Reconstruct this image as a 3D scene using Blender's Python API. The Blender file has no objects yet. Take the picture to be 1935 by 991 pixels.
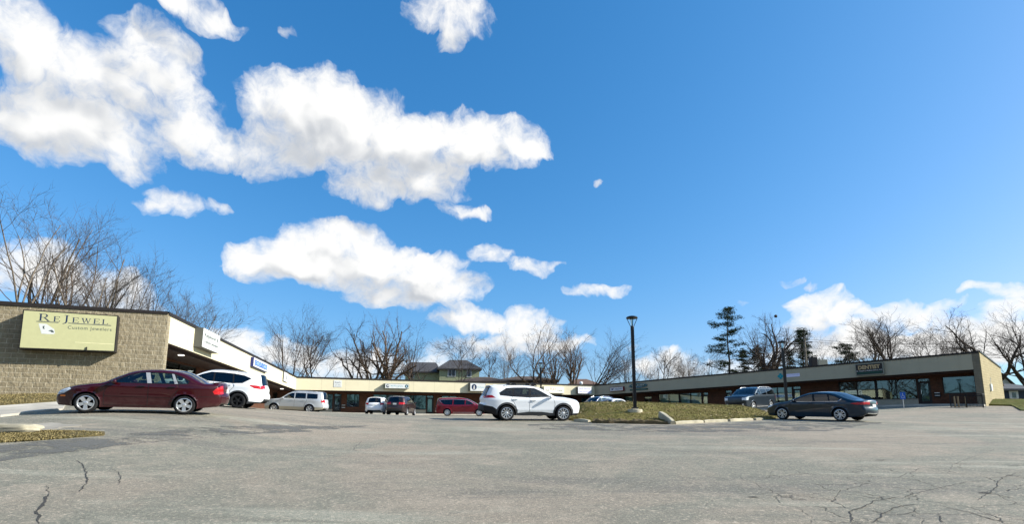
import bpy, bmesh, math, random
import numpy as np
from mathutils import Vector, Matrix, noise
from mathutils.geometry import delaunay_2d_cdt

scene = bpy.context.scene
COL = scene.collection
R = math.radians
rnd = random.Random(7)

# ------------------------------------------------------------------ camera
F, CX, CY, EYE = 1000.0, 967.5, 641.0, 1.55      # focal length and principal point in photo pixels, eye height
PITCH = math.atan(0.15)
CP, SP = math.cos(PITCH), math.sin(PITCH)

cam_d = bpy.data.cameras.new("camera")
cam = bpy.data.objects.new("camera", cam_d)
COL.objects.link(cam)
cam_d.sensor_width = 36.0
cam_d.lens = 36.0 * F / 1935.0
cam_d.shift_y = (CY - 495.5) / 1935.0
cam_d.clip_start = 0.1
cam_d.clip_end = 6000
cam.location = (0, 0, EYE)
cam.rotation_euler = (math.pi / 2 + PITCH, 0, 0)
scene.camera = cam

def ray(px, py):
    u = (px - CX) / F; v = (CY - py) / F
    return Vector((u, CP - v * SP, SP + v * CP))

def at(px, py, Y):
    """world point seen at photo position (px, py), Y metres ahead"""
    d = ray(px, py)
    return Vector((d.x / d.y * Y, Y, EYE + d.z / d.y * Y))

def xat(px, Y):
    return at(px, 791, Y).x

# ------------------------------------------------------------------ ground height
GPX = [  # (px, py, Y)
    (967, 990, 6.2), (100, 990, 6.0), (1850, 990, 6.3),
    (967, 900, 9.4), (300, 900, 8.6), (1600, 900, 9.6), (1925, 900, 9.6), (0, 900, 8.2),
    (967, 850, 13.5), (500, 850, 12.5), (1500, 850, 14), (1925, 850, 14.5),
    (967, 820, 18.5), (1500, 820, 19), (600, 818, 17.0),
    (957, 797.5, 24.3), (1064, 797.5, 25.0), (1589, 798, 25.6), (1480, 795, 28), (1925, 803, 25),
    (347, 786, 17.2), (165, 781.5, 16.4), (447, 773.5, 24.6), (250, 783, 17.0), (460, 796, 17.5),
    (505, 777, 33), (600, 780.5, 35), (545, 782, 43), (700, 784, 37), (710, 785, 50), (752, 786, 50), (844, 787.5, 52), (903, 788, 52),
    (800, 785.5, 60), (950, 785, 65), (1090, 784, 68), (900, 790, 36),
    (0, 792, 15.6), (60, 775, 18.3), (0, 752, 22.0), (200, 750, 23.6), (0, 818, 12.0), (100, 838, 10.8), (200, 826, 12.0), (300, 760, 24.0),
    (1425, 777, 46), (1465, 777, 43), (1200, 787, 45), (1340, 780, 45), (1200, 781, 58), (1140, 780, 60), (1180, 788, 34), (1300, 788, 36),
    (1655, 774, 42), (1750, 769, 41), (1855, 769, 40), (1905, 768, 45), (1925, 781, 34), (1700, 785, 33),
]
cxy, cz = [], []
for px, py, Y in GPX:
    p = at(px, py, Y); cxy.append((p.x, p.y)); cz.append(p.z)
for x, y, z in [(0, 0, 0), (-8, 0, 0.05), (8, 0, 0), (0, -20, -0.9), (-40, -20, -0.6), (50, -20, -0.9), (50, 5, 0.2), (-40, 5, 1.0),
                (-40, 30, 3.0), (-45, 60, 3.0), (-45, 95, 2.6), (0, 95, 2.2), (60, 95, 2.6), (60, 50, 2.7), (60, 30, 2.0), (-30, 60, 2.4)]:
    cxy.append((x, y)); cz.append(z)
cxy = np.array(cxy); cz = np.array(cz)
def _phi(r2):
    return 0.5 * r2 * np.log(r2 + 1e-9)
_n = len(cz)
_A = np.zeros((_n + 3, _n + 3))
_d2 = ((cxy[:, None, :] - cxy[None, :, :]) ** 2).sum(-1)
_A[:_n, :_n] = _phi(_d2) + np.eye(_n) * 1.5
_A[:_n, _n] = 1; _A[:_n, _n + 1:] = cxy
_A[_n, :_n] = 1; _A[_n + 1:, :_n] = cxy.T
_w = np.linalg.solve(_A, np.concatenate([cz, np.zeros(3)]))

def gz_np(x, y):
    x = np.clip(np.asarray(x, float), -45, 60); y = np.clip(np.asarray(y, float), -20, 95)
    sh = x.shape
    q = np.stack([x.ravel(), y.ravel()], 1)
    out = np.empty(len(q))
    for i in range(0, len(q), 4000):
        s = q[i:i + 4000]
        d2 = ((s[:, None, :] - cxy[None]) ** 2).sum(-1)
        out[i:i + 4000] = _phi(d2) @ _w[:_n] + _w[_n] + s @ _w[_n + 1:]
    return out.reshape(sh)

def gz(x, y):
    return float(gz_np(np.array([x]), np.array([y]))[0])

def G(px, py, lift=0.03):
    """where the sight line of a photo pixel first meets the lot"""
    d = ray(px, py)
    Y = np.concatenate([np.arange(3, 40, 0.05), np.arange(40, 90, 0.2)])
    h = gz_np(d.x / d.y * Y, Y) + lift - (EYE + d.z / d.y * Y)
    k = np.argmax(h > 0) if (h > 0).any() else len(Y) - 1
    y = Y[k]
    if k > 0 and h[k] > 0:
        y = Y[k - 1] + (Y[k] - Y[k - 1]) * (-h[k - 1]) / (h[k] - h[k - 1])
    x = d.x / d.y * y
    return Vector((x, y, gz(x, y) + lift))

# ------------------------------------------------------------------ scene helpers
def tag(o, label=None, cat=None, group=None, kind=None):
    if label: o["label"] = label
    if cat: o["category"] = cat
    if group: o["group"] = group
    if kind: o["kind"] = kind
    return o

def empty(name, loc=(0, 0, 0), rz=0.0):
    o = bpy.data.objects.new(name, None)
    COL.objects.link(o)
    o.location = loc; o.rotation_euler = (0, 0, rz)
    o.empty_display_size = 0.3
    return o

def link(name, me, parent=None):
    o = bpy.data.objects.new(name, me)
    COL.objects.link(o)
    if parent is not None:
        o.parent = parent
    return o

class MB:
    """collects faces into one mesh"""
    def __init__(self):
        self.v, self.f, self.uv, self.mi = [], [], [], []
        self.m = 0
    def add(self, pts, faces, uvs=None):
        b = len(self.v)
        self.v.extend([tuple(p) for p in pts])
        for k, f in enumerate(faces):
            self.f.append(tuple(b + i for i in f)); self.mi.append(self.m)
            self.uv.append(uvs[k] if uvs else None)
    def quad(self, a, b, c, d, uv=None):
        self.add([a, b, c, d], [(0, 1, 2, 3)], [uv] if uv else None)
    def box(self, c, s, mat=None, bev=0.0):
        """axis-aligned box, centre c, size s, under matrix mat; bev chamfers the long edges"""
        x, y, z = s[0] / 2, s[1] / 2, s[2] / 2
        P = [Vector((sx * x, sy * y, sz * z)) + Vector(c) for sz in (-1, 1) for sx, sy in ((-1, -1), (1, -1), (1, 1), (-1, 1))]
        if bev > 0:
            bm = bmesh.new()
            vs = [bm.verts.new(p) for p in P]
            for f in ((0, 3, 2, 1), (4, 5, 6, 7), (0, 1, 5, 4), (1, 2, 6, 5), (2, 3, 7, 6), (3, 0, 4, 7)):
                bm.faces.new([vs[i] for i in f])
            bmesh.ops.bevel(bm, geom=bm.edges[:], offset=bev, segments=2, affect='EDGES', profile=0.7)
            bm.verts.index_update()
            pts = [(mat @ v.co if mat else v.co.copy()) for v in bm.verts]
            self.add(pts, [[v.index for v in f.verts] for f in bm.faces])
            bm.free(); return
        if mat: P = [mat @ p for p in P]
        self.add(P, [(0, 3, 2, 1), (4, 5, 6, 7), (0, 1, 5, 4), (1, 2, 6, 5), (2, 3, 7, 6), (3, 0, 4, 7)])
    def tube(self, pts, rad, k=8, cap=True):
        """tube along pts; rad a number or a list"""
        n = len(pts)
        pts = [Vector(p) for p in pts]
        rr = rad if isinstance(rad, (list, tuple)) else [rad] * n
        b = []
        for i, p in enumerate(pts):
            t = (pts[min(i + 1, n - 1)] - pts[max(i - 1, 0)]).normalized()
            a = t.cross(Vector((0, 0, 1)))
            if a.length < 1e-3: a = t.cross(Vector((0, 1, 0)))
            a.normalize(); c = t.cross(a)
            b.extend([p + (a * math.cos(2 * math.pi * j / k) + c * math.sin(2 * math.pi * j / k)) * rr[i] for j in range(k)])
        fs = [(i * k + j, i * k + (j + 1) % k, (i + 1) * k + (j + 1) % k, (i + 1) * k + j) for i in range(n - 1) for j in range(k)]
        if cap:
            fs += [tuple(range(k))[::-1], tuple((n - 1) * k + j for j in range(k))]
        self.add(b, fs)
    def lathe(self, prof, k=24, mat=None):
        """profile of (r, z) about z"""
        b = []
        for r, z in prof:
            b.extend([Vector((r * math.cos(2 * math.pi * j / k), r * math.sin(2 * math.pi * j / k), z)) for j in range(k)])
        if mat: b = [mat @ p for p in b]
        n = len(prof)
        self.add(b, [(i * k + j, i * k + (j + 1) % k, (i + 1) * k + (j + 1) % k, (i + 1) * k + j) for i in range(n - 1) for j in range(k)])
    def prism(self, poly, mat, depth):
        """flat polygon (x, z) extruded along local y by depth, placed by mat"""
        n = len(poly)
        a = [mat @ Vector((x, 0, z)) for x, z in poly]
        c = [mat @ Vector((x, -depth, z)) for x, z in poly]
        self.add(a + c, [tuple(range(n)), tuple(range(2 * n - 1, n - 1, -1))] + [(i, (i + 1) % n, n + (i + 1) % n, n + i) for i in range(n)])
    def build(self, name, mats, parent=None, smooth=False, merge=0.0):
        me = bpy.data.meshes.new(name)
        me.from_pydata(self.v, [], self.f)
        if not isinstance(mats, (list, tuple)): mats = [mats]
        for m in mats: me.materials.append(m)
        me.polygons.foreach_set("material_index", self.mi)
        if any(u is not None for u in self.uv):
            lay = me.uv_layers.new(name="UVMap")
            flat = []
            for f, u in zip(self.f, self.uv):
                if u is None: u = [(0, 0)] * len(f)
                for a in u: flat.extend(a)
            lay.data.foreach_set("uv", flat)
        if smooth:
            me.polygons.foreach_set("use_smooth", [True] * len(me.polygons))
        if merge > 0:
            bm = bmesh.new(); bm.from_mesh(me)
            bmesh.ops.remove_doubles(bm, verts=bm.verts[:], dist=merge)
            bm.to_mesh(me); bm.free()
        me.update()
        return link(name, me, parent)

def frame_mat(o, xd, zd):
    """matrix with local x along xd, local z along zd, local -y facing out"""
    x = Vector(xd).normalized(); z = Vector(zd); z = (z - x * z.dot(x)).normalized(); y = z.cross(x)
    return Matrix(((x.x, y.x, z.x, o[0]), (x.y, y.y, z.y, o[1]), (x.z, y.z, z.z, o[2]), (0, 0, 0, 1)))

# ------------------------------------------------------------------ materials
class NT:
    def __init__(self, name):
        self.m = bpy.data.materials.new(name); self.m.use_nodes = True
        self.t = self.m.node_tree; self.n = self.t.nodes
        self.b = self.n["Principled BSDF"]; self.out = self.n["Material Output"]
    def node(self, typ, **kw):
        n = self.n.new(typ)
        for k, v in kw.items(): setattr(n, k, v)
        return n
    def ln(self, a, b): self.t.links.new(a, b)
    def noise(self, vec, scale, detail=4, rough=0.6, dist=0.0):
        n = self.node("ShaderNodeTexNoise"); n.inputs["Scale"].default_value = scale; n.inputs["Detail"].default_value = detail
        n.inputs["Roughness"].default_value = rough; n.inputs["Distortion"].default_value = dist
        if vec: self.ln(vec, n.inputs["Vector"])
        return n.outputs["Fac"]
    def ramp(self, fac, stops):
        n = self.node("ShaderNodeValToRGB"); e = n.color_ramp.elements
        while len(e) < len(stops): e.new(0.5)
        for i, (p, c) in enumerate(stops):
            e[i].position = p; e[i].color = (*c, 1) if len(c) == 3 else c
        self.ln(fac, n.inputs["Fac"]); return n.outputs["Color"]
    def mix(self, fac, a, b, blend='MIX'):
        n = self.node("ShaderNodeMix", data_type='RGBA', blend_type=blend)
        for s, v in ((n.inputs[0], fac), (n.inputs[6], a), (n.inputs[7], b)):
            if hasattr(v, "links"): self.ln(v, s)
            elif isinstance(v, (int, float)): s.default_value = v
            else: s.default_value = (*v, 1)
        return n.outputs[2]
    def math(self, op, a, b=None, c=None, clamp=False):
        n = self.node("ShaderNodeMath", operation=op, use_clamp=clamp)
        for i, v in enumerate((a, b, c)):
            if v is None: continue
            if hasattr(v, "links"): self.ln(v, n.inputs[i])
            else: n.inputs[i].default_value = v
        return n.outputs[0]
    def step(self, v, lo, hi):
        n = self.node("ShaderNodeMapRange", interpolation_type='SMOOTHSTEP')
        self.ln(v, n.inputs[0]); n.inputs[1].default_value = lo; n.inputs[2].default_value = hi
        return n.outputs[0]
    def coord(self, which="Object"):
        return self.node("ShaderNodeTexCoord").outputs[which]
    def geo(self, which="Position"):
        return self.node("ShaderNodeNewGeometry").outputs[which]
    def bump(self, h, strength, dist=0.02):
        n = self.node("ShaderNodeBump"); n.inputs["Strength"].default_value = strength; n.inputs["Distance"].default_value = dist
        self.ln(h, n.inputs["Height"]); self.ln(n.outputs["Normal"], self.b.inputs["Normal"])
    def col(self, c):
        if hasattr(c, "links"): self.ln(c, self.b.inputs["Base Color"])
        else: self.b.inputs["Base Color"].default_value = (*c, 1)
    def set(self, **kw):
        for k, v in kw.items():
            s = self.b.inputs[k.replace("_", " ")]
            if hasattr(v, "links"): self.ln(v, s)
            else: s.default_value = v

def plain(name, c, rough=0.6, metal=0.0, var=0.12, scale=6.0, spec=0.2, coat=0.0):
    """one colour with a little wear"""
    t = NT(name)
    f = t.noise(t.coord(), scale, 5)
    t.col(t.ramp(f, [(0.3, tuple(x * (1 - var) for x in c)), (0.7, tuple(min(1, x * (1 + var)) for x in c))]))
    t.set(Roughness=rough, Metallic=metal, Coat_Weight=coat, Coat_Roughness=0.04)
    t.b.inputs["Specular IOR Level"].default_value = spec
    return t.m

def paint(name, c, flake=0.0, dirt=(0.25, 0.2, 0.17), dirt_amt=0.25, rough=0.35):
    """car paint: clear coat over colour, road dust low down"""
    t = NT(name)
    co = t.coord()
    sep = t.node("ShaderNodeSeparateXYZ"); t.ln(co, sep.inputs[0])
    low = t.step(sep.outputs[2], 0.75, 0.2)
    f = t.math('MULTIPLY', low, t.step(t.noise(co, 5, 5), 0.3, 0.75))
    f = t.math('MULTIPLY', f, dirt_amt)
    t.col(t.mix(f, c, dirt))
    t.set(Roughness=rough, Metallic=flake, Coat_Weight=.85, Coat_Roughness=0.03); t.b.inputs['Specular IOR Level'].default_value = .12
    return t.m

def glass_mat(name, tint, refl=0.08, shine=(.95, .97, 1)):
    """thin tinted glazing: tinted see-through plus a mirror layer growing at grazing angles"""
    t = NT(name)
    tr = t.node("ShaderNodeBsdfTransparent"); tr.inputs[0].default_value = (*tint, 1)
    gl = t.node("ShaderNodeBsdfGlossy"); gl.inputs["Roughness"].default_value = 0.015; gl.inputs[0].default_value = (*shine, 1)
    fr = t.node("ShaderNodeFresnel"); fr.inputs[0].default_value = 1.52
    k = t.math('MULTIPLY_ADD', fr.outputs[0], 1.0, refl, clamp=True)
    mx = t.node("ShaderNodeMixShader"); t.ln(k, mx.inputs[0]); t.ln(tr.outputs[0], mx.inputs[1]); t.ln(gl.outputs[0], mx.inputs[2])
    t.ln(mx.outputs[0], t.out.inputs[0])
    return t.m

M = {}
M['black'] = plain('black_plastic', (.012, .012, .013), .5)
M['rubber'] = plain('tyre_rubber', (.018, .018, .019), .85, var=.3)
M['dark'] = plain('dark_under', (.006, .006, .006), .9)
M['cladding'] = plain('grey_cladding', (.035, .037, .04), .65)
M['alloy'] = plain('bright_alloy', (.62, .63, .64), .32, metal=.75)
M['chrome'] = plain('chrome', (.75, .76, .78), .12, metal=1.0, var=.03)
M['seat'] = plain('seat_cloth', (.045, .045, .048), .9)
M['seat_tan'] = plain('seat_tan', (.16, .14, .12), .9)
M['lamp_red'] = plain('red_lens', (.42, .008, .012), .12, var=.3, scale=14, coat=.8)
M['lamp_clear'] = plain('clear_lens', (.62, .66, .7), .1, var=.25, scale=14, coat=1)
M['lamp_amber'] = plain('amber_lens', (.75, .18, .02), .2, coat=.8)
M['plate'] = plain('plate_white', (.75, .76, .74), .5)
M['glass_car'] = glass_mat('car_glass', (.50, .62, .57), .03)
M['glass_dark'] = glass_mat('dark_car_glass', (.15, .21, .20), .015)
M['glass_privacy'] = glass_mat('privacy_glass', (.10, .12, .125), .015, (.85, .92, 1))
M['glass_shop'] = glass_mat('shop_glass', (.48, .64, .62), .10, (.68, .83, .85))
M['trim_grey'] = plain('grey_door_tape', (.27, .29, .31), .45)

def asphalt(name, base, tan, dark, marks=True):
    t = NT(name); p = t.geo()
    big = t.noise(p, .16, 5, .6, .8); mid = t.noise(p, .9, 6, .62, .4)
    fine = t.noise(p, 22, 4, .8); grit = t.noise(p, 75, 3, .75)
    st = t.node("ShaderNodeMapping"); st.inputs["Scale"].default_value = (.16, 1.0, 1); st.inputs["Rotation"].default_value = (0, 0, .22); t.ln(p, st.inputs[0])
    streak = t.noise(st.outputs[0], .8, 6, .66, .5)
    c = t.mix(t.step(big, .43, .58), base, tan)
    c = t.mix(t.math('MULTIPLY', t.step(mid, .48, .70), .65), c, tuple(x * 1.28 for x in tan))
    c = t.mix(t.math('MULTIPLY', t.step(streak, .52, .68), .70), c, dark)
    c = t.mix(t.math('MULTIPLY', t.step(streak, .46, .34), .75), c, tuple(x * 1.75 for x in base))
    blot = t.noise(p, 4.5, 6, .7, .6)
    c = t.mix(t.math('MULTIPLY', t.step(blot, .50, .66), .35), c, tuple(x * .62 for x in base))
    c = t.mix(t.math('MULTIPLY', t.step(blot, .47, .34), .30), c, tuple(x * 1.5 for x in tan))
    # small oil drips
    vo = t.node("ShaderNodeTexVoronoi"); vo.inputs["Scale"].default_value = .55; t.ln(p, vo.inputs["Vector"])
    wob = t.math('ADD', vo.outputs["Distance"], t.math('MULTIPLY', t.noise(p, 9, 3), .12))
    drip = t.math('MULTIPLY', t.step(wob, .145, .09), t.step(t.noise(p, .5, 2), .5, .6))
    c = t.mix(t.math('MULTIPLY', drip, .7), c, (.03, .03, .03))
    c = t.mix(t.math('MULTIPLY', t.step(grit, .46, .60), .68), c, tuple(x * .40 for x in base))
    c = t.mix(t.math('MULTIPLY', t.step(fine, .52, .66), .62), c, tuple(min(1, x * 2.0) for x in tan))
    # a net of fatigue cracks in the worn corner of the lot
    sx = t.node("ShaderNodeSeparateXYZ"); t.ln(p, sx.inputs[0])
    wp = t.node("ShaderNodeVectorMath", operation='ADD'); t.ln(p, wp.inputs[0])
    ns = t.node("ShaderNodeTexNoise"); ns.inputs["Scale"].default_value = 1.6; ns.inputs["Detail"].default_value = 5; t.ln(p, ns.inputs["Vector"])
    sc = t.node("ShaderNodeVectorMath", operation='SCALE'); t.ln(ns.outputs["Color"], sc.inputs[0]); sc.inputs["Scale"].default_value = .55
    t.ln(sc.outputs[0], wp.inputs[1])
    vc = t.node("ShaderNodeTexVoronoi", feature='DISTANCE_TO_EDGE'); vc.inputs["Scale"].default_value = 1.15; t.ln(wp.outputs[0], vc.inputs["Vector"])
    crack = t.step(vc.outputs["Distance"], .012, .003)
    dx = t.math('SUBTRACT', sx.outputs[0], 9.0); dy = t.math('SUBTRACT', sx.outputs[1], 7.5)
    rr = t.math('SQRT', t.math('ADD', t.math('MULTIPLY', t.math('MULTIPLY', dx, dx), .35), t.math('MULTIPLY', dy, dy)))
    rr = t.math('ADD', rr, t.math('MULTIPLY', t.noise(p, .7, 3), 4.0))
    cm = t.math('MULTIPLY', crack, t.step(rr, 6.2, 4.6))
    c = t.mix(t.math('MULTIPLY', cm, .55), c, (.04, .036, .032))
    t.col(c); t.set(Roughness=.9)
    t.b.inputs["Specular IOR Level"].default_value = .25
    h = t.math('ADD', t.math('MULTIPLY', fine, .5), grit)
    h = t.math('SUBTRACT', h, t.math('MULTIPLY', cm, 2.5))
    t.bump(h, .8, .016)
    return t.m
M['asphalt'] = asphalt('asphalt', (.214, .209, .164), (.305, .256, .196), (.135, .133, .118))

def sward(name, a, b, c):
    t = NT(name); p = t.geo()
    f1 = t.noise(p, 1.1, 5, .65); f2 = t.noise(p, 14, 4, .7); f3 = t.noise(p, 70, 3, .7)
    col = t.mix(t.step(f1, .38, .64), a, b)
    col = t.mix(t.math('MULTIPLY', t.step(f2, .45, .7), .75), col, c)
    col = t.mix(t.math('MULTIPLY', t.step(f3, .5, .75), .6), col, tuple(x * .4 for x in a))
    t.col(col); t.set(Roughness=.95); t.b.inputs["Specular IOR Level"].default_value = .15
    t.bump(t.math('ADD', f2, f3), .9, .05)
    return t.m
M['grass'] = sward('winter_grass', (.165, .130, .042), (.135, .135, .026), (.26, .205, .080))
M['grass_dry'] = sward('dry_grass', (.140, .108, .050), (.125, .110, .040), (.185, .145, .070))
M['grass_green'] = sward('greener_grass', (.095, .11, .022), (.12, .11, .03), (.16, .17, .05))
M['soil'] = sward('bare_soil', (.14, .105, .062), (.17, .135, .07), (.08, .06, .038))

def concrete(name, c, var=.2):
    t = NT(name); p = t.geo()
    f1 = t.noise(p, .8, 5, .6); f2 = t.noise(p, 30, 4, .7)
    col = t.mix(t.step(f1, .35, .7), tuple(x * (1 - var) for x in c), tuple(min(1, x * (1 + var)) for x in c))
    col = t.mix(t.math('MULTIPLY', t.step(f2, .5, .75), .35), col, tuple(x * .55 for x in c))
    t.col(col); t.set(Roughness=.85); t.b.inputs["Specular IOR Level"].default_value = .2; t.bump(f2, .4, .01)
    return t.m
M['concrete'] = concrete('concrete', (.42, .39, .33))
M['kerb'] = concrete('kerb_concrete', (.43, .385, .28), .3)
M['apron'] = concrete('dusty_apron', (.30, .275, .23), .3)
M['stone'] = concrete('pale_stone', (.42, .38, .28), .3)

def worn_line(name, c):
    t = NT(name); p = t.geo()
    f = t.math('ADD', t.math('MULTIPLY', t.noise(p, 3, 5, .7), .6), t.math('MULTIPLY', t.noise(p, 40, 3, .7), .4))
    t.col(c); t.set(Roughness=.8, Alpha=t.math('MULTIPLY', t.step(f, .42, .6), .8))
    return t.m
M['paint_line'] = worn_line('worn_paint', (.62, .57, .44))

def patch_mat():
    t = NT('dark_seal'); p = t.geo(); f = t.math('ADD', t.math('MULTIPLY', t.noise(p, 1.1, 6, .7), .7), t.math('MULTIPLY', t.noise(p, 30, 4, .75), .3))
    t.col(t.mix(t.step(t.noise(p, 40, 3, .75), .4, .65), (.085, .084, .078), (.15, .147, .13))); t.set(Roughness=.9, Alpha=t.math('MULTIPLY', t.step(f, .44, .56), .8)); return t.m
M['dark_seal'] = patch_mat()
def crack_mat():
    t = NT('crack_fill'); f = t.noise(t.geo(), 18, 3, .7)
    t.col(t.ramp(f, [(.35, (.02, .019, .017)), (.7, (.055, .05, .042))])); t.set(Roughness=1)
    return t.m
M['crack'] = crack_mat()

def block_mat(name, c1, c2, mortar, w, h, gap, bump, relief):
    """blockwork or brick laid out in metres from the wall's UVs"""
    t = NT(name); uv = t.coord("UV")
    br = t.node("ShaderNodeTexBrick"); t.ln(uv, br.inputs["Vector"])
    br.inputs["Scale"].default_value = 1; br.inputs["Brick Width"].default_value = w; br.inputs["Row Height"].default_value = h
    br.inputs["Mortar Size"].default_value = gap; br.inputs["Mortar Smooth"].default_value = .25; br.inputs["Bias"].default_value = 0
    br.inputs["Color1"].default_value = (*c1, 1); br.inputs["Color2"].default_value = (*c2, 1); br.inputs["Mortar"].default_value = (*mortar, 1)
    st = t.node("ShaderNodeMapping"); st.inputs["Scale"].default_value = (1, .55, 1); t.ln(uv, st.inputs[0])
    n1 = t.noise(st.outputs[0], 2.2 / w, 5, .68, .3); n2 = t.noise(uv, .5, 4, .6)
    c = t.mix(t.math('MULTIPLY', t.step(n1, .35, .7), .45), br.outputs["Color"], tuple(x * .6 for x in c1))
    c = t.mix(t.math('MULTIPLY', t.step(n2, .4, .7), .25), c, tuple(x * 1.25 for x in c2))
    t.col(c); t.set(Roughness=.9); t.b.inputs["Specular IOR Level"].default_value = .2
    hgt = t.math('MULTIPLY_ADD', t.math('SUBTRACT', 1.0, br.outputs["Fac"]), .5, t.math('MULTIPLY', n1, relief))
    t.bump(hgt, 1.0, bump)
    return t.m
M['block'] = block_mat('split_face_block', (.215, .178, .115), (.275, .23, .152), (.43, .375, .275), .41, .203, .016, .042, 1.8)
M['block_flat'] = block_mat('plain_block', (.35, .29, .165), (.39, .325, .185), (.26, .215, .13), .41, .203, .012, .014, .25)
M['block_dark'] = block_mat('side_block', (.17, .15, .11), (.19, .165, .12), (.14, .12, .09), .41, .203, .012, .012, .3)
M['brick'] = block_mat('red_brick', (.125, .042, .020), (.055, .024, .014), (.10, .075, .055), .205, .075, .009, .008, .35)
M['panel_cream'] = plain('cream_panel', (.61, .55, .385), .6, var=.035, scale=1.2)
M['panel_shaded'] = plain('shaded_panel', (.35, .32, .235), .6, var=.035, scale=1.2)  # darker copy of the fascia colour, with the right wing's shade painted in
M['seam'] = plain('panel_joint', (.33, .30, .23), .8)
M['cap'] = plain('dark_cap', (.022, .018, .016), .5)
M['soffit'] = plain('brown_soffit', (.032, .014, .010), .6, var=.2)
M['roof'] = plain('roof_membrane', (.10, .095, .09), .9)
M['alum'] = plain('bronze_frame', (.020, .017, .015), .45)
M['sill_panel'] = plain('sill_panel', (.33, .31, .25), .7)
M['room'] = plain('dim_room', (.035, .04, .04), .95)
M['blind'] = plain('pale_blind', (.55, .60, .53), .9, var=.06)
M['blind_teal'] = plain('teal_film', (.07, .15, .17), .6, var=.25, scale=1.4)
M['paper'] = plain('posted_paper', (.55, .50, .46), .8, var=.25, scale=8)
# ================================================================== the ground
def inside(poly, x, y):
    c = False; n = len(poly); j = n - 1
    for i in range(n):
        xi, yi = poly[i][0], poly[i][1]; xj, yj = poly[j][0], poly[j][1]
        if (yi > y) != (yj > y) and x < (xj - xi) * (y - yi) / (yj - yi) + xi: c = not c
        j = i
    return c

def sheet(name, poly, lift, step, mat, skirt=0.0, hfun=None, parent=None, kind='structure', label=None, rag=0.0, smooth=True):
    """a surface over the polygon that follows the ground, lift above it"""
    poly = [Vector((p[0], p[1])) for p in poly]
    out = []
    for i, p in enumerate(poly):
        q = poly[(i + 1) % len(poly)]
        n = max(1, int((q - p).length / step))
        for k in range(n):
            s = p.lerp(q, k / n)
            if rag > 0:
                s = s + Vector((noise.noise((s.x * 1.7, s.y * 1.7, 3.1)), noise.noise((s.x * 1.7, s.y * 1.7, 9.7)))) * rag
            out.append(s)
    nb = len(out)
    xs = [p.x for p in out]; ys = [p.y for p in out]
    pts = list(out)
    x = min(xs) + step * .5
    while x < max(xs):
        y = min(ys) + step * .5
        while y < max(ys):
            if inside(out, x, y): pts.append(Vector((x + rnd.uniform(-.1, .1) * step, y + rnd.uniform(-.1, .1) * step)))
            y += step
        x += step
    v, e, f, *_ = delaunay_2d_cdt(pts, [(i, (i + 1) % nb) for i in range(nb)], [], 0, 1e-5)
    X = np.array([p.x for p in v]); Yv = np.array([p.y for p in v])
    Z = gz_np(X, Yv) + lift
    if hfun is not None: Z = Z + np.array([hfun(a, b) for a, b in zip(X, Yv)])
    mb = MB()
    fs = []
    for t in f:
        cx = sum(X[i] for i in t) / 3; cy = sum(Yv[i] for i in t) / 3
        if inside(out, cx, cy):
            a, b, c = t
            if (X[b] - X[a]) * (Yv[c] - Yv[a]) - (X[c] - X[a]) * (Yv[b] - Yv[a]) < 0: t = (a, c, b)
            fs.append(tuple(t))
    mb.add([(X[i], Yv[i], Z[i]) for i in range(len(X))], fs)
    if skirt > 0:
        o3 = [(p.x, p.y, gz(p.x, p.y) + lift + (hfun(p.x, p.y) if hfun else 0)) for p in out]
        lo = [(a, b, c - skirt) for a, b, c in o3]
        area = sum(out[i].x * out[(i + 1) % nb].y - out[(i + 1) % nb].x * out[i].y for i in range(nb))
        for i in range(nb):
            j = (i + 1) % nb
            if area > 0: mb.quad(lo[i], lo[j], o3[j], o3[i])
            else: mb.quad(lo[j], lo[i], o3[i], o3[j])
    o = mb.build(name, mat, parent, smooth=smooth and skirt == 0)
    if kind: o["kind"] = kind
    if label: o["label"] = label
    return o

# one sheet of earth and turf out to the horizon
def axis(lo, hi, step, far):
    a = list(np.arange(lo, hi + .01, step)); s = step
    left = [lo]; right = [hi]
    while left[-1] > -far: s *= 1.6; left.append(left[-1] - s)
    s = step
    while right[-1] < far: s *= 1.6; right.append(right[-1] + s)
    return np.array(left[:0:-1] + a + right[1:])
gx = axis(-46, 61, 1.2, 2500); gy = axis(-21, 96, 1.2, 2500)
GXm, GYm = np.meshgrid(gx, gy)
GZm = gz_np(GXm, GYm)
mb = MB()
nx = len(gx)
mb.add(np.stack([GXm.ravel(), GYm.ravel(), GZm.ravel()], 1).tolist(),
       [(j * nx + i, j * nx + i + 1, (j + 1) * nx + i + 1, (j + 1) * nx + i) for j in range(len(gy) - 1) for i in range(nx - 1)])
tag(mb.build('ground', M['grass'], smooth=True), kind='structure', label='brown winter turf of the land around the plaza')

# ================================================================== plan of the plaza
LNt, LNb = at(318, 591, 24.8), at(316, 647, 24.8)
LJt, LJb = at(560.5, 712.5, 54.0), at(560.5, 737.5, 54.0)
RJt, RJb = at(1123.6, 728.5, 70.0), at(1123.6, 747.6, 70.0)
RNt, RNb = at(1848.8, 664.5, 40.1), at(1848.8, 698, 40.1)
def xy(v): return Vector((v.x, v.y))
FL = [xy(LNt), xy(LJt), xy(RJt), xy(RNt)]
FZT = [LNt.z, LJt.z, RJt.z, RNt.z]
FZB = [LNb.z, LJb.z, RJb.z, RNb.z]
CANOPY = 2.1

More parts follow.
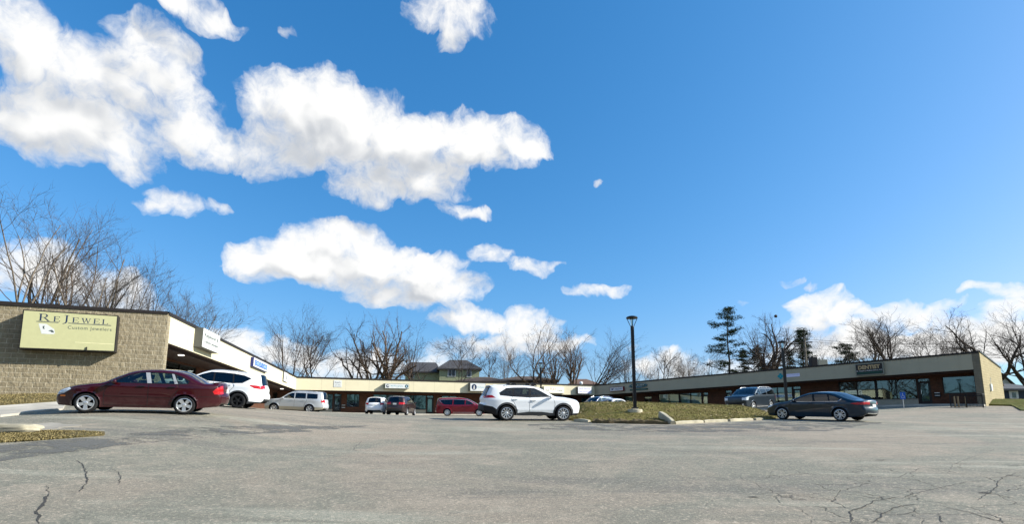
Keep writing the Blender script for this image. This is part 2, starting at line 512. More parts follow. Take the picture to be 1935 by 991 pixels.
def offset_line(pts, d, e0, e1):
    """polyline moved d to its left side (away from the lot); e0, e1 = directions along which the end points slide"""
    out = []
    n = len(pts)
    nrm = []
    for i in range(n - 1):
        t = (pts[i + 1] - pts[i]).normalized(); nrm.append(Vector((-t.y, t.x)))
    for i in range(n):
        if i == 0: s = e0.normalized(); out.append(pts[0] + s * (d / s.dot(nrm[0])))
        elif i == n - 1: s = e1.normalized(); out.append(pts[-1] + s * (d / s.dot(nrm[-1])))
        else:
            m = (nrm[i - 1] + nrm[i]).normalized(); out.append(pts[i] + m * (d / m.dot(nrm[i])))
    return out
WDIR = Vector((-.868, -.496))                    # left block wall runs this way from the corner
CDIR = (xy(at(1898, 760, 46.0)) - FL[3]).normalized()
WDIRn = WDIR.copy()
SF = offset_line(FL, CANOPY, WDIR, CDIR)         # storefront line under the canopy
BK = offset_line(FL, 9.4, WDIR, CDIR)            # back of the building

LOT = [(-60, -22), (75, -22), (75, 31), tuple(FL[3] + CDIR * .3 + Vector((6, -2))), tuple(SF[3]), tuple(SF[2]), tuple(SF[1]), tuple(SF[0]), (-60, 10)]
LOT[-1:] = [tuple(FL[0] + WDIR * 12), (-60, 14)]
tag(sheet('parking_lot', LOT, .03, 1.0, M['asphalt']), label='weathered grey asphalt of the sloping parking lot')

def gpoly(pp, lift=.03): return [tuple(G(a, b, lift).xy) for a, b in pp]
# pale concrete apron and walk beside the jeweller's wall, turf between it and the wall
wl = [FL[0] + WDIR * 12.0, FL[0] + WDIR * .02]
apron = [xy(at(-160, 792, 15.0)), xy(at(0, 793, 15.5)), xy(at(118, 776, 17.9)), xy(at(126, 765, 20.3)), xy(at(0, 775.5, 18.3)), xy(at(-160, 786, 16.6))]
sheet('concrete_walk', apron, .10, .5, M['concrete'], skirt=.1, label='pale concrete walk ending by the maroon sedan')
strip = [xy(at(-200, 786, 16.4)), xy(at(0, 775.5, 18.35)), xy(at(126, 765, 20.35)), xy(at(215, 757, 22.2)), xy(at(330, 753, 24.0)), FL[0] + Vector((.3, -.4)), FL[0] + WDIR * .01, FL[0] + WDIR * 12.0]
gs = sheet('turf_strip', strip, .12, .35, M['grass_dry'], skirt=.1, rag=.04, label='brown turf strip under the split face block wall')
patch_px = [(-60, 842), (0, 838), (60, 835), (140, 829), (192, 824), (190, 819), (150, 817.5), (80, 817), (40, 819), (0, 820), (-60, 822)]
patch = gpoly(patch_px)
sheet('turf_patch', patch, .060, .2, M['grass_dry'], skirt=.04, rag=.22, label='thin turf tongue between asphalt and pale kerb end')
ap2 = gpoly([(-80, 809), (0, 806), (60, 803), (120, 800), (150, 806), (100, 812), (40, 817), (0, 819), (-80, 822)])
sheet('concrete_apron', ap2, .045, .3, M['apron'], skirt=.02, rag=.35, label='broken pale concrete by the turf tongue')

for pp, nm in (([(-80, 850), (0, 842), (190, 828), (330, 812), (520, 803), (700, 806), (480, 822), (280, 838), (120, 856), (-80, 880)], 'dark worn seal coat in front of the turf tongue'),
               ([(1000, 803), (1100, 801), (1262, 806), (1450, 797), (1680, 799), (1560, 816), (1250, 818), (1020, 812)], 'dark worn seal coat along the island kerb')):
    tag(sheet('asphalt_seal', gpoly(pp), .036, .5, M['dark_seal'], rag=.3), label=nm)
# right-hand wedge of grass by the end wall
RW = [FL[3] + CDIR * .6 + Vector((1.3, -.6)), FL[3] + CDIR * 1.2 + Vector((.06, -.02)), FL[3] + CDIR * 9.5, FL[3] + CDIR * 9.5 + Vector((30, 0)), xy(at(2050, 787, 33)), xy(at(1930, 781.5, 35))]
sheet('grass_wedge', RW, .10, .6, M['grass_green'], skirt=.1, rag=.08, hfun=lambda x, y: .45 * min(1, max(0, ((Vector((x, y)) - FL[3]).dot(CDIR) - 1.0) / 2.2)), label='green grass bank beside the tan end wall')

# raised walk in front of the shops
WALK = offset_line(FL, -.5, WDIR, CDIR)
walk_poly = [tuple(p) for p in WALK] + [tuple(p) for p in SF[::-1]]
walk_poly[0] = tuple(FL[0] + (FL[1] - FL[0]).normalized() * .5 + Vector((.45, 0))); walk_poly[-1] = tuple(SF[0] + (FL[1] - FL[0]).normalized() * .5)
sheet('sidewalk', walk_poly, .16, .9, M['concrete'], skirt=.16, label='raised concrete walk under the shop canopy')

# island with its turf mound
isl_px = [(1082, 796.5), (1118, 799), (1180, 801.5), (1262, 802.5), (1330, 799), (1400, 796), (1440, 794.2), (1462, 793.2)]
isl_front = [xy(G(a, b)) for a, b in isl_px]
isl_back = [xy(at(1478, 785, 33.5)), xy(at(1440, 780, 37)), xy(at(1340, 783, 38.5)), xy(at(1200, 784, 39)), xy(at(1090, 784, 38)), xy(at(1045, 785, 35)), xy(at(1048, 785, 31))]
isl = isl_front + isl_back
def seg_d(p, poly):
    best = 1e9
    for i in range(len(poly)):
        a, b = poly[i], poly[(i + 1) % len(poly)]
        t = max(0, min(1, (p - a).dot(b - a) / max(1e-9, (b - a).length_squared)))
        best = min(best, (a + (b - a) * t - p).length)
    return best
CREST = [(1000, 768.5), (1040, 767), (1090, 765.5), (1150, 764.2), (1200, 764.6), (1280, 766.2), (1340, 768.6), (1400, 772.5), (1440, 777), (1470, 785), (1600, 800)]
def line_d(p, poly):
    best = 1e9
    for a, b in zip(poly, poly[1:]):
        t = max(0, min(1, (p - a).dot(b - a) / max(1e-9, (b - a).length_squared))); best = min(best, (a + (b - a) * t - p).length)
    return best
def sms(t): t = max(0, min(1, t)); return t * t * (3 - 2 * t)
def mound_h(x, y):
    """height of the turf over the lot: a long low back, steep only at the sides"""
    p = Vector((x, y)); px = CX + F * x / y * 1.0112
    cy = np.interp(px, [c[0] for c in CREST], [c[1] for c in CREST])
    top = max(.05, at(px, cy, 30.5).z - gz(at(px, cy, 30.5).x, 30.5) - .05)
    df = line_d(p, isl_front); ds = line_d(p, [isl_front[-1]] + isl_back + [isl_front[0]])
    s = (.25 * min(1, df / 5.6) + .75 * sms(df / 5.8)) * sms(ds / 1.9)
    return top * s + .045 * noise.noise((x * .8, y * .8, 0)) * min(1, df) + .09 * min(1, min(df, ds) / .25)
sheet('grass_mound', isl, .05, .3, M['grass'], skirt=.05, hfun=mound_h, rag=.05, label='low mound of brown green turf on the lot island')
def mz(x, y): return gz(x, y) + .05 + mound_h(x, y)

# kerb stones along the island: each length of kerb is a piece of its own
def kerb_piece(a, b, w, h, label, tilt=0.0, lift=0.0, mat='kerb'):
    mid = (a + b) / 2; L = (b - a).length - .03
    o = empty('kerb_stone', (mid.x, mid.y, 0))
    za, zb = gz(*a), gz(*b)
    d = Vector((b.x - a.x, b.y - a.y, zb - za + tilt)).normalized()
    side = d.cross(Vector((0, 0, 1))).normalized(); up = side.cross(d)
    m = MB()
    prof = [(-w / 2, -.1), (w / 2, -.1), (w / 2, h - .03), (w / 2 - .03, h), (-w / 2 + .03, h), (-w / 2, h - .03)]
    n = max(2, int(L / .25)); base = Vector((0, 0, (za + zb) / 2 + .03 + lift))
    rings = []
    for i in range(n + 1):
        s = (i / n - .5) * L
        e = 0.025 if i in (0, n) else 0
        rings.append([base + d * s + side * (u * (1 - e)) + up * (v - e * (v > 0)) + Vector((noise.noise((mid.x + s * 2, v * 9, u * 9)), noise.noise((s * 2, v * 9 + mid.y, u * 9)), noise.noise((s * 3, u * 9, v * 7)))) * .012 for u, v in prof])
    k = len(prof)
    m.add([p for r in rings for p in r], [(i * k + j, (i + 1) * k + j, (i + 1) * k + (j + 1) % k, i * k + (j + 1) % k) for i in range(n) for j in range(k)] + [tuple(range(k)), tuple(n * k + j for j in range(k - 1, -1, -1))])
    me = m.build('kerb_stone', M[mat])
    bpy.data.objects.remove(o)
    me.location = (mid.x, mid.y, 0)
    tag(me, label, 'kerb', 'kerb stones edging the turf island')
def kpx(a, b, *args, **kw): kerb_piece(xy(G(*a)), xy(G(*b)), *args, **kw)
kpx((1086, 797.5), (1114, 799.6), .17, .16, 'short dark kerb stone by the nose of the white crossover', lift=-.02)
kpx((1248, 799.5), (1272, 803), .2, .2, 'displaced kerb stone tipped up beside the bare soil', tilt=-.36, lift=.16)
kpx((1274, 802.6), (1327, 799.6), .18, .125, 'long kerb stone next to the displaced one')
kpx((1329, 799.5), (1373, 797.6), .18, .125, 'middle kerb stone of the straight run below the turf mound')
kpx((1377, 797.4), (1421, 795.4), .18, .125, 'kerb stone just before the shortest end piece near the dark teal sedan')
kpx((1426, 795.2), (1441, 794.6), .18, .125, 'shortest kerb end piece near the dark teal sedan')
# broken soil where the kerb was pushed out
soil_px = [(1118, 800.5), (1262, 803.2), (1252, 797.5), (1236, 795.5), (1200, 796.5), (1150, 797.8)]
soil_poly = [xy(G(a, b)) for a, b in soil_px]
sheet('bare_soil', soil_poly, .14, .12, M['soil'], skirt=.12, rag=.15,
      hfun=lambda x, y: -.03 + .13 * abs(noise.noise((x * 2.6, y * 2.6, 1))) + .12 * abs(noise.noise((x * 7, y * 7, 4))), label='churned bare soil at the front of the turf island', smooth=False)
# pale kerb end in the left corner
m = MB()
bm = bmesh.new(); bmesh.ops.create_icosphere(bm, subdivisions=4, radius=1)
for v in bm.verts:
    n = v.co.normalized(); q = max(abs(n.x), abs(n.y), abs(n.z) * 1.1)
    v.co = n / (q ** .55) * (1 + .10 * noise.noise(n * 2.3) + .05 * noise.noise(n * 6))
bm.verts.index_update()
kc = G(0, 819)
m.add([(v.co.x * .78, v.co.y * .26, v.co.z * .13 + .08) for v in bm.verts], [[v.index for v in f.verts] for f in bm.faces]); bm.free()
o = m.build('kerb_end', M['stone'], smooth=True); o.location = kc; o.rotation_euler = (0, 0, .12)
tag(o, 'pale worn concrete kerb end on the turf tongue', 'kerb')

# turf blades: uneven silhouettes on mound, strip, patch
def tufts(name, poly, n, zf, seed, label, hmin=.03, hmax=.085, mix=(0, 0, 1, 2)):
    r = random.Random(seed); mb = MB(); xs = [p[0] for p in poly]; ys = [p[1] for p in poly]; pts = []
    while len(pts) < n:
        x, y = r.uniform(min(xs), max(xs)), r.uniform(min(ys), max(ys))
        if inside(poly, x, y) and noise.noise((x * .9, y * .9, 5)) + r.uniform(-.6, .6) > -.25: pts.append((x, y))
    for x, y in pts:
        z = zf(x, y) - .01
        for _ in range(3):
            a = r.uniform(0, 6.28); h = r.uniform(hmin, hmax); w = r.uniform(.006, .016); l = r.uniform(-.06, .06)
            ca, sa = math.cos(a) * w, math.sin(a) * w; ox, oy = r.uniform(-.06, .06), r.uniform(-.06, .06)
            mb.m = r.choice(mix)
            mb.add([(x + ox - ca, y + oy - sa, z), (x + ox + ca, y + oy + sa, z), (x + ox + l, y + oy - l * .6, z + h)], [(0, 1, 2)])
    tag(mb.build(name, [M['blade_a'], M['blade_b'], M['blade_c']]), label, 'grass', kind='stuff')
M['blade_a'] = plain('dry_blade', (.19, .15, .06), .8, var=.3, scale=2)
M['blade_b'] = plain('green_blade', (.15, .165, .03), .8, var=.3, scale=2)
M['blade_c'] = plain('straw_blade', (.27, .215, .10), .8, var=.3, scale=2)
tufts('grass', [tuple(p) for p in isl], 15000, mz, 3, 'short brown green blades on the island mound')
tufts('grass', [tuple(p) for p in strip], 7000, lambda x, y: gz(x, y) + .12, 4, 'short dry blades under the block wall', .02, .07, (0, 0, 2, 2))
tufts('grass', patch, 4000, lambda x, y: gz(x, y) + .06, 5, 'short dry blades on the turf tongue', .015, .04, (0, 0, 2, 2))
tufts('grass', [tuple(p) for p in RW], 2500, lambda x, y: gz(x, y) + .10 + .45 * min(1, max(0, ((Vector((x, y)) - FL[3]).dot(CDIR) - 1.0) / 2.2)), 6, 'short green blades on the bank by the end wall')
# fallen leaves, pale specks on the mound
r_ = random.Random(21)
leaves = MB()
for i in range(70):
    px, py = r_.uniform(1095, 1430), r_.uniform(768, 795)
    Y = r_.uniform(26, 31); x = xat(px, Y)
    if not inside([tuple(p) for p in isl], x, Y): continue
    z = mz(x, Y) + .05; s = r_.uniform(.02, .055); a = r_.uniform(0, 6.28)
    leaves.add([(x + math.cos(a + k) * s, Y + math.sin(a + k) * s, z + r_.uniform(0, .05)) for k in (0, 1.5, 3.1, 4.6)], [(0, 1, 2, 3)])
M['leaf'] = plain('dry_leaf', (.55, .45, .27), .8)
tag(leaves.build('leaves', M['leaf']), 'pale dry leaves scattered over the turf mound', 'leaves', kind='stuff')

# cracks that can be followed one by one, laid as thin sunk-looking seams on the asphalt
def crack_line(pp, w, seed):
    r = random.Random(seed); pts = [G(a, b) for a, b in pp]; fine = []
    for a, b in zip(pts, pts[1:]):
        n = max(2, int((b - a).length / .05))
        fine += [a.lerp(b, k / n) for k in range(n)]
    fine.append(pts[-1])
    out = []
    for i, p in enumerate(fine):
        j = noise.noise((p.x * 5, p.y * 5, seed)) * .035 + noise.noise((p.x * 16, p.y * 16, seed)) * .016
        t = (fine[min(i + 1, len(fine) - 1)] - fine[max(i - 1, 0)]).normalized(); s = Vector((-t.y, t.x, 0))
        ww = w * .42 * (.35 + 1.0 * abs(noise.noise((p.x * 3.1, p.y * 3.1, seed + 5))) + .3 * r.random()) * (1 if 2 < i < len(fine) - 3 else .3)
        out.append((p + s * j, s * ww / 2))
    return out
ck = MB()
CR = [([(70, 992), (72, 968), (84, 950), (92, 935)], .10), ([(92, 935), (120, 930), (148, 932), (162, 916), (164, 900), (158, 880), (142, 870)], .05),
      ([(208, 886), (222, 893), (230, 905), (222, 918)], .03), ([(92, 936), (86, 920), (100, 915)], .03),
      ([(668, 852), (674, 843), (684, 835)], .035), ([(668, 852), (690, 858), (720, 862), (750, 868)], .03),
      ([(1180, 885), (1300, 905), (1400, 922), (1500, 935), (1600, 943), (1690, 942)], .035),
      ([(1612, 992), (1606, 968), (1630, 960), (1655, 948), (1700, 940)], .055), ([(1650, 992), (1668, 975), (1690, 960), (1726, 955), (1760, 958)], .045),
      ([(1636, 962), (1660, 970), (1690, 975), (1720, 970), (1740, 960)], .04), ([(1770, 955), (1800, 963), (1840, 972), (1880, 985), (1940, 991)], .06),
      ([(1700, 943), (1745, 930), (1790, 920), (1830, 912)], .035), ([(1860, 932), (1890, 938), (1935, 948)], .045), ([(1845, 948), (1865, 936), (1880, 925), (1892, 905), (1932, 893)], .04),
      ([(1725, 905), (1722, 895), (1740, 885)], .03), ([(1770, 972), (1775, 985), (1790, 994)], .04), ([(1790, 898), (1800, 880), (1830, 868), (1880, 850)], .025)]
for i, (pp, w) in enumerate(CR):
    o = crack_line(pp, w, i * 3.7 + 1)
    for (a, s), (b, u) in zip(o, o[1:]):
        up = Vector((0, 0, .006))
        ck.quad(a + s + up, a - s + up, b - u + up, b + u + up)
tag(ck.build('ground_cracks', M['crack']), kind='structure', label='dark open cracks in the asphalt')
# stray dark bits and pale scuffs
bits = MB()
for px, py, w in [(1424, 941, .15), (1664, 871, .24), (1921, 881, .15), (1923, 901, .1), (1862, 933, .2), (683, 937, .06), (1455, 900, .07), (1568, 899, .09), (1905, 880, .08), (1845, 905, .06)]:
    c = G(px, py) + Vector((0, 0, .008)); k = 9
    bits.add([c + Vector((math.cos(6.283 * i / k) * w * (.5 + .5 * abs(noise.noise((px + i, 1, 2)))), math.sin(6.283 * i / k) * w * .28 * (.6 + .4 * abs(noise.noise((px, i * 2., 2)))), 0)) for i in range(k)], [tuple(range(k))])
tag(bits.build('tar_spots', M['crack']), kind='structure', label='dark tar spots on the asphalt')

# worn bay lines
def line_px(a, b, w=.13):
    A, B = G(*a), G(*b); t = (B - A).normalized(); s = Vector((-t.y, t.x, 0)) * w / 2
    n = max(1, int((B - A).length / .5))
    for i in range(n):
        p, q = A.lerp(B, i / n), A.lerp(B, (i + 1) / n)
        p = Vector((p.x, p.y, gz(p.x, p.y) + .038)); q = Vector((q.x, q.y, gz(q.x, q.y) + .038))
        pl.quad(p - s, q - s, q + s, p + s)
pl = MB()
line_px((120, 788), (470, 792.5)); line_px((70, 795.5), (470, 801)); line_px((1285, 805), (1400, 810), .08)
line_px((1700, 779.5), (1738, 771.5), .12); line_px((300, 809), (480, 812), .08); line_px((1480, 803), (1560, 800), .08); line_px((1560, 798.5), (1600, 799.5), .12)
tag(pl.build('bay_lines', M['paint_line']), kind='structure', label='faded bay lines on the asphalt')

# ================================================================== the plaza building
plaza = empty('shopping_plaza', (FL[1].x, FL[1].y, 0))
tag(plaza, 'long low strip plaza with cream fascia, brick shopfronts and block end walls', 'building')
PO = plaza.location.copy()

def P3(p2, z): return Vector((p2.x, p2.y, z)) - PO

# fascia of each wing, cap and soffit
def lerp(a, b, t): return a + (b - a) * t
def wing_fascia(i, mat, seam_step, seed):
    a, b = FL[i], FL[i + 1]; L = (b - a).length; m = MB()
    t = (b - a) / L; nrm = Vector((t.y, -t.x)) * .001
    n = int(L / seam_step); r = random.Random(seed)
    for k in range(n):
        s0, s1 = k / n, (k + 1) / n
        g = .008 / L
        p, q = a + t * (L * s0), a + t * (L * s1)
        off = Vector((t.y, -t.x)) * r.uniform(0, .004)
        A0, A1 = lerp(FZB[i], FZB[i + 1], s0), lerp(FZB[i], FZB[i + 1], s1)
        B0, B1 = lerp(FZT[i], FZT[i + 1], s0) - .1, lerp(FZT[i], FZT[i + 1], s1) - .1
        m.m = 0; d = t * .006
        m.quad(P3(p + off + d, A0), P3(q + off - d, A1), P3(q + off - d, B1), P3(p + off + d, B0))
    # joint backing and bottom return
    m.m = 1; bk = -Vector((t.y, -t.x)) * .03
    m.quad(P3(a + bk, FZB[i] + .002), P3(b + bk, FZB[i + 1] + .002), P3(b + bk, FZT[i + 1] - .05), P3(a + bk, FZT[i] - .05))
    m.build('fascia', [mat, M['seam']], plaza)
    # dark cap flashing
    c = MB(); o = Vector((t.y, -t.x)) * .05
    za, zb = FZT[i], FZT[i + 1]
    c.quad(P3(a + o, za - .13), P3(b + o, zb - .13), P3(b + o, zb + .02), P3(a + o, za + .02))
    c.quad(P3(a + o, za + .02), P3(b + o, zb + .02), P3(b - o * 6, zb + .02), P3(a - o * 6, za + .02))
    c.quad(P3(a, za - .13), P3(b, zb - .13), P3(b + o, zb - .13), P3(a + o, za - .13))
    c.build('roof_edge', M['cap'], plaza)
    # brown beam under the fascia, then the soffit back to the shopfront
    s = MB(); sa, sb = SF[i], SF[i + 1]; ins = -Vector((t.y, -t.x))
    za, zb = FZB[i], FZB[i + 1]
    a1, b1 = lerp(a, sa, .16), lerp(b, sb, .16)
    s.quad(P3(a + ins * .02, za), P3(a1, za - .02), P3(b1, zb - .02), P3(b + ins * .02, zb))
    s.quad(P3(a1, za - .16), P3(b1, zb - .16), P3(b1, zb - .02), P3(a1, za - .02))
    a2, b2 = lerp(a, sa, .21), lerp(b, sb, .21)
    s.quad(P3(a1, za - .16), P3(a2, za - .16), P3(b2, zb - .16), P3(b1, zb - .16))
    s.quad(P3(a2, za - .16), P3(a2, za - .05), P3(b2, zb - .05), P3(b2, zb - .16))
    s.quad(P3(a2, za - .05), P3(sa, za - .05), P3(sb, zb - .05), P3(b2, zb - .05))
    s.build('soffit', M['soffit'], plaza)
    # flat roof and back wall
    rf = MB(); ba, bb = BK[i], BK[i + 1]
    drop = [.35, .35, .35, .75]
    rf.quad(P3(a, FZT[i] - .02), P3(b, FZT[i + 1] - .02), P3(bb, FZT[i + 1] - drop[i + 1]), P3(ba, FZT[i] - drop[i]))
    rf.build('roof', M['roof'], plaza)
    w = MB()
    Lb = (bb - ba).length
    w.quad(P3(bb, gz(*bb) - .5), P3(ba, gz(*ba) - .5), P3(ba, FZT[i] - drop[i]), P3(bb, FZT[i + 1] - drop[i + 1]), uv=[(0, 0), (Lb, 0), (Lb, 4), (0, 4)])
    w.build('back_wall', M['block_flat'], plaza)
wing_fascia(0, M['panel_cream'], 2.4, 1); wing_fascia(1, M['panel_cream'], 2.4, 2); wing_fascia(2, M['panel_shaded'], 1.25, 3)

# left end wall of split-face block
def wall_slab(a, b, th, z0a, z0b, z1a, z1b, inward, name, mat, endmat=None, cap=True, ends=None):
    """a to b seen from the lot side; inward = direction of the thickness"""
    m = MB(); L = (b - a).length
    d = inward.normalized() * th
    # split the face in columns so the relief material has geometry to shade
    m.quad(P3(a, z0a), P3(b, z0b), P3(b, z1b), P3(a, z1a), uv=[(0, z0a), (L, z0b), (L, z1b), (0, z1a)])
    m.quad(P3(b, z0b), P3(b + d, z0b), P3(b + d, z1b), P3(b, z1b), uv=[(0, z0b), (th, z0b), (th, z1b), (0, z1b)])
    m.quad(P3(a + d, z0a), P3(a, z0a), P3(a, z1a), P3(a + d, z1a), uv=[(0, z0a), (th, z0a), (th, z1a), (0, z1a)])
    m.quad(P3(b + d, z0b), P3(a + d, z0a), P3(a + d, z1a), P3(b + d, z1b), uv=[(0, z0b), (L, z0a), (L, z1a), (0, z1b)])
    m.quad(P3(a, z1a), P3(b, z1b), P3(b + d, z1b), P3(a + d, z1a), uv=[(0, 0), (L, 0), (L, th), (0, th)])
    return m.build(name, mat, plaza)
wa = FL[0] + WDIR * 10.5 + Vector((.02, -.03)); wb = FL[0] + Vector((.02, -.03))
ldir = (FL[1] - FL[0]).normalized()
ztop_a = FZT[0] - .06 - 10.5 * .024; ztop_b = FZT[0] - .06
o = wall_slab(wa, wb, .30, gz(*wa) - .4, gz(*wb) - .4, ztop_a, ztop_b, ldir, 'end_wall', M['block'])
o["label"] = 'split face block end wall'
# cap over it
c = MB(); out = Vector((WDIR.y, -WDIR.x)) * -.05
if out.y > 0: out = -out
c.quad(P3(wa + out, ztop_a - .10), P3(wb + out, ztop_b - .04), P3(wb + out, ztop_b + .09), P3(wa + out, ztop_a + .09))
c.quad(P3(wa + out, ztop_a + .09), P3(wb + out, ztop_b + .09), P3(wb + ldir * .36, ztop_b + .09), P3(wa + ldir * .36, ztop_a + .09))
c.quad(P3(wa, ztop_a - .10), P3(wb, ztop_b - .04), P3(wb + out, ztop_b - .04), P3(wa + out, ztop_a - .10))
c.build('roof_edge', M['cap'], plaza)
# left roof and rear of that end
rf = MB(); rf.quad(P3(wa, ztop_a - .3), P3(wb, ztop_b - .05), P3(BK[0], FZT[0] - .35), P3(BK[0] + WDIR * 1.5, FZT[0] - .3)); rf.build('roof', M['roof'], plaza)

# right end wall, plain tan block, with its darker return beside the shopfront
ea, eb = FL[3] + Vector((.03, -.03)), FL[3] + CDIR * 9.5
rdir = (FL[2] - FL[3]).normalized()
zc = at(1898, 696, eb.y).z
o = wall_slab(ea, eb, .35, gz(*ea) - .4, gz(*eb) - .3, FZT[3] - .02, zc, rdir, 'end_wall', M['block_flat']); o["label"] = 'sunlit tan block end wall'
c = MB(); oo = Vector((CDIR.y, -CDIR.x)) * .05
c.quad(P3(ea + oo, FZT[3] - .07), P3(eb + oo, zc - .06), P3(eb + oo, zc + .06), P3(ea + oo, FZT[3] + .06))
c.quad(P3(ea + oo, FZT[3] + .06), P3(eb + oo, zc + .06), P3(eb + rdir * .4, zc + .06), P3(ea + rdir * .4, FZT[3] + .06))
c.build('roof_edge', M['cap'], plaza)
pa = FL[3] + rdir * .36 + Vector((-.02, -.02))
m = MB(); pn = Vector((rdir.y, -rdir.x))
if pn.y > 0: pn = -pn
q0, q1 = FL[3] + rdir * .42 + pn * .02, FL[3] + pn * .02
m.quad(P3(q0, gz(*q0) - .3), P3(q1, gz(*q1) - .3), P3(q1, FZT[3] - .14), P3(q0, FZT[3] - .14), uv=[(0, 0), (.41, 0), (.41, 4.5), (0, 4.5)])
q2 = q0 + CDIR * CANOPY
m.quad(P3(q2, gz(*q2) - .3), P3(q0, gz(*q0) - .3), P3(q0, FZB[3] + .05), P3(q2, FZB[3] + .05), uv=[(0, 0), (2.1, 0), (2.1, 3), (0, 3)])
m.build('pilaster', M['block_dark'], plaza)

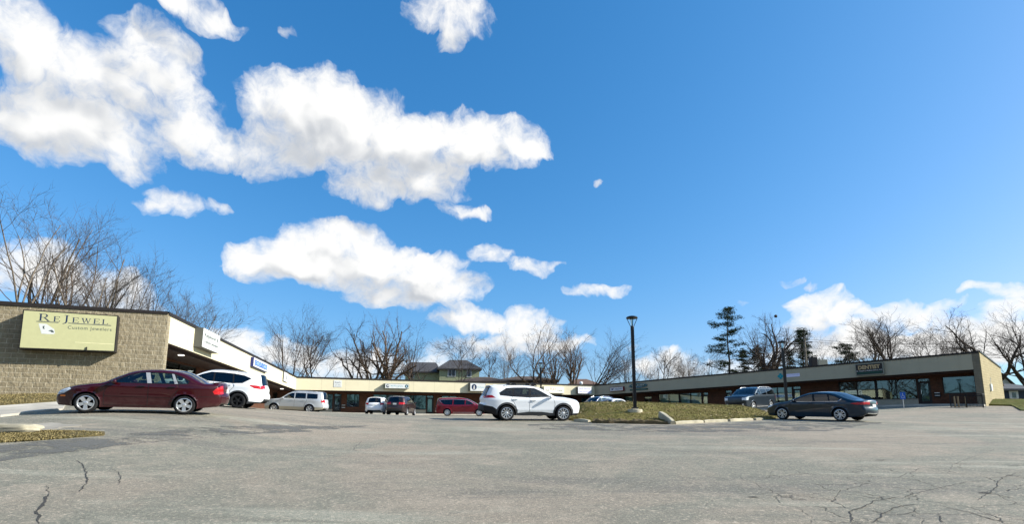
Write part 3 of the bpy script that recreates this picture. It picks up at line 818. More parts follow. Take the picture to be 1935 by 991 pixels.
# ---- shopfronts
def front(i, openings):
    """brick wall of wing i with real openings; openings given by photo columns and heights"""
    a, b = SF[i], SF[i + 1]; L = (b - a).length; t = (b - a) / L; inn = Vector((-t.y, t.x))
    def s_of(px):
        d = ray(px, 760); k = d.x / d.y                       # x = k * y on the sight line
        return (k * a.y - a.x) / (t.x - k * t.y)
    def z_of(px, py):
        s = s_of(px); p = a + t * s
        return at(px, py, p.y).z
    def W(s, z, dep=0.0):
        p = a + t * s + inn * dep
        return P3(p, z)
    zt = lambda s: lerp(FZB[i], FZB[i + 1], s / L) - .05
    zb = lambda s: gz(*(a + t * s)) - .2
    zg = lambda s: gz(*(a + t * s)) + .16
    ops = []
    for o in openings:
        o = dict(o); o['s0'], o['s1'] = s_of(o['x0']), s_of(o['x1'])
        sm = (o['x0'] + o['x1']) / 2
        top = min(z_of(sm, o['y0']), zt((o['s0'] + o['s1']) / 2) - .12)
        o['z1'] = top
        o['z0'] = zg((o['s0'] + o['s1']) / 2) + .01 if o.get('y1') is None else max(z_of(sm, o['y1']), zg((o['s0'] + o['s1']) / 2) + .02)
        ops.append(o)
    ops.sort(key=lambda o: o['s0'])
    br = MB()
    def rect(s0, s1, f0, f1):
        n = max(1, int((s1 - s0) / 3))
        for k in range(n):
            u0, u1 = s0 + (s1 - s0) * k / n, s0 + (s1 - s0) * (k + 1) / n
            br.quad(W(u0, f0(u0)), W(u1, f0(u1)), W(u1, f1(u1)), W(u0, f1(u0)), uv=[(u0, f0(u0)), (u1, f0(u1)), (u1, f1(u1)), (u0, f1(u0))])
    cur = 0.0
    for o in ops:
        if o['s0'] > cur: rect(cur, o['s0'], zb, zt)
        rect(o['s0'], o['s1'], lambda s: o['z1'], zt)
        if o.get('low') == 'brick': rect(o['s0'], o['s1'], zb, lambda s: o['z0'])
        for s in (o['s0'], o['s1']):                          # reveals
            u = [(0, o['z0']), (.12, o['z0']), (.12, o['z1']), (0, o['z1'])]
            br.quad(W(s, zb(s)), W(s, zb(s), .14), W(s, o['z1'], .14), W(s, o['z1']), uv=u)
        br.quad(W(o['s0'], o['z1']), W(o['s1'], o['z1']), W(o['s1'], o['z1'], .14), W(o['s0'], o['z1'], .14), uv=[(0, 0), (1, 0), (1, .1), (0, .1)])
        cur = o['s1']
    if cur < L: rect(cur, L, zb, zt)
    br.build('brick_wall', M['brick'], plaza)

    def bar(mb, s0, s1, z0, z1, d0, d1):
        p = [W(s0, z0, d0), W(s1, z0, d0), W(s1, z1, d0), W(s0, z1, d0), W(s0, z0, d1), W(s1, z0, d1), W(s1, z1, d1), W(s0, z1, d1)]
        mb.add(p, [(0, 1, 2, 3), (5, 4, 7, 6), (4, 0, 3, 7), (1, 5, 6, 2), (3, 2, 6, 7), (4, 5, 1, 0)])
    for o in ops:
        s0, s1, z0, z1 = o['s0'], o['s1'], o['z0'], o['z1']; fw = .055
        kind = o['k']
        room = MB()
        for q in ((W(s0 - .3, z0 - .3, 2.2), W(s1 + .3, z0 - .3, 2.2), W(s1 + .3, z1 + .1, 2.2), W(s0 - .3, z1 + .1, 2.2)),
                  (W(s0 - .3, z0 - .3, .2), W(s0 - .3, z0 - .3, 2.2), W(s0 - .3, z1 + .1, 2.2), W(s0 - .3, z1 + .1, .2)),
                  (W(s1 + .3, z0 - .3, 2.2), W(s1 + .3, z0 - .3, .2), W(s1 + .3, z1 + .1, .2), W(s1 + .3, z1 + .1, 2.2)),
                  (W(s0 - .3, z0 - .3, .2), W(s1 + .3, z0 - .3, .2), W(s1 + .3, z0 - .3, 2.2), W(s0 - .3, z0 - .3, 2.2)),
                  (W(s0 - .3, z1 + .1, .2), W(s0 - .3, z1 + .1, 2.2), W(s1 + .3, z1 + .1, 2.2), W(s1 + .3, z1 + .1, .2))):
            room.quad(*q)
        if kind == 'window':
            fr = MB()
            bar(fr, s0, s1, z0, z0 + fw, .03, .12); bar(fr, s0, s1, z1 - fw, z1, .03, .12)
            bar(fr, s0, s0 + fw, z0 + fw, z1 - fw, .03, .12); bar(fr, s1 - fw, s1, z0 + fw, z1 - fw, .03, .12)
            n = o.get('n', 1); edges = [s0 + (s1 - s0) * k / n for k in range(n + 1)]
            for k in range(1, n):
                w = .10 if (n == 4 and k == 2) else .035
                bar(fr, edges[k] - w, edges[k] + w, z0 + fw, z1 - fw, .03, .12)
            w_ = fr.build('window', M['alum'], plaza)
            if o.get('label'): w_["label"] = o['label']
            for k in range(n):
                g = MB(); g.quad(W(edges[k] + .03, z0 + .03, .075), W(edges[k + 1] - .03, z0 + .03, .075), W(edges[k + 1] - .03, z1 - .03, .075), W(edges[k] + .03, z1 - .03, .075))
                g.build('pane', M['glass_shop'], w_)
            for k, kind_b in enumerate(o.get('blinds', [])):
                if not kind_b: continue
                mat, lo, hi = kind_b
                bl = MB(); za, zc = z0 + (z1 - z0) * lo, z0 + (z1 - z0) * hi
                e0, e1 = edges[k] + .05, edges[k + 1] - .05
                if mat == 'blind':                          # vertical slats
                    ns = max(4, int((e1 - e0) / .09))
                    for q in range(ns):
                        u0, u1 = e0 + (e1 - e0) * q / ns, e0 + (e1 - e0) * (q + .93) / ns
                        bl.quad(W(u0, za, .30), W(u1, za, .335), W(u1, zc, .335), W(u0, zc, .30))
                else:
                    bl.quad(W(e0, za, .12), W(e1, za, .12), W(e1, zc, .12), W(e0, zc, .12))
                bl.build('blind', M[mat], w_)
            room.build('shop_interior', M['room'], w_)
            if o.get('low') == 'panel':
                pn_ = MB(); zz = min(zb(s0), zb(s1)); bar(pn_, s0 + .002, s1 - .002, zz, z0 - .05, .06, .13); bar(pn_, s0 + .002, s1 - .002, z0 - .05, z0, .0, .14)
                pn_.build('sill_panel', M['sill_panel'] if not o.get('dark') else M['cap'], plaza)
        else:
            fr = MB(); zt_ = z1 - .42 if z1 - z0 > 2.3 else z1 - .3
            zf = min(zb(s0), zb(s1))
            bar(fr, s0, s0 + .07, zf, z1, .03, .12); bar(fr, s1 - .07, s1, zf, z1, .03, .12); bar(fr, s0 + .07, s1 - .07, z1 - .06, z1, .03, .12)
            bar(fr, s0 + .07, s1 - .07, zt_ - .03, zt_ + .03, .03, .12)
            # leaf
            d0, d1 = s0 + .08, s1 - .08
            bar(fr, d0, d0 + .09, z0, zt_ - .03, .05, .10); bar(fr, d1 - .09, d1, z0, zt_ - .03, .05, .10); bar(fr, d0 + .09, d1 - .09, z0, z0 + .22, .05, .10); bar(fr, d0 + .09, d1 - .09, zt_ - .13, zt_ - .03, .05, .10)
            dr = fr.build('door', M['alum'], plaza)
            g = MB()
            g.quad(W(d0 + .08, z0 + .2, .078), W(d1 - .08, z0 + .2, .078), W(d1 - .08, zt_ - .11, .078), W(d0 + .08, zt_ - .11, .078))
            g.quad(W(s0 + .06, zt_ + .02, .078), W(s1 - .06, zt_ + .02, .078), W(s1 - .06, z1 - .05, .078), W(s0 + .06, z1 - .05, .078))
            g.build('pane', M['glass_shop'], dr)
            hd = MB(); hs = d0 + .13; bar(hd, hs, hs + .03, z0 + .85, z0 + 1.15, .0, .03); bar(hd, hs, hs + .03, z0 + .87, z0 + .90, .03, .06); bar(hd, hs, hs + .03, z0 + 1.10, z0 + 1.13, .03, .06)
            hd.build('handle', M['chrome'], dr)
            if o.get('papers'):
                pp = MB(); r = random.Random(int(o['x0']))
                for q in range(o['papers']):
                    u = r.uniform(d0 + .12, d1 - .42); v = r.uniform(z0 + .7, zt_ - .5)
                    pp.quad(W(u, v, .085), W(u + .22, v, .085), W(u + .22, v + .3, .085), W(u, v + .3, .085))
                pp.build('notice', M['paper'], dr)
            if o.get('bl'):
                bl = MB(); bl.quad(W(d0 + .1, z0 + .22, .2), W(d1 - .1, z0 + .22, .2), W(d1 - .1, zt_ - .1, .2), W(d0 + .1, zt_ - .1, .2)); bl.build('blind', M[o['bl']], dr)
            room.build('shop_interior', M['room'], dr)
    return dict(W=W, s_of=s_of, z_of=z_of, a=a, t=t, inn=inn, zt=zt)

B1 = ('blind', 0, 1); TE = ('blind_teal', 0, 1)
fr0 = front(0, [
    dict(k='window', x0=300, x1=366, y0=686, y1=None, n=2, blinds=[None, ('blind', 0, .8)]),
    dict(k='door', x0=392, x1=402, y0=712, y1=None),
    dict(k='window', x0=409, x1=438, y0=716, y1=None, n=3, blinds=[B1, None, None]),
    dict(k='window', x0=466, x1=492, y0=731, y1=757, n=3, low='brick'),
    dict(k='window', x0=514, x1=529, y0=742, y1=772, n=2, low='brick')])
fr1 = front(1, [
    dict(k='window', x0=600, x1=629, y0=745, y1=774, n=1, blinds=[TE], low='panel', label='teal filmed shop window'),
    dict(k='door', x0=630, x1=645, y0=745, y1=None, papers=4),
    dict(k='window', x0=655, x1=679, y0=745.5, y1=770, n=1, blinds=[('blind', .52, 1)], low='brick'),
    dict(k='window', x0=705, x1=805.5, y0=747, y1=775, n=4, blinds=[B1, B1, B1, ('blind_teal', 0, .99)], low='panel'),
    dict(k='door', x0=806, x1=819.5, y0=748, y1=None, bl='blind'),
    dict(k='window', x0=834, x1=864, y0=749, y1=776, n=2, blinds=[B1, B1], low='panel'),
    dict(k='window', x0=958, x1=1010, y0=751, y1=777, n=3, blinds=[B1, None, B1], low='panel'),
    dict(k='door', x0=1014, x1=1026, y0=751, y1=None),
    dict(k='window', x0=1052, x1=1082, y0=752, y1=777, n=2, low='panel'),
    dict(k='window', x0=1099, x1=1116, y0=752.5, y1=770, n=1, blinds=[('blind_teal', .1, 1)], low='brick')])
fr2 = front(2, [
    dict(k='window', x0=1162, x1=1174, y0=750.5, y1=771, n=1, low='panel'),
    dict(k='window', x0=1178, x1=1195, y0=749.5, y1=770, n=1, blinds=[('blind', .35, 1)], low='panel'),
    dict(k='door', x0=1217.5, x1=1231.5, y0=750, y1=None, papers=2),
    dict(k='window', x0=1244.5, x1=1326, y0=744, y1=770, n=4, blinds=[('blind', .35, 1), ('blind', .3, .9), ('blind', .28, .85), ('blind', 0, 1)], low='panel'),
    dict(k='door', x0=1326.6, x1=1339, y0=742, y1=None, bl='blind'),
    dict(k='door', x0=1371.5, x1=1384.5, y0=738, y1=None, bl='blind'),
    dict(k='window', x0=1390.5, x1=1498.5, y0=733.5, y1=762, n=4, blinds=[B1, ('blind', .1, 1), B1, ('blind', 0, .95)], low='panel'),
    dict(k='door', x0=1499, x1=1515.5, y0=730.5, y1=None, bl='blind'),
    dict(k='window', x0=1587, x1=1736, y0=719.5, y1=756, n=4, blinds=[('blind', .05, .5), None, None, None], low='panel'),
    dict(k='door', x0=1737, x1=1762, y0=715.5, y1=None, bl='blind_teal'),
    dict(k='window', x0=1785, x1=1848, y0=711.5, y1=744, n=1, blinds=[('blind_teal', .05, 1)], low='brick')])

# white downlights under the canopy and small fixtures
M['lamp_face'] = plain('lamp_face', (.85, .85, .83), .3)
tl = NT('downlight'); tl.col((.9, .9, .85)); tl.b.inputs["Emission Color"].default_value = (1, .96, .88, 1); tl.b.inputs["Emission Strength"].default_value = 1.6; M['downlight'] = tl.m
def downlight(i, px, py):
    a, b = FL[i], FL[i + 1]; t = (b - a).normalized(); inn = Vector((-t.y, t.x)); aa = a + inn * .9
    d = ray(px, py); k = d.x / d.y; s = (k * aa.y - aa.x) / (t.x - k * t.y); L = (b - a).length
    z = lerp(FZB[i], FZB[i + 1], max(0, min(1, s / L))) - .05
    p = aa + t * s
    m = MB(); m.lathe([(.0, -.02), (.10, -.02), (.14, -.035), (.16, -.02), (.165, .0)], 16, Matrix.Translation(P3(p, z)))
    m.build('downlight', M['downlight'], plaza)
for i, px, py in [(0, 343, 667), (0, 436, 700), (0, 494, 718), (0, 533, 731), (1, 639, 739), (1, 815, 742), (1, 925, 745), (1, 1065, 747), (2, 1190, 744), (2, 1323, 735), (2, 1368, 732), (2, 1500, 723), (2, 1744, 706)]:
    downlight(i, px, py)
# letter boxes on the brick
def mailbox(fr, px, py, w, h):
    s = fr['s_of'](px); z = fr['z_of'](px, py); m = MB()
    p = [fr['W'](s + u * w / 2, z + v * h / 2, d) for d in (-.12, -.002) for u, v in ((-1, -1), (1, -1), (1, 1), (-1, 1))]
    m.add(p, [(0, 1, 2, 3), (4, 7, 6, 5), (0, 4, 5, 1), (1, 5, 6, 2), (2, 6, 7, 3), (3, 7, 4, 0)])
    m.build('mailbox', M['black'], plaza)
    m = MB(); m.quad(*[fr['W'](s + u * w * .42, z + h * (.18 + .12 * v), -.124) for u, v in ((-1, -1), (1, -1), (1, 1), (-1, 1))])
    m.build('mailbox_slot', M['plate'], plaza)
mailbox(fr1, 649, 767, .42, .16); mailbox(fr1, 649, 771.5, .42, .16); mailbox(fr2, 1773.5, 744, .42, .18); mailbox(fr2, 1773.5, 749, .42, .18)
# meter box on the end wall
pz = FL[3] + CDIR * 2.9; nn = Vector((CDIR.y, -CDIR.x))
m = MB(); mt = Matrix.Translation(P3(pz + nn * .07, at(1866, 733, pz.y).z)) @ Matrix.Rotation(math.atan2(CDIR.y, CDIR.x), 4, 'Z')
m.box((0, 0, 0), (.42, .14, .55), mt, .02); m.tube([mt @ Vector((.1, 0, .27)), mt @ Vector((.1, -.02, .8))], .02, 6)
m.build('meter_box', M['lamp_face'], plaza)
# white ball vent on the roof of the back wing
vb = empty; pv = lerp(FL[1], FL[2], .955)
m = MB(); m.lathe([(0.0, .42), (.14, .39), (.22, .30), (.24, .2), (.2, .1), (.1, .02), (.1, -.35)], 16, Matrix.Translation(P3(pv + Vector((-.3, .7)), FZT[2] + .05)))
m.build('roof_vent', M['lamp_face'], plaza, smooth=True)
# roof-top units
for (px, py0, py1, Y, w, mat) in [(1537, 676, 692, 50, .55, 'cap'), (1551, 681, 692, 52, .9, 'panel_shaded')]:
    p = at(px, py1, Y); h = at(px, py0, Y).z - p.z + .8
    m = MB(); m.box((p.x - PO.x, p.y - PO.y, p.z - .8 + h / 2), (w, w, h), None, .03); m.build('roof_unit', M[mat], plaza)
# ================================================================== vehicles
def catmull(pts, n=5):
    out = []; P = [Vector(p) for p in pts]
    for i in range(len(P) - 1):
        p0 = P[max(i - 1, 0)]; p1 = P[i]; p2 = P[i + 1]; p3 = P[min(i + 2, len(P) - 1)]
        d1 = (p2 - p1).length
        m1 = (p2 - p0) * (d1 / max(1e-6, (p2 - p1).length + (p1 - p0).length)); m2 = (p3 - p1) * (d1 / max(1e-6, (p3 - p2).length + (p2 - p1).length))
        for k in range(n):
            t = k / n; t2 = t * t; t3 = t2 * t
            out.append(p1 * (2 * t3 - 3 * t2 + 1) + m1 * (t3 - 2 * t2 + t) + p2 * (-2 * t3 + 3 * t2) + m2 * (t3 - t2))
    out.append(P[-1]); return out

def sm(t): t = max(0, min(1, t)); return t * t * (3 - 2 * t)

def make_car(S):
    """S: the car's measurements. x forward, z up, origin on the ground midway between the axles"""
    car = empty(S['name'])
    prof = catmull(S['top'], 5); NP = 5
    np_ = len(prof)
    xf, xr = S['xf'], S['xr']; ra = S['ra']; w0 = S['w'] / 2; belt = S['belt']; k_in = S.get('tumble', .36); rad = S.get('round', .09)
    xmin, xmax = min(p.x for p in prof), max(p.x for p in prof)
    zs = belt - .07; zlow = S['clear']
    def sil_d(x, z):
        best = 9
        for a, b in zip(prof, prof[1:]):
            ab = b - a; t = max(0, min(1, ((x - a.x) * ab.x + (z - a.y) * ab.y) / max(1e-9, ab.length_squared)))
            dx = a.x + ab.x * t - x; dz = a.y + ab.y * t - z
            q = dx * dx + dz * dz
            if q < best: best = q
        return math.sqrt(best)
    def hw(x, z, d=None):
        if d is None: d = sil_d(x, z)
        y = w0
        if z < zs: y -= .055 * max(0, (zs - z) / (zs - zlow)) ** 2.2
        else: y -= k_in * (z - zs) ** 1.12 * S.get('tk', 1.0)
        for c in S.get('crease', []):                      # pressed shoulder / sill lines
            y += c[2] * math.exp(-((z - c[0] - c[3] * x) / c[1]) ** 2)
        for e, s in ((xmax, 1), (xmin, -1)):
            q = max(0, 1 - abs(e - x) / .85); y -= S.get('taper', .20) * q ** 2.2
        # flared arches
        for wx in (xf, xr):
            q = math.hypot(x - wx, z - S['rw']); y += S.get('flare', .012) * math.exp(-((q - ra) / .08) ** 2) * (z > .1)
        if d < rad: y -= rad * (1 - math.sqrt(max(0, 1 - (1 - d / rad) ** 2)))
        return max(y, .05)
    # outline in side view: upper profile, then underside with wheel arches
    low = []
    zr, zf_ = prof[-1], prof[0]
    def arch(wx, rev):
        a0 = math.asin(max(-1, min(1, (zlow - S['rw']) / ra)))
        n = 14
        a = [math.pi - a0 + (a0 * 2 - math.pi) * k / n for k in range(n + 1)]
        return [Vector((wx + ra * math.cos(t), S['rw'] + ra * math.sin(t))) for t in a]
    low = [Vector((xr - ra - .10, zlow + .02))] + arch(xr, 0)
    mid = [Vector((x, zlow)) for x in np.linspace(xr + ra + .1, xf - ra - .1, 9)]
    low = low + mid + arch(xf, 0) + [Vector((xf + ra + .10, zlow + .02))]
    outline = [Vector(p) for p in prof] + low
    # CDT
    pts = list(outline); edges = [(i, (i + 1) % len(outline)) for i in range(len(outline))]
    regs = S['regions']
    for r in regs:
        b = len(pts); pp = r['poly']
        fine = []
        for i, p in enumerate(pp):
            q = pp[(i + 1) % len(pp)]; n = max(1, int(math.hypot(q[0] - p[0], q[1] - p[1]) / .09))
            for k in range(n): fine.append(Vector((p[0] + (q[0] - p[0]) * k / n, p[1] + (q[1] - p[1]) * k / n)))
        r['_p'] = [tuple(p) for p in pp]
        pts += fine; edges += [(b + i, b + (i + 1) % len(fine)) for i in range(len(fine))]
    op = [tuple(p) for p in outline]
    for p, q in zip(prof, prof[1:]):                        # inner offsets so the shoulder rounding has vertices
        t = (q - p); n = Vector((-t.y, t.x))
        if n.length < 1e-6: continue
        n.normalize(); m_ = (p + q) / 2
        for o in (.012, .035, .075):
            for s in (1, -1):
                c = m_ + n * o * s
                if inside(op, c.x, c.y) and sil_d(c.x, c.y) > o * .8: pts.append(c)
    g = S.get('grid', .075)
    for x in np.arange(xmin + .03, xmax, g):
        for z in np.arange(zlow + .03, S['h'], g):
            if inside(op, x, z) and sil_d(x, z) > .08: pts.append(Vector((x, z)))
    V, E, Fc, *_ = delaunay_2d_cdt([Vector((p[0], p[1])) for p in pts], edges, [], 0, 1e-4)
    D = [sil_d(v.x, v.y) for v in V]
    Y = [hw(v.x, v.y, d) for v, d in zip(V, D)]
    Y3 = [Vector((v.x, y, v.y)) for v, y in zip(V, Y)]
    buckets = {}
    for t in Fc:
        cx = sum(V[i].x for i in t) / 3; cz_ = sum(V[i].y for i in t) / 3
        if not inside(op, cx, cz_): continue
        key = None
        for k, r in enumerate(regs):
            if inside(r['_p'], cx, cz_): key = k; break
        a, b, c = t
        ar = (V[b].x - V[a].x) * (V[c].y - V[a].y) - (V[c].x - V[a].x) * (V[b].y - V[a].y)
        if ar > 0: t = (a, c, b)                            # +y side faces +y
        buckets.setdefault(key, []).append(tuple(t))
    body = MB(); mats = [S['paint'], M['cladding'], M['black'], M['dark'], S.get('paint2', S['paint'])]
    MI = {'paint': 0, 'cladding': 1, 'black': 2, 'dark': 3, 'paint2': 4}
    def put(mb, faces, side, dep=0.0):
        used = {}
        vs, fs = [], []
        for t in faces:
            f = []
            for i in t:
                if i not in used:
                    used[i] = len(vs); p = Y3[i]; vs.append(Vector((p.x, (p.y - dep) * side, p.z)))
                f.append(used[i])
            fs.append(tuple(f) if side > 0 else tuple(f[::-1]))
        mb.add(vs, fs)
    parts = {}
    for side in (1, -1):
        for key, fs in buckets.items():
            r = regs[key] if key is not None else None
            if r is None: body.m = 0; put(body, fs, side)
            elif r['to'] == 'body': body.m = MI[r['mat']]; put(body, fs, side, r.get('dep', 0))
            else:
                pid = (r['to'], r.get('id', r['to']), side)
                mb = parts.setdefault(pid, (MB(), r))[0]
                put(mb, fs, side, r.get('dep', 0))
    # centre strip: bonnet, screens, roof, tail
    ts = sorted(set([-1, -.96, -.9, -.8, -.66, -.5, -.33, -.16, 0, .16, .33, .5, .66, .8, .9, .96, 1] + S.get('tcols', []) + [-t for t in S.get('tcols', [])]))
    rows = []
    for i, p in enumerate(prof):
        y = hw(p.x, p.y, 0.0)
        a, b = prof[max(i - 1, 0)], prof[min(i + 1, np_ - 1)]
        t = (b - a).normalized(); n = Vector((t.y, -t.x))   # outward for a profile running front > rear over the top
        n = -n if n.y < 0 and abs(n.y) > .5 else n
        if abs(n.y) <= .5 and n.x * (1 if p.x > 0 else -1) < 0: n = -n
        endw = abs(n.x)
        c = lerp(S.get('crown', .045), S.get('bulge', .12), endw)
        rows.append([Vector((p.x + n.x * c * (1 - tt * tt), y * tt, p.y + n.y * c * (1 - tt * tt))) for tt in ts])
    ws0, ws1, rg0, rg1 = [i * NP for i in S['glass_idx']]
    strip = {}
    for i in range(np_ - 1):
        for j in range(len(ts) - 1):
            q = (rows[i][j], rows[i][j + 1], rows[i + 1][j + 1], rows[i + 1][j])
            tc = (ts[j] + ts[j + 1]) / 2; x = (prof[i].x + prof[i + 1].x) / 2; z = (prof[i].y + prof[i + 1].y) / 2
            if ws0 <= i < ws1 and abs(tc) < .9: key = 'windshield'
            elif rg0 <= i < rg1 and abs(tc) < .9: key = 'rear_window'
            else:
                key = None
                for k, r in enumerate(S.get('ends', [])):
                    if (x > 0) == (r['end'] == 'front') and r['z'][0] <= z < r['z'][1] and r['t'][0] <= abs(tc) < r['t'][1] and (r.get('x') is None or r['x'][0] <= x <= r['x'][1]): key = k; break
            strip.setdefault((key, 1 if tc > 0 else -1), []).append(q)
    for (key, side), qs in strip.items():
        if key is None: body.m = 0; [body.quad(*q) for q in qs]
        elif key in ('windshield', 'rear_window'):
            mb = parts.setdefault((key, key, 1), (MB(), dict(mat=S.get('screen_mat', 'glass_car') if key == 'windshield' else S.get('rear_mat', 'glass_car'))))[0]
            [mb.quad(*q) for q in qs]
        else:
            r = S['ends'][key]
            if r['to'] == 'body': body.m = MI[r['mat']]; [body.quad(*q) for q in qs]
            else:
                pid = (r['to'], r.get('id', r['to']), side if r.get('pair', True) else 1)
                mb = parts.setdefault(pid, (MB(), r))[0]; [mb.quad(*q) for q in qs]
    # wheel wells and floor
    body.m = 3
    for wx in (xf, xr):
        A = arch(wx, 0)
        for side in (1, -1):
            for p, q in zip(A, A[1:]):
                yp, yq = hw(p.x, p.y) * side, hw(q.x, q.y) * side
                f = [Vector((p.x, yp, p.y)), Vector((q.x, yq, q.y)), Vector((q.x, .45 * side, q.y)), Vector((p.x, .45 * side, p.y))]
                body.quad(*(f if side < 0 else f[::-1]))
            body.add([Vector((p.x, .45 * side, p.y)) for p in A], [tuple(range(len(A)))])
    yl = w0 - .12
    body.box(((xf + xr) / 2, 0, zlow + .03), (xf - xr - 2 * ra, 2 * yl, .04))
    body.box(((xf + xr) / 2, 0, zlow + .10), (xmax - xmin - .35, .9, .10))
    body.box((xmin + .42, 0, zlow + .09), (.5, 2 * yl - .3, .06)); body.box((xmax - .42, 0, zlow + .07), (.5, 2 * yl - .3, .06))
    if S.get('exhaust'):
        body.m = 2; body.tube([(xmin + .35, -.45, zlow + .04), (xmin + .02, -.45, zlow + .03)], .035, 8)
    # door shuts drawn as fine dark gaps
    body.m = 2
    for ln_ in S.get('seams', []):
        fine = []
        for a, b in zip(ln_, ln_[1:]):
            n = max(1, int(math.hypot(b[0] - a[0], b[1] - a[1]) / .06))
            fine += [(a[0] + (b[0] - a[0]) * k / n, a[1] + (b[1] - a[1]) * k / n) for k in range(n)]
        fine.append(ln_[-1])
        for side in (1, -1):
            for (ax, az), (bx, bz) in zip(fine, fine[1:]):
                tx, tz = bx - ax, bz - az; l = math.hypot(tx, tz) or 1; nx_, nz_ = -tz / l * .006, tx / l * .006
                c = [(ax + nx_, az + nz_), (bx + nx_, bz + nz_), (bx - nx_, bz - nz_), (ax - nx_, az - nz_)]
                body.quad(*[Vector((u, (hw(u, v) + .003) * side, v)) for u, v in c])
    bo = body.build('body', mats, car, smooth=True, merge=.0006)
    for (nm, pid, side), (mb, r) in sorted(parts.items(), key=lambda kv: str(kv[0])):
        mat = r['mat']
        m_ = S['paint'] if mat == 'paint' else S.get('paint2') if mat == 'paint2' else M[mat]
        o = mb.build(nm, m_, car, smooth=True, merge=.0006)
        for hd in (S.get('handles', []) if nm == 'door' else []):
            if hd[2] != pid: continue
            h = MB(); y = hw(hd[0], hd[1])
            h.box((hd[0], (y + .022) * side, hd[1]), (.19, .02, .028), None, .008); h.box((hd[0] - .075, (y + .006) * side, hd[1]), (.03, .03, .03)); h.box((hd[0] + .075, (y + .006) * side, hd[1]), (.03, .03, .03))
            h.build('handle', M[S.get('handle_mat', 'black')] if S.get('handle_mat') != 'paint' else S['paint'], o)
    # wheels
    for wx in (xf, xr):
        for side in (1, -1):
            wr = S['rw']; tw = S.get('tw', .205)
            yc = (w0 - tw / 2 - .015) * side
            mt = Matrix.Translation((wx, yc, wr)) @ Matrix.Rotation(-math.pi / 2 * side, 4, 'X')   # local z points outboard
            rr = S['rim_r']; t = MB()
            t.lathe([(rr - .01, tw / 2 - .015), (rr + .02, tw / 2), (wr - .03, tw / 2 - .004), (wr - .008, tw / 2 - .03), (wr, tw / 2 - .06), (wr, -tw / 2 + .05), (wr - .02, -tw / 2), (rr - .02, -tw / 2), (rr - .04, 0)], 32, mt)
            wo = t.build('wheel', M['rubber'], car, smooth=True)
            rm = MB(); face = tw / 2 - .012
            rm.m = 1; rm.lathe([(0, face - .085), (rr - .012, face - .075), (rr - .008, face - .02)], 32, mt)
            rm.m = 0
            rm.lathe([(rr + .004, face + .004), (rr - .016, face + .008), (rr - .026, face - .01), (rr - .03, face - .05)], 32, mt)
            rm.lathe([(0, face + .0), (.035, face - .001), (.06, face - .012), (.065, face - .05)], 16, mt)
            ns = S['spokes']; a0 = S.get('spoke_rot', .3)
            for k in range(ns):
                for off in S.get('spoke_split', (0,)):
                    a = a0 + 2 * math.pi * k / ns
                    m2 = mt @ Matrix.Rotation(a, 4, 'Z')
                    wi, wo_ = S['spoke_w']
                    o1 = off * .25; o2 = off
                    P = [Vector((.05, o1 - wi / 2, face - .012)), Vector((.05, o1 + wi / 2, face - .012)), Vector((rr - .018, o2 + wo_ / 2, face - .004)), Vector((rr - .018, o2 - wo_ / 2, face - .004))]
                    Q = [p - Vector((0, 0, .045)) for p in P]
                    rm.add([m2 @ p for p in P + Q], [(0, 3, 2, 1), (0, 1, 5, 4), (1, 2, 6, 5), (2, 3, 7, 6), (3, 0, 4, 7)])
            rm.build('rim', [M[S.get('rim_mat', 'alloy')], M['dark']], wo)
    # mirrors
    mx_, mz_ = S['mirror']
    for side in (1, -1):
        y = hw(mx_, mz_)
        mb = MB(); bm = bmesh.new(); bmesh.ops.create_icosphere(bm, subdivisions=2, radius=1)
        for v in bm.verts:
            n = v.co.normalized(); q = max(abs(n.x), abs(n.y), abs(n.z)); v.co = n / q ** .6
        bm.verts.index_update()
        mb.add([(mx_ + v.co.x * .065 - (v.co.y * side) * .03, side * (y + .135) + v.co.y * .105, mz_ + .03 + v.co.z * .075) for v in bm.verts], [[v.index for v in f.verts] for f in bm.faces]); bm.free()
        mb.m = 1; mb.box((mx_ + .02, side * (y + .02), mz_ - .03), (.07, .12, .035), None, .01)
        mb.build('mirror', [S['paint'] if S.get('mirror_paint', True) else M['black'], M['black']], car, smooth=True)
    # cabin
    it = MB(); sc = S.get('seat_x', [.25, -.62]); hz = S['seat_z']
    for si, sx in enumerate(sc):
        for sy in (-.37, .37):
            rot = Matrix.Translation((sx, sy, hz)) @ Matrix.Rotation(-.22, 4, 'Y')
            it.box((0, 0, .30), (.14, .48, .62), rot, .05); it.box((-.01, 0, .73), (.10, .27, .17), rot, .04)
            it.box((.26, 0, .0), (.52, .48, .16), Matrix.Translation((sx, sy, hz)), .05)
    it.box((S['dash_x'], 0, belt - .09), (.5, w0 * 1.45, .16), None, .05)
    st = Matrix.Translation((S['dash_x'] - .30, .37, belt - .02)) @ Matrix.Rotation(-1.1, 4, 'Y')
    it.tube([st @ Vector((.18 * math.cos(a), .18 * math.sin(a), 0)) for a in np.linspace(0, 6.2832, 17)], .016, 6)
    it.box(((xf + xr) / 2 - .2, 0, zlow + .2), ((xf - xr) * .95, w0 * 1.4, .1))
    if S.get('hang'):
        it.box((.62, 0, S['h'] - .14), (.03, .2, .06), None, .01)
    it.build('cabin_seat', M[S.get('seat_mat', 'seat')], car)
    # number plate
    pz_, px_ = S['plate']
    mb = MB(); mb.box((px_, 0, pz_), (.012, .30, .155), Matrix.Identity(4), .003); mb.build('license_plate', M['plate'], car)
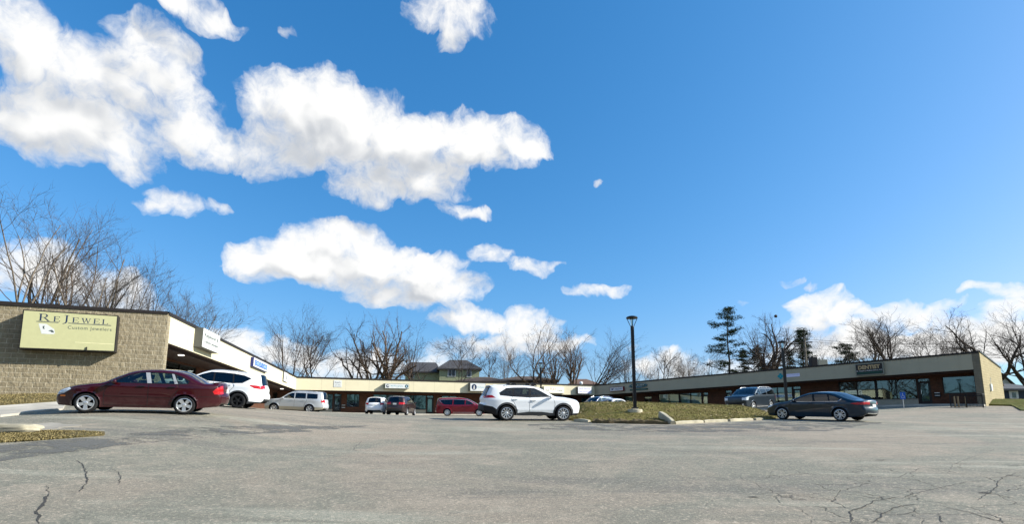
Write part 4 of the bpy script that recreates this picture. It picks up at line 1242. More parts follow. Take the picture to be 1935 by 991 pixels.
    if S.get('rails'):
        a, b, h_ = S['rails']
        for side in (1, -1):
            mb = MB(); xs = np.linspace(a, b, 12); P = []
            for q, x in enumerate(xs):
                zt = max(p.y for p in prof if abs(p.x - x) < .12); e = sm(min(q, 11 - q) / 2)
                P.append((x, side * (hw(x, zt - .04) - .06), zt - .02 + h_ * e))
            mb.tube(P, .02, 6); mb.build('roof_rail', M[S.get('rail_mat', 'black')], car, smooth=True)
    for ex in S.get('extra', []): ex(car, S, hw)
    return car

def put_car(car, near_rear, heading, S, near, label, cat, group=None, sz=1.0):
    """near_rear: world xy of the near rear wheel's contact; heading angle; near = +1 when the left side faces the camera"""
    h = Vector((math.cos(heading), math.sin(heading))); lft = Vector((-h.y, h.x)); tr = S['w'] / 2 - .1
    c = Vector(near_rear) - h * S['xr'] - lft * near * tr
    f = gz(*(c + h * S['xf'])); r = gz(*(c + h * S['xr'])); l_ = gz(*(c + lft * tr)); q = gz(*(c - lft * tr))
    fw = Vector((h.x, h.y, (f - r) / (S['xf'] - S['xr']))).normalized(); lv = Vector((lft.x, lft.y, (l_ - q) / (2 * tr))); lv = (lv - fw * lv.dot(fw)).normalized(); up = fw.cross(lv)
    z = (f + r + l_ + q) / 4 + .032
    car.matrix_world = Matrix(((fw.x, lv.x, up.x * sz, c.x), (fw.y, lv.y, up.y * sz, c.y), (fw.z, lv.z, up.z * sz, z), (0, 0, 0, 1)))
    tag(car, label, cat, group)

def band(z0, z1, x0, x1): return [(x0, z0), (x1, z0), (x1, z1), (x0, z1)]

def arch_ring(wx, rw, r0, r1, zc):
    n = 16; a = [math.pi * k / n for k in range(n + 1)]
    return [(wx + r1 * math.cos(t), rw + r1 * math.sin(t)) for t in a] + [(wx - r1, zc)] + [(wx - r0, zc)] + [(wx + r0 * math.cos(t), rw + r0 * math.sin(t)) for t in a[::-1]] + [(wx + r0, zc), (wx + r1, zc)]

# ---- maroon sedan
maroon = paint('maroon_paint', (.030, .0005, .0032), 0, (.085, .05, .045), .35)
FOC = dict(name='sedan', paint=maroon, w=1.70, h=1.46, xf=1.31, xr=-1.305, rw=.315, rim_r=.225, ra=.365, clear=.20, belt=.99, taper=.24, tumble=.40,
    top=[(2.08, .22), (2.15, .34), (2.155, .50), (2.10, .64), (1.98, .73), (1.62, .85), (1.2, .935), (.93, .985), (.60, 1.18), (.22, 1.365), (-.10, 1.43), (-.5, 1.455), (-.92, 1.43), (-1.2, 1.355), (-1.5, 1.19), (-1.76, 1.06), (-1.98, 1.045), (-2.22, 1.035), (-2.26, .93), (-2.28, .74), (-2.34, .62), (-2.33, .42), (-2.24, .27)],
    glass_idx=(7, 9, 12, 15), spokes=5, spoke_w=(.085, .115), spoke_rot=.31, mirror=(.60, 1.00), seat_z=.50, dash_x=.72, plate=(.80, -2.395), seat_x=[.12, -.72],
    tcols=[.55, .72], seat_mat='seat',
    regions=[
        dict(to='side_window', id='wf', mat='glass_car', dep=.012, poly=[(.70, 1.005), (.30, 1.235), (.02, 1.335), (-.14, 1.36), (-.24, 1.01)]),
        dict(to='side_window', id='wr', mat='glass_car', dep=.012, poly=[(-.36, 1.01), (-.26, 1.36), (-.86, 1.345), (-.98, 1.015)]),
        dict(to='side_window', id='wq', mat='glass_car', dep=.012, poly=[(-1.10, 1.02), (-.98, 1.30), (-1.12, 1.26), (-1.36, 1.11), (-1.34, 1.04)]),
        dict(to='door_tape', mat='trim_grey', dep=.004, poly=[(-.24, 1.01), (-.14, 1.36), (-.26, 1.36), (-.36, 1.01)]),
        dict(to='door_tape', id='tape2', mat='trim_grey', dep=.004, poly=[(-.98, 1.015), (-.86, 1.345), (-.93, 1.335), (-1.08, 1.015)]),
        dict(to='body', mat='black', dep=.006, poly=[(.80, .995), (.30, 1.262), (.0, 1.365), (-.25, 1.385), (-.9, 1.37), (-1.14, 1.285), (-1.41, 1.12), (-1.37, 1.02), (-1.10, 1.0), (-.3, .993)]),
        dict(to='taillight', mat='lamp_red', poly=[(-2.30, .97), (-2.18, .92), (-2.07, .79), (-2.12, .70), (-2.36, .70), (-2.36, .97)]),
        dict(to='headlight', mat='lamp_clear', poly=[(2.16, .55), (1.92, .60), (1.72, .75), (1.78, .80), (2.0, .72), (2.17, .66)]),
        dict(to='side_marker', mat='lamp_amber', poly=[(2.01, .50), (1.86, .505), (1.86, .55), (2.01, .545)]),
        dict(to='door', id='rubstrip', mat='paint', dep=-.012, poly=[(.84, .56), (.84, .62), (-.26, .62), (-.26, .56)]),
        dict(to='door', id='df', mat='paint', poly=[(.86, .30), (.87, .62), (.80, .93), (.76, .985), (-.28, .99), (-.285, .55), (-.285, .27), (.84, .27)]),
        dict(to='door', id='rub2', mat='paint', dep=-.012, poly=[(-.32, .56), (-.32, .62), (-.96, .62), (-.92, .56)]),
        dict(to='door', id='dr', mat='paint', poly=[(-.295, .27), (-.295, .99), (-1.06, 1.0), (-1.12, .90), (-1.05, .74), (-.94, .60), (-.90, .42), (-.86, .27)])],
    seams=[[(.86, .27), (.875, .62), (.80, .94), (.74, .99)], [(-.29, .25), (-.29, .99)], [(-.86, .27), (-.90, .42), (-.945, .60), (-1.055, .745), (-1.125, .90), (-1.07, 1.0)], [(-2.30, .62), (-1.66, .60)], [(1.66, .62), (2.1, .60)], [(.86, .265), (-.86, .265)]],
    handles=[(-.10, .90, 'df'), (-.92, .90, 'dr')],
    ends=[dict(end='rear', to='taillight', mat='lamp_red', z=(.70, .97), t=(.72, 1.01)), dict(end='rear', to='body', mat='black', z=(0, .36), t=(0, 1.01)),
          dict(end='front', to='headlight', mat='lamp_clear', z=(.55, .70), t=(.66, 1.01)), dict(end='front', to='body', mat='black', z=(.25, .36), t=(0, .72)), dict(end='front', to='grille', pair=False, mat='black', z=(.52, .63), t=(0, .55))])
def foc_spoiler(car, S, hw):
    m = MB(); n = 9; P, Q = [], []
    for k in range(n):
        t = k / (n - 1) * 2 - 1; y = t * .62; lift = .065 * (1 - abs(t) ** 6)
        for dx, dz in ((0, .035), (-.10, .05), (-.17, .055), (-.10, .02)): P.append((-1.99 + dx - .06 * (1 - t * t), y, 1.03 + dz * 1.0 + lift * .5))
    m.add(P, [(i * 4 + j, (i + 1) * 4 + j, (i + 1) * 4 + (j + 1) % 4, i * 4 + (j + 1) % 4) for i in range(n - 1) for j in range(4)] + [(0, 1, 2, 3), (32, 35, 34, 33)])
    m.build('spoiler', S['paint'], car, smooth=True)
FOC['extra'] = [foc_spoiler]
cobj = make_car(FOC)
put_car(cobj, at(347, 786, 17.2).xy, R(180 + 20), FOC, 1, 'maroon sedan with grey door tape parked in front of the block wall', 'car', sz=.955)

# ---- white crossover beside it, black wheels
white = paint('white_paint', (.80, .81, .82), 0, (.6, .58, .54), .25)
def suv(**kw):
    S = dict(name='crossover', h=1.69, xf=1.335, xr=-1.325, rw=.35, rim_r=.235, ra=.415, clear=.24, belt=1.09, w=1.84, taper=.22, tumble=.36, glass_idx=(7, 10, 14, 16),
        top=[(2.13, .27), (2.20, .42), (2.22, .62), (2.17, .80), (2.02, .94), (1.6, 1.03), (1.2, 1.09), (.98, 1.125), (.62, 1.33), (.30, 1.51), (.0, 1.615), (-.45, 1.675), (-1.0, 1.68), (-1.55, 1.65), (-2.02, 1.60), (-2.10, 1.42), (-2.20, 1.12), (-2.27, .98), (-2.29, .80), (-2.36, .66), (-2.35, .45), (-2.24, .32)],
        spokes=10, spoke_w=(.028, .045), mirror=(.70, 1.12), seat_z=.62, dash_x=.80, plate=(.90, -2.40), seat_x=[.15, -.75], seams=[], handles=[], tcols=[.55, .74], rear_mat='glass_privacy',
        regions=[], ends=[])
    S.update(kw); return S
RA1 = suv(paint=white, rim_mat='black', spokes=5, spoke_w=(.07, .06), handle_mat='chrome', rear_mat='glass_privacy',
    regions=[
        dict(to='side_window', id='wf', mat='glass_privacy', dep=.012, poly=[(.72, 1.14), (.32, 1.39), (.0, 1.515), (-.12, 1.535), (-.16, 1.125)]),
        dict(to='side_window', id='wr', mat='glass_privacy', dep=.012, poly=[(-.22, 1.125), (-.18, 1.54), (-.92, 1.54), (-1.0, 1.135)]),
        dict(to='side_window', id='wq', mat='glass_privacy', dep=.012, poly=[(-1.06, 1.14), (-.98, 1.535), (-1.40, 1.50), (-1.70, 1.42), (-1.40, 1.19)]),
        dict(to='body', mat='black', dep=.006, poly=[(.82, 1.12), (.32, 1.42), (-.0, 1.55), (-.5, 1.575), (-1.0, 1.57), (-1.42, 1.53), (-1.76, 1.42), (-1.42, 1.165), (-1.0, 1.11)]),
        dict(to='taillight', mat='lamp_red', poly=[(-2.3, 1.12), (-1.78, 1.12), (-1.72, 1.08), (-1.95, .98), (-2.3, .96)]),
        dict(to='headlight', mat='lamp_clear', poly=[(2.2, .74), (1.72, .90), (1.66, .96), (1.95, .92), (2.2, .84)]),
        dict(to='body', mat='cladding', poly=arch_ring(1.335, .35, .40, .475, .3)), dict(to='body', mat='cladding', poly=arch_ring(-1.325, .35, .40, .475, .3)),
        dict(to='body', mat='cladding', poly=band(.15, .36, -2.45, 2.3)),
        dict(to='door', id='df', mat='paint', poly=[(.86, .37), (.90, .75), (.82, 1.08), (-.18, 1.105), (-.19, .37)]),
        dict(to='door', id='dr', mat='paint', poly=[(-.20, .37), (-.20, 1.105), (-1.02, 1.105), (-1.08, .95), (-.96, .80), (-.88, .60), (-.85, .37)])],
    seams=[[(.86, .37), (.90, .75), (.82, 1.10)], [(-.195, .37), (-.195, 1.12)], [(-.85, .37), (-.88, .60), (-.96, .80), (-1.08, .95), (-1.02, 1.12)]],
    handles=[(-.02, 1.0, 'df'), (-.86, 1.02, 'dr')], rails=(.2, -1.6, .03), rail_mat='alloy',
    ends=[dict(end='rear', to='taillight', mat='lamp_red', z=(.98, 1.12), t=(.55, 1.01)), dict(end='rear', to='body', mat='cladding', z=(0, .52), t=(0, 1.01)),
          dict(end='front', to='grille', pair=False, mat='black', z=(.40, .62), t=(0, .7)), dict(end='front', to='headlight', mat='lamp_clear', z=(.74, .86), t=(.55, 1.01)), dict(end='front', to='body', mat='cladding', z=(0, .36), t=(0, 1.01))])
cobj = make_car(RA1)
put_car(cobj, at(447, 773.5, 24.6).xy, R(180 + 13), RA1, 1, 'white crossover with black wheels parked behind the maroon sedan', 'car')

# ---- white crossover in the middle of the lot, pale wheels, dark arch cladding
RA2 = suv(paint=white, w=1.855, xf=1.345, xr=-1.345, rw=.362, rim_r=.255, ra=.425, clear=.25, spokes=10, spoke_w=(.03, .055), handle_mat='alloy', belt=1.06,
    top=[(2.10, .27), (2.19, .40), (2.23, .62), (2.20, .82), (2.08, .96), (1.65, 1.07), (1.2, 1.12), (.98, 1.145), (.64, 1.34), (.34, 1.50), (.05, 1.61), (-.4, 1.675), (-1.0, 1.68), (-1.55, 1.645), (-2.04, 1.60), (-2.06, 1.54), (-2.27, 1.12), (-2.32, 1.02), (-2.30, .84), (-2.38, .70), (-2.37, .48), (-2.22, .34)],
    crease=[(.98, .05, .012, 0.0), (.52, .06, .018, .02)],
    regions=[
        dict(to='side_window', id='wf', mat='glass_car', dep=.012, poly=[(.60, 1.155), (.30, 1.36), (-.02, 1.51), (-.18, 1.53), (-.24, 1.12)]),
        dict(to='side_window', id='wr', mat='glass_privacy', dep=.012, poly=[(-.33, 1.12), (-.28, 1.54), (-.98, 1.53), (-1.05, 1.16)]),
        dict(to='side_window', id='wq', mat='glass_privacy', dep=.012, poly=[(-1.10, 1.165), (-1.03, 1.525), (-1.34, 1.50), (-1.66, 1.30), (-1.62, 1.21)]),
        dict(to='body', mat='black', dep=.006, poly=[(.74, 1.14), (.30, 1.395), (-.02, 1.545), (-.5, 1.57), (-1.0, 1.56), (-1.36, 1.53), (-1.71, 1.30), (-1.66, 1.18), (-1.05, 1.125), (-.3, 1.095)]),
        dict(to='taillight', mat='lamp_red', poly=[(-2.4, 1.19), (-2.02, 1.19), (-1.86, 1.07), (-2.4, 1.05)]),
        dict(to='headlight', mat='lamp_clear', poly=[(2.3, .84), (1.85, .955), (1.78, 1.01), (2.05, .985), (2.3, .92)]),
        dict(to='body', mat='cladding', poly=arch_ring(1.345, .362, .41, .505, .33)), dict(to='body', mat='cladding', poly=arch_ring(-1.345, .362, .41, .505, .33)),
        dict(to='body', mat='cladding', poly=[(-.95, .15), (.95, .15), (.95, .36), (.3, .43), (-.3, .43), (-.95, .36)]), dict(to='body', mat='black', poly=[(-2.45, .15), (-1.6, .15), (-1.75, .50), (-2.0, .66), (-2.45, .74)]), dict(to='body', mat='black', poly=[(1.6, .15), (2.4, .15), (2.4, .38), (1.75, .36)]),
        dict(to='door', id='df', mat='paint', poly=[(.88, .44), (.93, .8), (.84, 1.10), (-.26, 1.09), (-.29, .45)]),
        dict(to='door', id='dr', mat='paint', poly=[(-.305, .45), (-.275, 1.09), (-1.08, 1.12), (-1.14, 1.0), (-1.03, .88), (-.90, .62), (-.88, .45)])],
    seams=[[(.88, .44), (.93, .8), (.84, 1.13)], [(-.295, .42), (-.265, 1.10)], [(-.88, .44), (-.905, .62), (-1.03, .885), (-1.145, 1.0), (-1.08, 1.13)]],
    handles=[(-.10, .96, 'df'), (-.96, 1.01, 'dr')], rails=(.1, -1.5, .035),
    ends=[dict(end='rear', to='taillight', mat='lamp_red', z=(1.05, 1.20), t=(.55, 1.01)), dict(end='rear', to='body', mat='cladding', z=(0, .74), t=(0, 1.01)), dict(end='rear', to='body', mat='black', z=(1.50, 1.60), t=(0, 1.01)),
          dict(end='front', to='grille', pair=False, mat='black', z=(.42, .70), t=(0, .74)), dict(end='front', to='headlight', mat='lamp_clear', z=(.82, .95), t=(.55, 1.01)), dict(end='front', to='body', mat='black', z=(0, .40), t=(0, 1.01))])
def crossbars(car, S, hw):
    for x in (-.02, -.98):
        m = MB()
        for s in (1, -1):
            m.add([(x - .16, s * .62, 1.66), (x + .16, s * .62, 1.66), (x + .05, s * .60, 1.80), (x - .05, s * .60, 1.80), (x - .16, s * .56, 1.66), (x + .16, s * .56, 1.66), (x + .05, s * .56, 1.80), (x - .05, s * .56, 1.80)],
                  [(0, 1, 2, 3), (5, 4, 7, 6), (4, 0, 3, 7), (1, 5, 6, 2), (3, 2, 6, 7)])
        m.box((x, 0, 1.79), (.09, 1.2, .03), None, .006)
        m.build('roof_crossbar', M['black'], car)
    m = MB(); m.box((-1.75, 0, 1.675), (.14, .03, .07), None, .012); m.build('roof_antenna', S['paint'], car)
    m = MB(); m.m = 0
    for s in (1, -1): m.add([(2.12, s * .70, .42), (2.20, s * .62, .50), (2.20, s * .62, .80), (2.16, s * .68, .83)], [(0, 1, 2, 3)])
    m.build('fog_bezel', M['black'], car)
RA2['extra'] = [crossbars]
cobj = make_car(RA2)
put_car(cobj, at(957, 797.5, 24.3).xy, R(13), RA2, -1, 'white crossover with roof crossbars standing beside the turf mound', 'car', sz=.97)

# ---- silver suv in the left corner
silver = paint('silver_paint', (.50, .52, .54), .3, (.45, .43, .38), .25)
gold = paint('beige_lower_paint', (.36, .33, .26), .5, (.4, .36, .28), .4)
HI = suv(paint=silver, paint2=gold, name='suv', w=1.83, xf=1.36, xr=-1.355, rw=.35, rim_r=.22, ra=.41, clear=.25, belt=1.10, tumble=.28, round=.07, spokes=5, spoke_w=(.06, .10), handle_mat='paint',
    top=[(2.10, .27), (2.18, .42), (2.20, .62), (2.15, .82), (2.02, .95), (1.6, 1.03), (1.2, 1.08), (1.0, 1.11), (.68, 1.32), (.40, 1.52), (.12, 1.65), (-.4, 1.73), (-1.1, 1.735), (-1.75, 1.71), (-2.16, 1.66), (-2.24, 1.50), (-2.32, 1.12), (-2.36, .98), (-2.38, .80), (-2.44, .68), (-2.43, .47), (-2.32, .33)],
    regions=[
        dict(to='side_window', id='wf', mat='glass_privacy', dep=.012, poly=[(.72, 1.15), (.40, 1.42), (.12, 1.56), (-.10, 1.58), (-.12, 1.14)]),
        dict(to='side_window', id='wr', mat='glass_privacy', dep=.012, poly=[(-.20, 1.14), (-.18, 1.58), (-.98, 1.575), (-1.02, 1.14)]),
        dict(to='side_window', id='wq', mat='glass_privacy', dep=.012, poly=[(-1.10, 1.14), (-1.07, 1.57), (-1.88, 1.53), (-1.92, 1.20), (-1.86, 1.15)]),
        dict(to='taillight', mat='lamp_red', poly=[(-2.5, 1.10), (-2.22, 1.10), (-2.18, .88), (-2.5, .86)]),
        dict(to='headlight', mat='lamp_clear', poly=[(2.3, .74), (1.85, .78), (1.80, .92), (2.05, .91), (2.3, .86)]),
        dict(to='body', mat='paint2', dep=-.01, poly=band(.1, .50, -2.6, 2.4)),
        dict(to='door', id='df', mat='paint', poly=[(.92, .51), (.92, .85), (.84, 1.10), (-.15, 1.11), (-.16, .51)]),
        dict(to='door', id='dr', mat='paint', poly=[(-.17, .51), (-.17, 1.11), (-1.06, 1.11), (-1.10, .95), (-.98, .80), (-.90, .51)])],
    seams=[[(.92, .35), (.92, .85), (.84, 1.12)], [(-.165, .35), (-.165, 1.12)], [(-.86, .36), (-.9, .55), (-.98, .80), (-1.10, .95), (-1.06, 1.12)]],
    handles=[(.0, 1.02, 'df'), (-.90, 1.02, 'dr')], rails=(.2, -1.8, .04), rail_mat='alloy', plate=(.92, -2.46),
    ends=[dict(end='rear', to='taillight', mat='lamp_red', z=(.86, 1.10), t=(.74, 1.01)), dict(end='front', to='grille', pair=False, mat='black', z=(.66, .82), t=(0, .6)), dict(end='front', to='headlight', mat='lamp_clear', z=(.74, .88), t=(.6, 1.01))])
cobj = make_car(HI)
put_car(cobj, at(584, 781.5, 42.0).xy, R(180 + 4), HI, 1, 'silver suv with beige lower body parked near the inner left corner', 'car')

# ---- white hatch and brown suv seen from behind at the back wing
HB = suv(paint=white, name='hatchback', w=1.78, handle_mat='black', spokes=7, rw=.33, ra=.39, belt=1.02,
    top=[(2.05, .25), (2.13, .40), (2.14, .58), (2.08, .75), (1.92, .86), (1.55, .95), (1.2, 1.01), (1.0, 1.05), (.62, 1.25), (.28, 1.42), (.0, 1.52), (-.45, 1.575), (-1.0, 1.57), (-1.55, 1.52), (-1.95, 1.46), (-2.05, 1.30), (-2.16, 1.04), (-2.22, .94), (-2.24, .78), (-2.31, .64), (-2.30, .43), (-2.20, .30)],
    regions=[
        dict(to='side_window', id='wf', mat='glass_privacy', dep=.012, poly=[(.72, 1.06), (.30, 1.31), (.0, 1.42), (-.12, 1.44), (-.14, 1.05)]),
        dict(to='side_window', id='wr', mat='glass_privacy', dep=.012, poly=[(-.22, 1.05), (-.20, 1.44), (-.90, 1.43), (-1.0, 1.07)]),
        dict(to='side_window', id='wq', mat='glass_privacy', dep=.012, poly=[(-1.08, 1.09), (-.98, 1.42), (-1.45, 1.36), (-1.6, 1.22)]),
        dict(to='taillight', mat='lamp_red', poly=[(-2.4, 1.06), (-2.06, 1.06), (-2.02, .92), (-2.4, .88)]),
        dict(to='headlight', mat='lamp_clear', poly=[(2.3, .62), (1.75, .80), (1.70, .87), (2.3, .76)]),
        dict(to='door', id='df', mat='paint', poly=[(.86, .34), (.88, .75), (.80, 1.01), (-.16, 1.03), (-.17, .34)]),
        dict(to='door', id='dr', mat='paint', poly=[(-.18, .34), (-.18, 1.03), (-1.02, 1.04), (-1.06, .9), (-.94, .74), (-.86, .34)])],
    seams=[[(.86, .3), (.88, .75), (.80, 1.04)], [(-.175, .3), (-.175, 1.04)], [(-.86, .34), (-.94, .74), (-1.06, .9), (-1.02, 1.05)]], handles=[(.0, .95, 'df'), (-.86, .96, 'dr')],
    plate=(.84, -2.37),
    ends=[dict(end='rear', to='taillight', mat='lamp_red', z=(.88, 1.04), t=(.80, 1.01)), dict(end='rear', to='body', mat='black', z=(0, .42), t=(0, 1.01)), dict(end='front', to='headlight', mat='lamp_clear', z=(.62, .76), t=(.6, 1.01)), dict(end='front', to='grille', pair=False, mat='black', z=(.38, .55), t=(0, .7))])
cobj = make_car(HB)
put_car(cobj, at(726, 785, 48.5).xy, R(96), HB, -1, 'white hatchback parked nose in at the back wing', 'car')
brown = paint('dark_brown_paint', (.045, .030, .030), .6, (.2, .17, .15), .2)
JO = dict(HB); JO.update(name='suv', paint=brown, w=1.84, rails=(.2, -1.5, .04), belt=1.08, rw=.35, ra=.41)
JO['top'] = [(x, z * 1.075) for x, z in HB['top']]; JO['h'] = 1.75; JO['clear'] = .24
JO['regions'] = [dict(r, poly=[(x, z * 1.075) for x, z in r['poly']]) for r in HB['regions']]; JO['seams'] = []; JO['plate'] = (1.0, -2.37)
JO['ends'] = [dict(end='rear', to='taillight', mat='lamp_red', z=(.95, 1.13), t=(.55, 1.01)), dict(end='rear', to='body', mat='cladding', z=(0, .55), t=(0, 1.01)), dict(end='front', to='headlight', mat='lamp_clear', z=(.62, .8), t=(.6, 1.01))]
cobj = make_car(JO)
put_car(cobj, at(768, 786.5, 47.5).xy, R(86), JO, -1, 'dark brown suv parked nose in beside the white hatchback', 'car')

# ---- red minivan
red = paint('red_paint', (.16, .002, .011), 0, (.2, .12, .1), .08)
VAN = suv(paint=red, name='minivan', w=2.0, h=1.78, xf=1.545, xr=-1.545, rw=.35, rim_r=.24, ra=.41, clear=.20, belt=1.06, tumble=.34, spokes=10, spoke_w=(.05, .07), handle_mat='paint',
    top=[(2.40, .24), (2.48, .38), (2.50, .56), (2.44, .74), (2.28, .86), (1.95, .97), (1.65, 1.05), (1.45, 1.10), (1.0, 1.34), (.60, 1.54), (.22, 1.68), (-.4, 1.765), (-1.2, 1.77), (-1.85, 1.74), (-2.40, 1.68), (-2.50, 1.50), (-2.58, 1.10), (-2.61, .98), (-2.61, .80), (-2.66, .66), (-2.65, .42), (-2.54, .28)],
    regions=[
        dict(to='side_window', id='wf', mat='glass_car', dep=.012, poly=[(1.12, 1.13), (.72, 1.38), (.40, 1.52), (.26, 1.54), (.22, 1.09)]),
        dict(to='side_window', id='wr', mat='glass_privacy', dep=.012, poly=[(.12, 1.09), (.15, 1.57), (-.92, 1.60), (-.98, 1.08)]),
        dict(to='side_window', id='wq', mat='glass_privacy', dep=.012, poly=[(-1.08, 1.08), (-1.03, 1.60), (-1.95, 1.57), (-2.28, 1.50), (-1.95, 1.14), (-1.8, 1.09)]),
        dict(to='window_molding', mat='alloy', dep=-.004, poly=[(1.2, 1.11), (1.14, 1.16), (.72, 1.42), (.3, 1.585), (-1.0, 1.645), (-2.0, 1.62), (-2.36, 1.52), (-2.0, 1.12), (-2.04, 1.16), (-2.30, 1.51), (-1.98, 1.59), (-1.0, 1.615), (.3, 1.555), (.72, 1.39), (1.1, 1.14)]),
        dict(to='sill_molding', mat='alloy', dep=-.012, poly=band(.335, .365, -1.0, 1.05)),
        dict(to='taillight', mat='lamp_red', poly=[(-2.7, 1.10), (-2.42, 1.10), (-2.40, .98), (-2.7, .98)]),
        dict(to='headlight', mat='lamp_clear', poly=[(2.6, .66), (2.1, .76), (1.95, .86), (2.15, .86), (2.6, .76)]),
        dict(to='door', id='df', mat='paint', poly=[(1.1, .37), (1.15, .75), (1.12, 1.07), (.18, 1.07), (.17, .37)]),
        dict(to='door', id='dr', mat='paint', poly=[(.15, .37), (.16, 1.07), (-1.02, 1.06), (-1.05, .37)])],
    seams=[[(1.1, .3), (1.15, .75), (1.10, 1.1)], [(.16, .3), (.17, 1.08)], [(-1.05, .36), (-1.03, 1.07)], [(-1.05, .96), (-2.3, .97)]], handles=[(.33, .95, 'df'), (-.0, .95, 'dr')], mirror=(.98, 1.12), dash_x=1.15, seat_x=[.45, -.55, -1.4], plate=(.95, -2.70),
    ends=[dict(end='rear', to='taillight', mat='lamp_red', z=(.98, 1.10), t=(.5, 1.01)), dict(end='front', to='grille', pair=False, mat='black', z=(.40, .58), t=(0, .7)), dict(end='front', to='headlight', mat='lamp_clear', z=(.66, .78), t=(.55, 1.01))])
cobj = make_car(VAN)
put_car(cobj, at(845, 788, 52).xy, R(4), VAN, -1, 'red minivan with bright window molding crossing in front of the back wing', 'car')

# ---- cars behind the mound
navy = paint('navy_paint', (.03, .042, .075), .4, (.2, .2, .2), .1)
BK1 = dict(HI); BK1.update(paint=navy, paint2=navy, name='suv', regions=[dict(r) for r in HI['regions'] if r.get('mat') != 'paint2'], rail_mat='chrome')
cobj = make_car(BK1)
put_car(cobj, at(1152, 781, 60).xy, R(180 + 38), BK1, 1, 'navy suv half hidden behind the left of the turf mound', 'car')
WS = dict(FOC); WS.update(paint=white, name='sedan', regions=[dict(r) for r in FOC['regions'] if r['to'] != 'door_tape' and not str(r.get('id', '')).startswith('rub')], extra=[])
cobj = make_car(WS)
put_car(cobj, at(1183, 787, 48).xy, R(180 + 42), WS, 1, 'white sedan of which only the roof shows over the turf mound', 'car')

# ---- dark suv at the right wing, nose towards the camera
slate = paint('slate_paint', (.020, .030, .042), .5, (.12, .12, .12), .15)
EX = suv(paint=slate, name='suv', w=2.0, h=1.9, xf=1.52, xr=-1.52, rw=.39, rim_r=.28, ra=.455, clear=.30, belt=1.22, tumble=.30, round=.08, bulge=.08, taper=.14, spokes=6, spoke_w=(.06, .11), handle_mat='chrome',
    top=[(2.38, .32), (2.47, .48), (2.50, .72), (2.49, 1.02), (2.42, 1.16), (1.95, 1.235), (1.5, 1.27), (1.25, 1.295), (.92, 1.50), (.62, 1.68), (.34, 1.80), (-.3, 1.885), (-1.1, 1.89), (-1.9, 1.86), (-2.46, 1.80), (-2.55, 1.62), (-2.64, 1.25), (-2.67, 1.1), (-2.68, .9), (-2.73, .74), (-2.72, .5), (-2.6, .38)],
    regions=[
        dict(to='side_window', id='wf', mat='glass_privacy', dep=.012, poly=[(.98, 1.33), (.62, 1.57), (.36, 1.70), (.14, 1.73), (.12, 1.29)]),
        dict(to='side_window', id='wr', mat='glass_privacy', dep=.012, poly=[(.02, 1.29), (.04, 1.735), (-.88, 1.74), (-.92, 1.28)]),
        dict(to='side_window', id='wq', mat='glass_privacy', dep=.012, poly=[(-1.02, 1.28), (-.98, 1.74), (-2.1, 1.70), (-2.3, 1.52), (-2.22, 1.30)]),
        dict(to='headlight', mat='lamp_clear', poly=[(2.6, .88), (2.22, .90), (2.15, 1.10), (2.6, 1.12)]),
        dict(to='taillight', mat='lamp_red', poly=[(-2.8, 1.28), (-2.52, 1.28), (-2.50, .95), (-2.8, .95)]),
        dict(to='door', id='df', mat='paint', poly=[(1.12, .42), (1.16, .9), (1.10, 1.26), (.07, 1.27), (.06, .42)]),
        dict(to='door', id='dr', mat='paint', poly=[(.04, .42), (.05, 1.27), (-.97, 1.26), (-1.05, 1.05), (-.98, .9), (-.9, .42)]),
        dict(to='sill_molding', mat='alloy', dep=-.02, poly=band(.36, .40, -.95, 1.0))],
    seams=[[(1.12, .4), (1.16, .9), (1.1, 1.28)], [(.05, .4), (.06, 1.28)]], handles=[(.22, 1.12, 'df'), (-.78, 1.12, 'dr')], mirror=(1.05, 1.33), dash_x=1.1, seat_x=[.4, -.5, -1.4], seat_z=.8, plate=(1.0, -2.77), rails=(.2, -2.2, .05), rail_mat='alloy',
    ends=[dict(end='front', to='headlight', mat='lamp_clear', z=(.88, 1.10), t=(.74, 1.01)), dict(end='front', to='grille', pair=False, mat='grille_slate', z=(.80, 1.10), t=(0, .74)), dict(end='front', to='body', mat='black', z=(.40, .70), t=(0, .74)), dict(end='front', to='fog_light', mat='alloy', z=(.46, .62), t=(.74, .9))])
M['grille_slate'] = plain('grille_bars', (.05, .065, .08), .3, metal=.8)
cobj = make_car(EX)
put_car(cobj, at(1457, 779.5, 43.5).xy, R(180 + 40), EX, 1, 'dark slate suv facing the camera at the right wing', 'car')

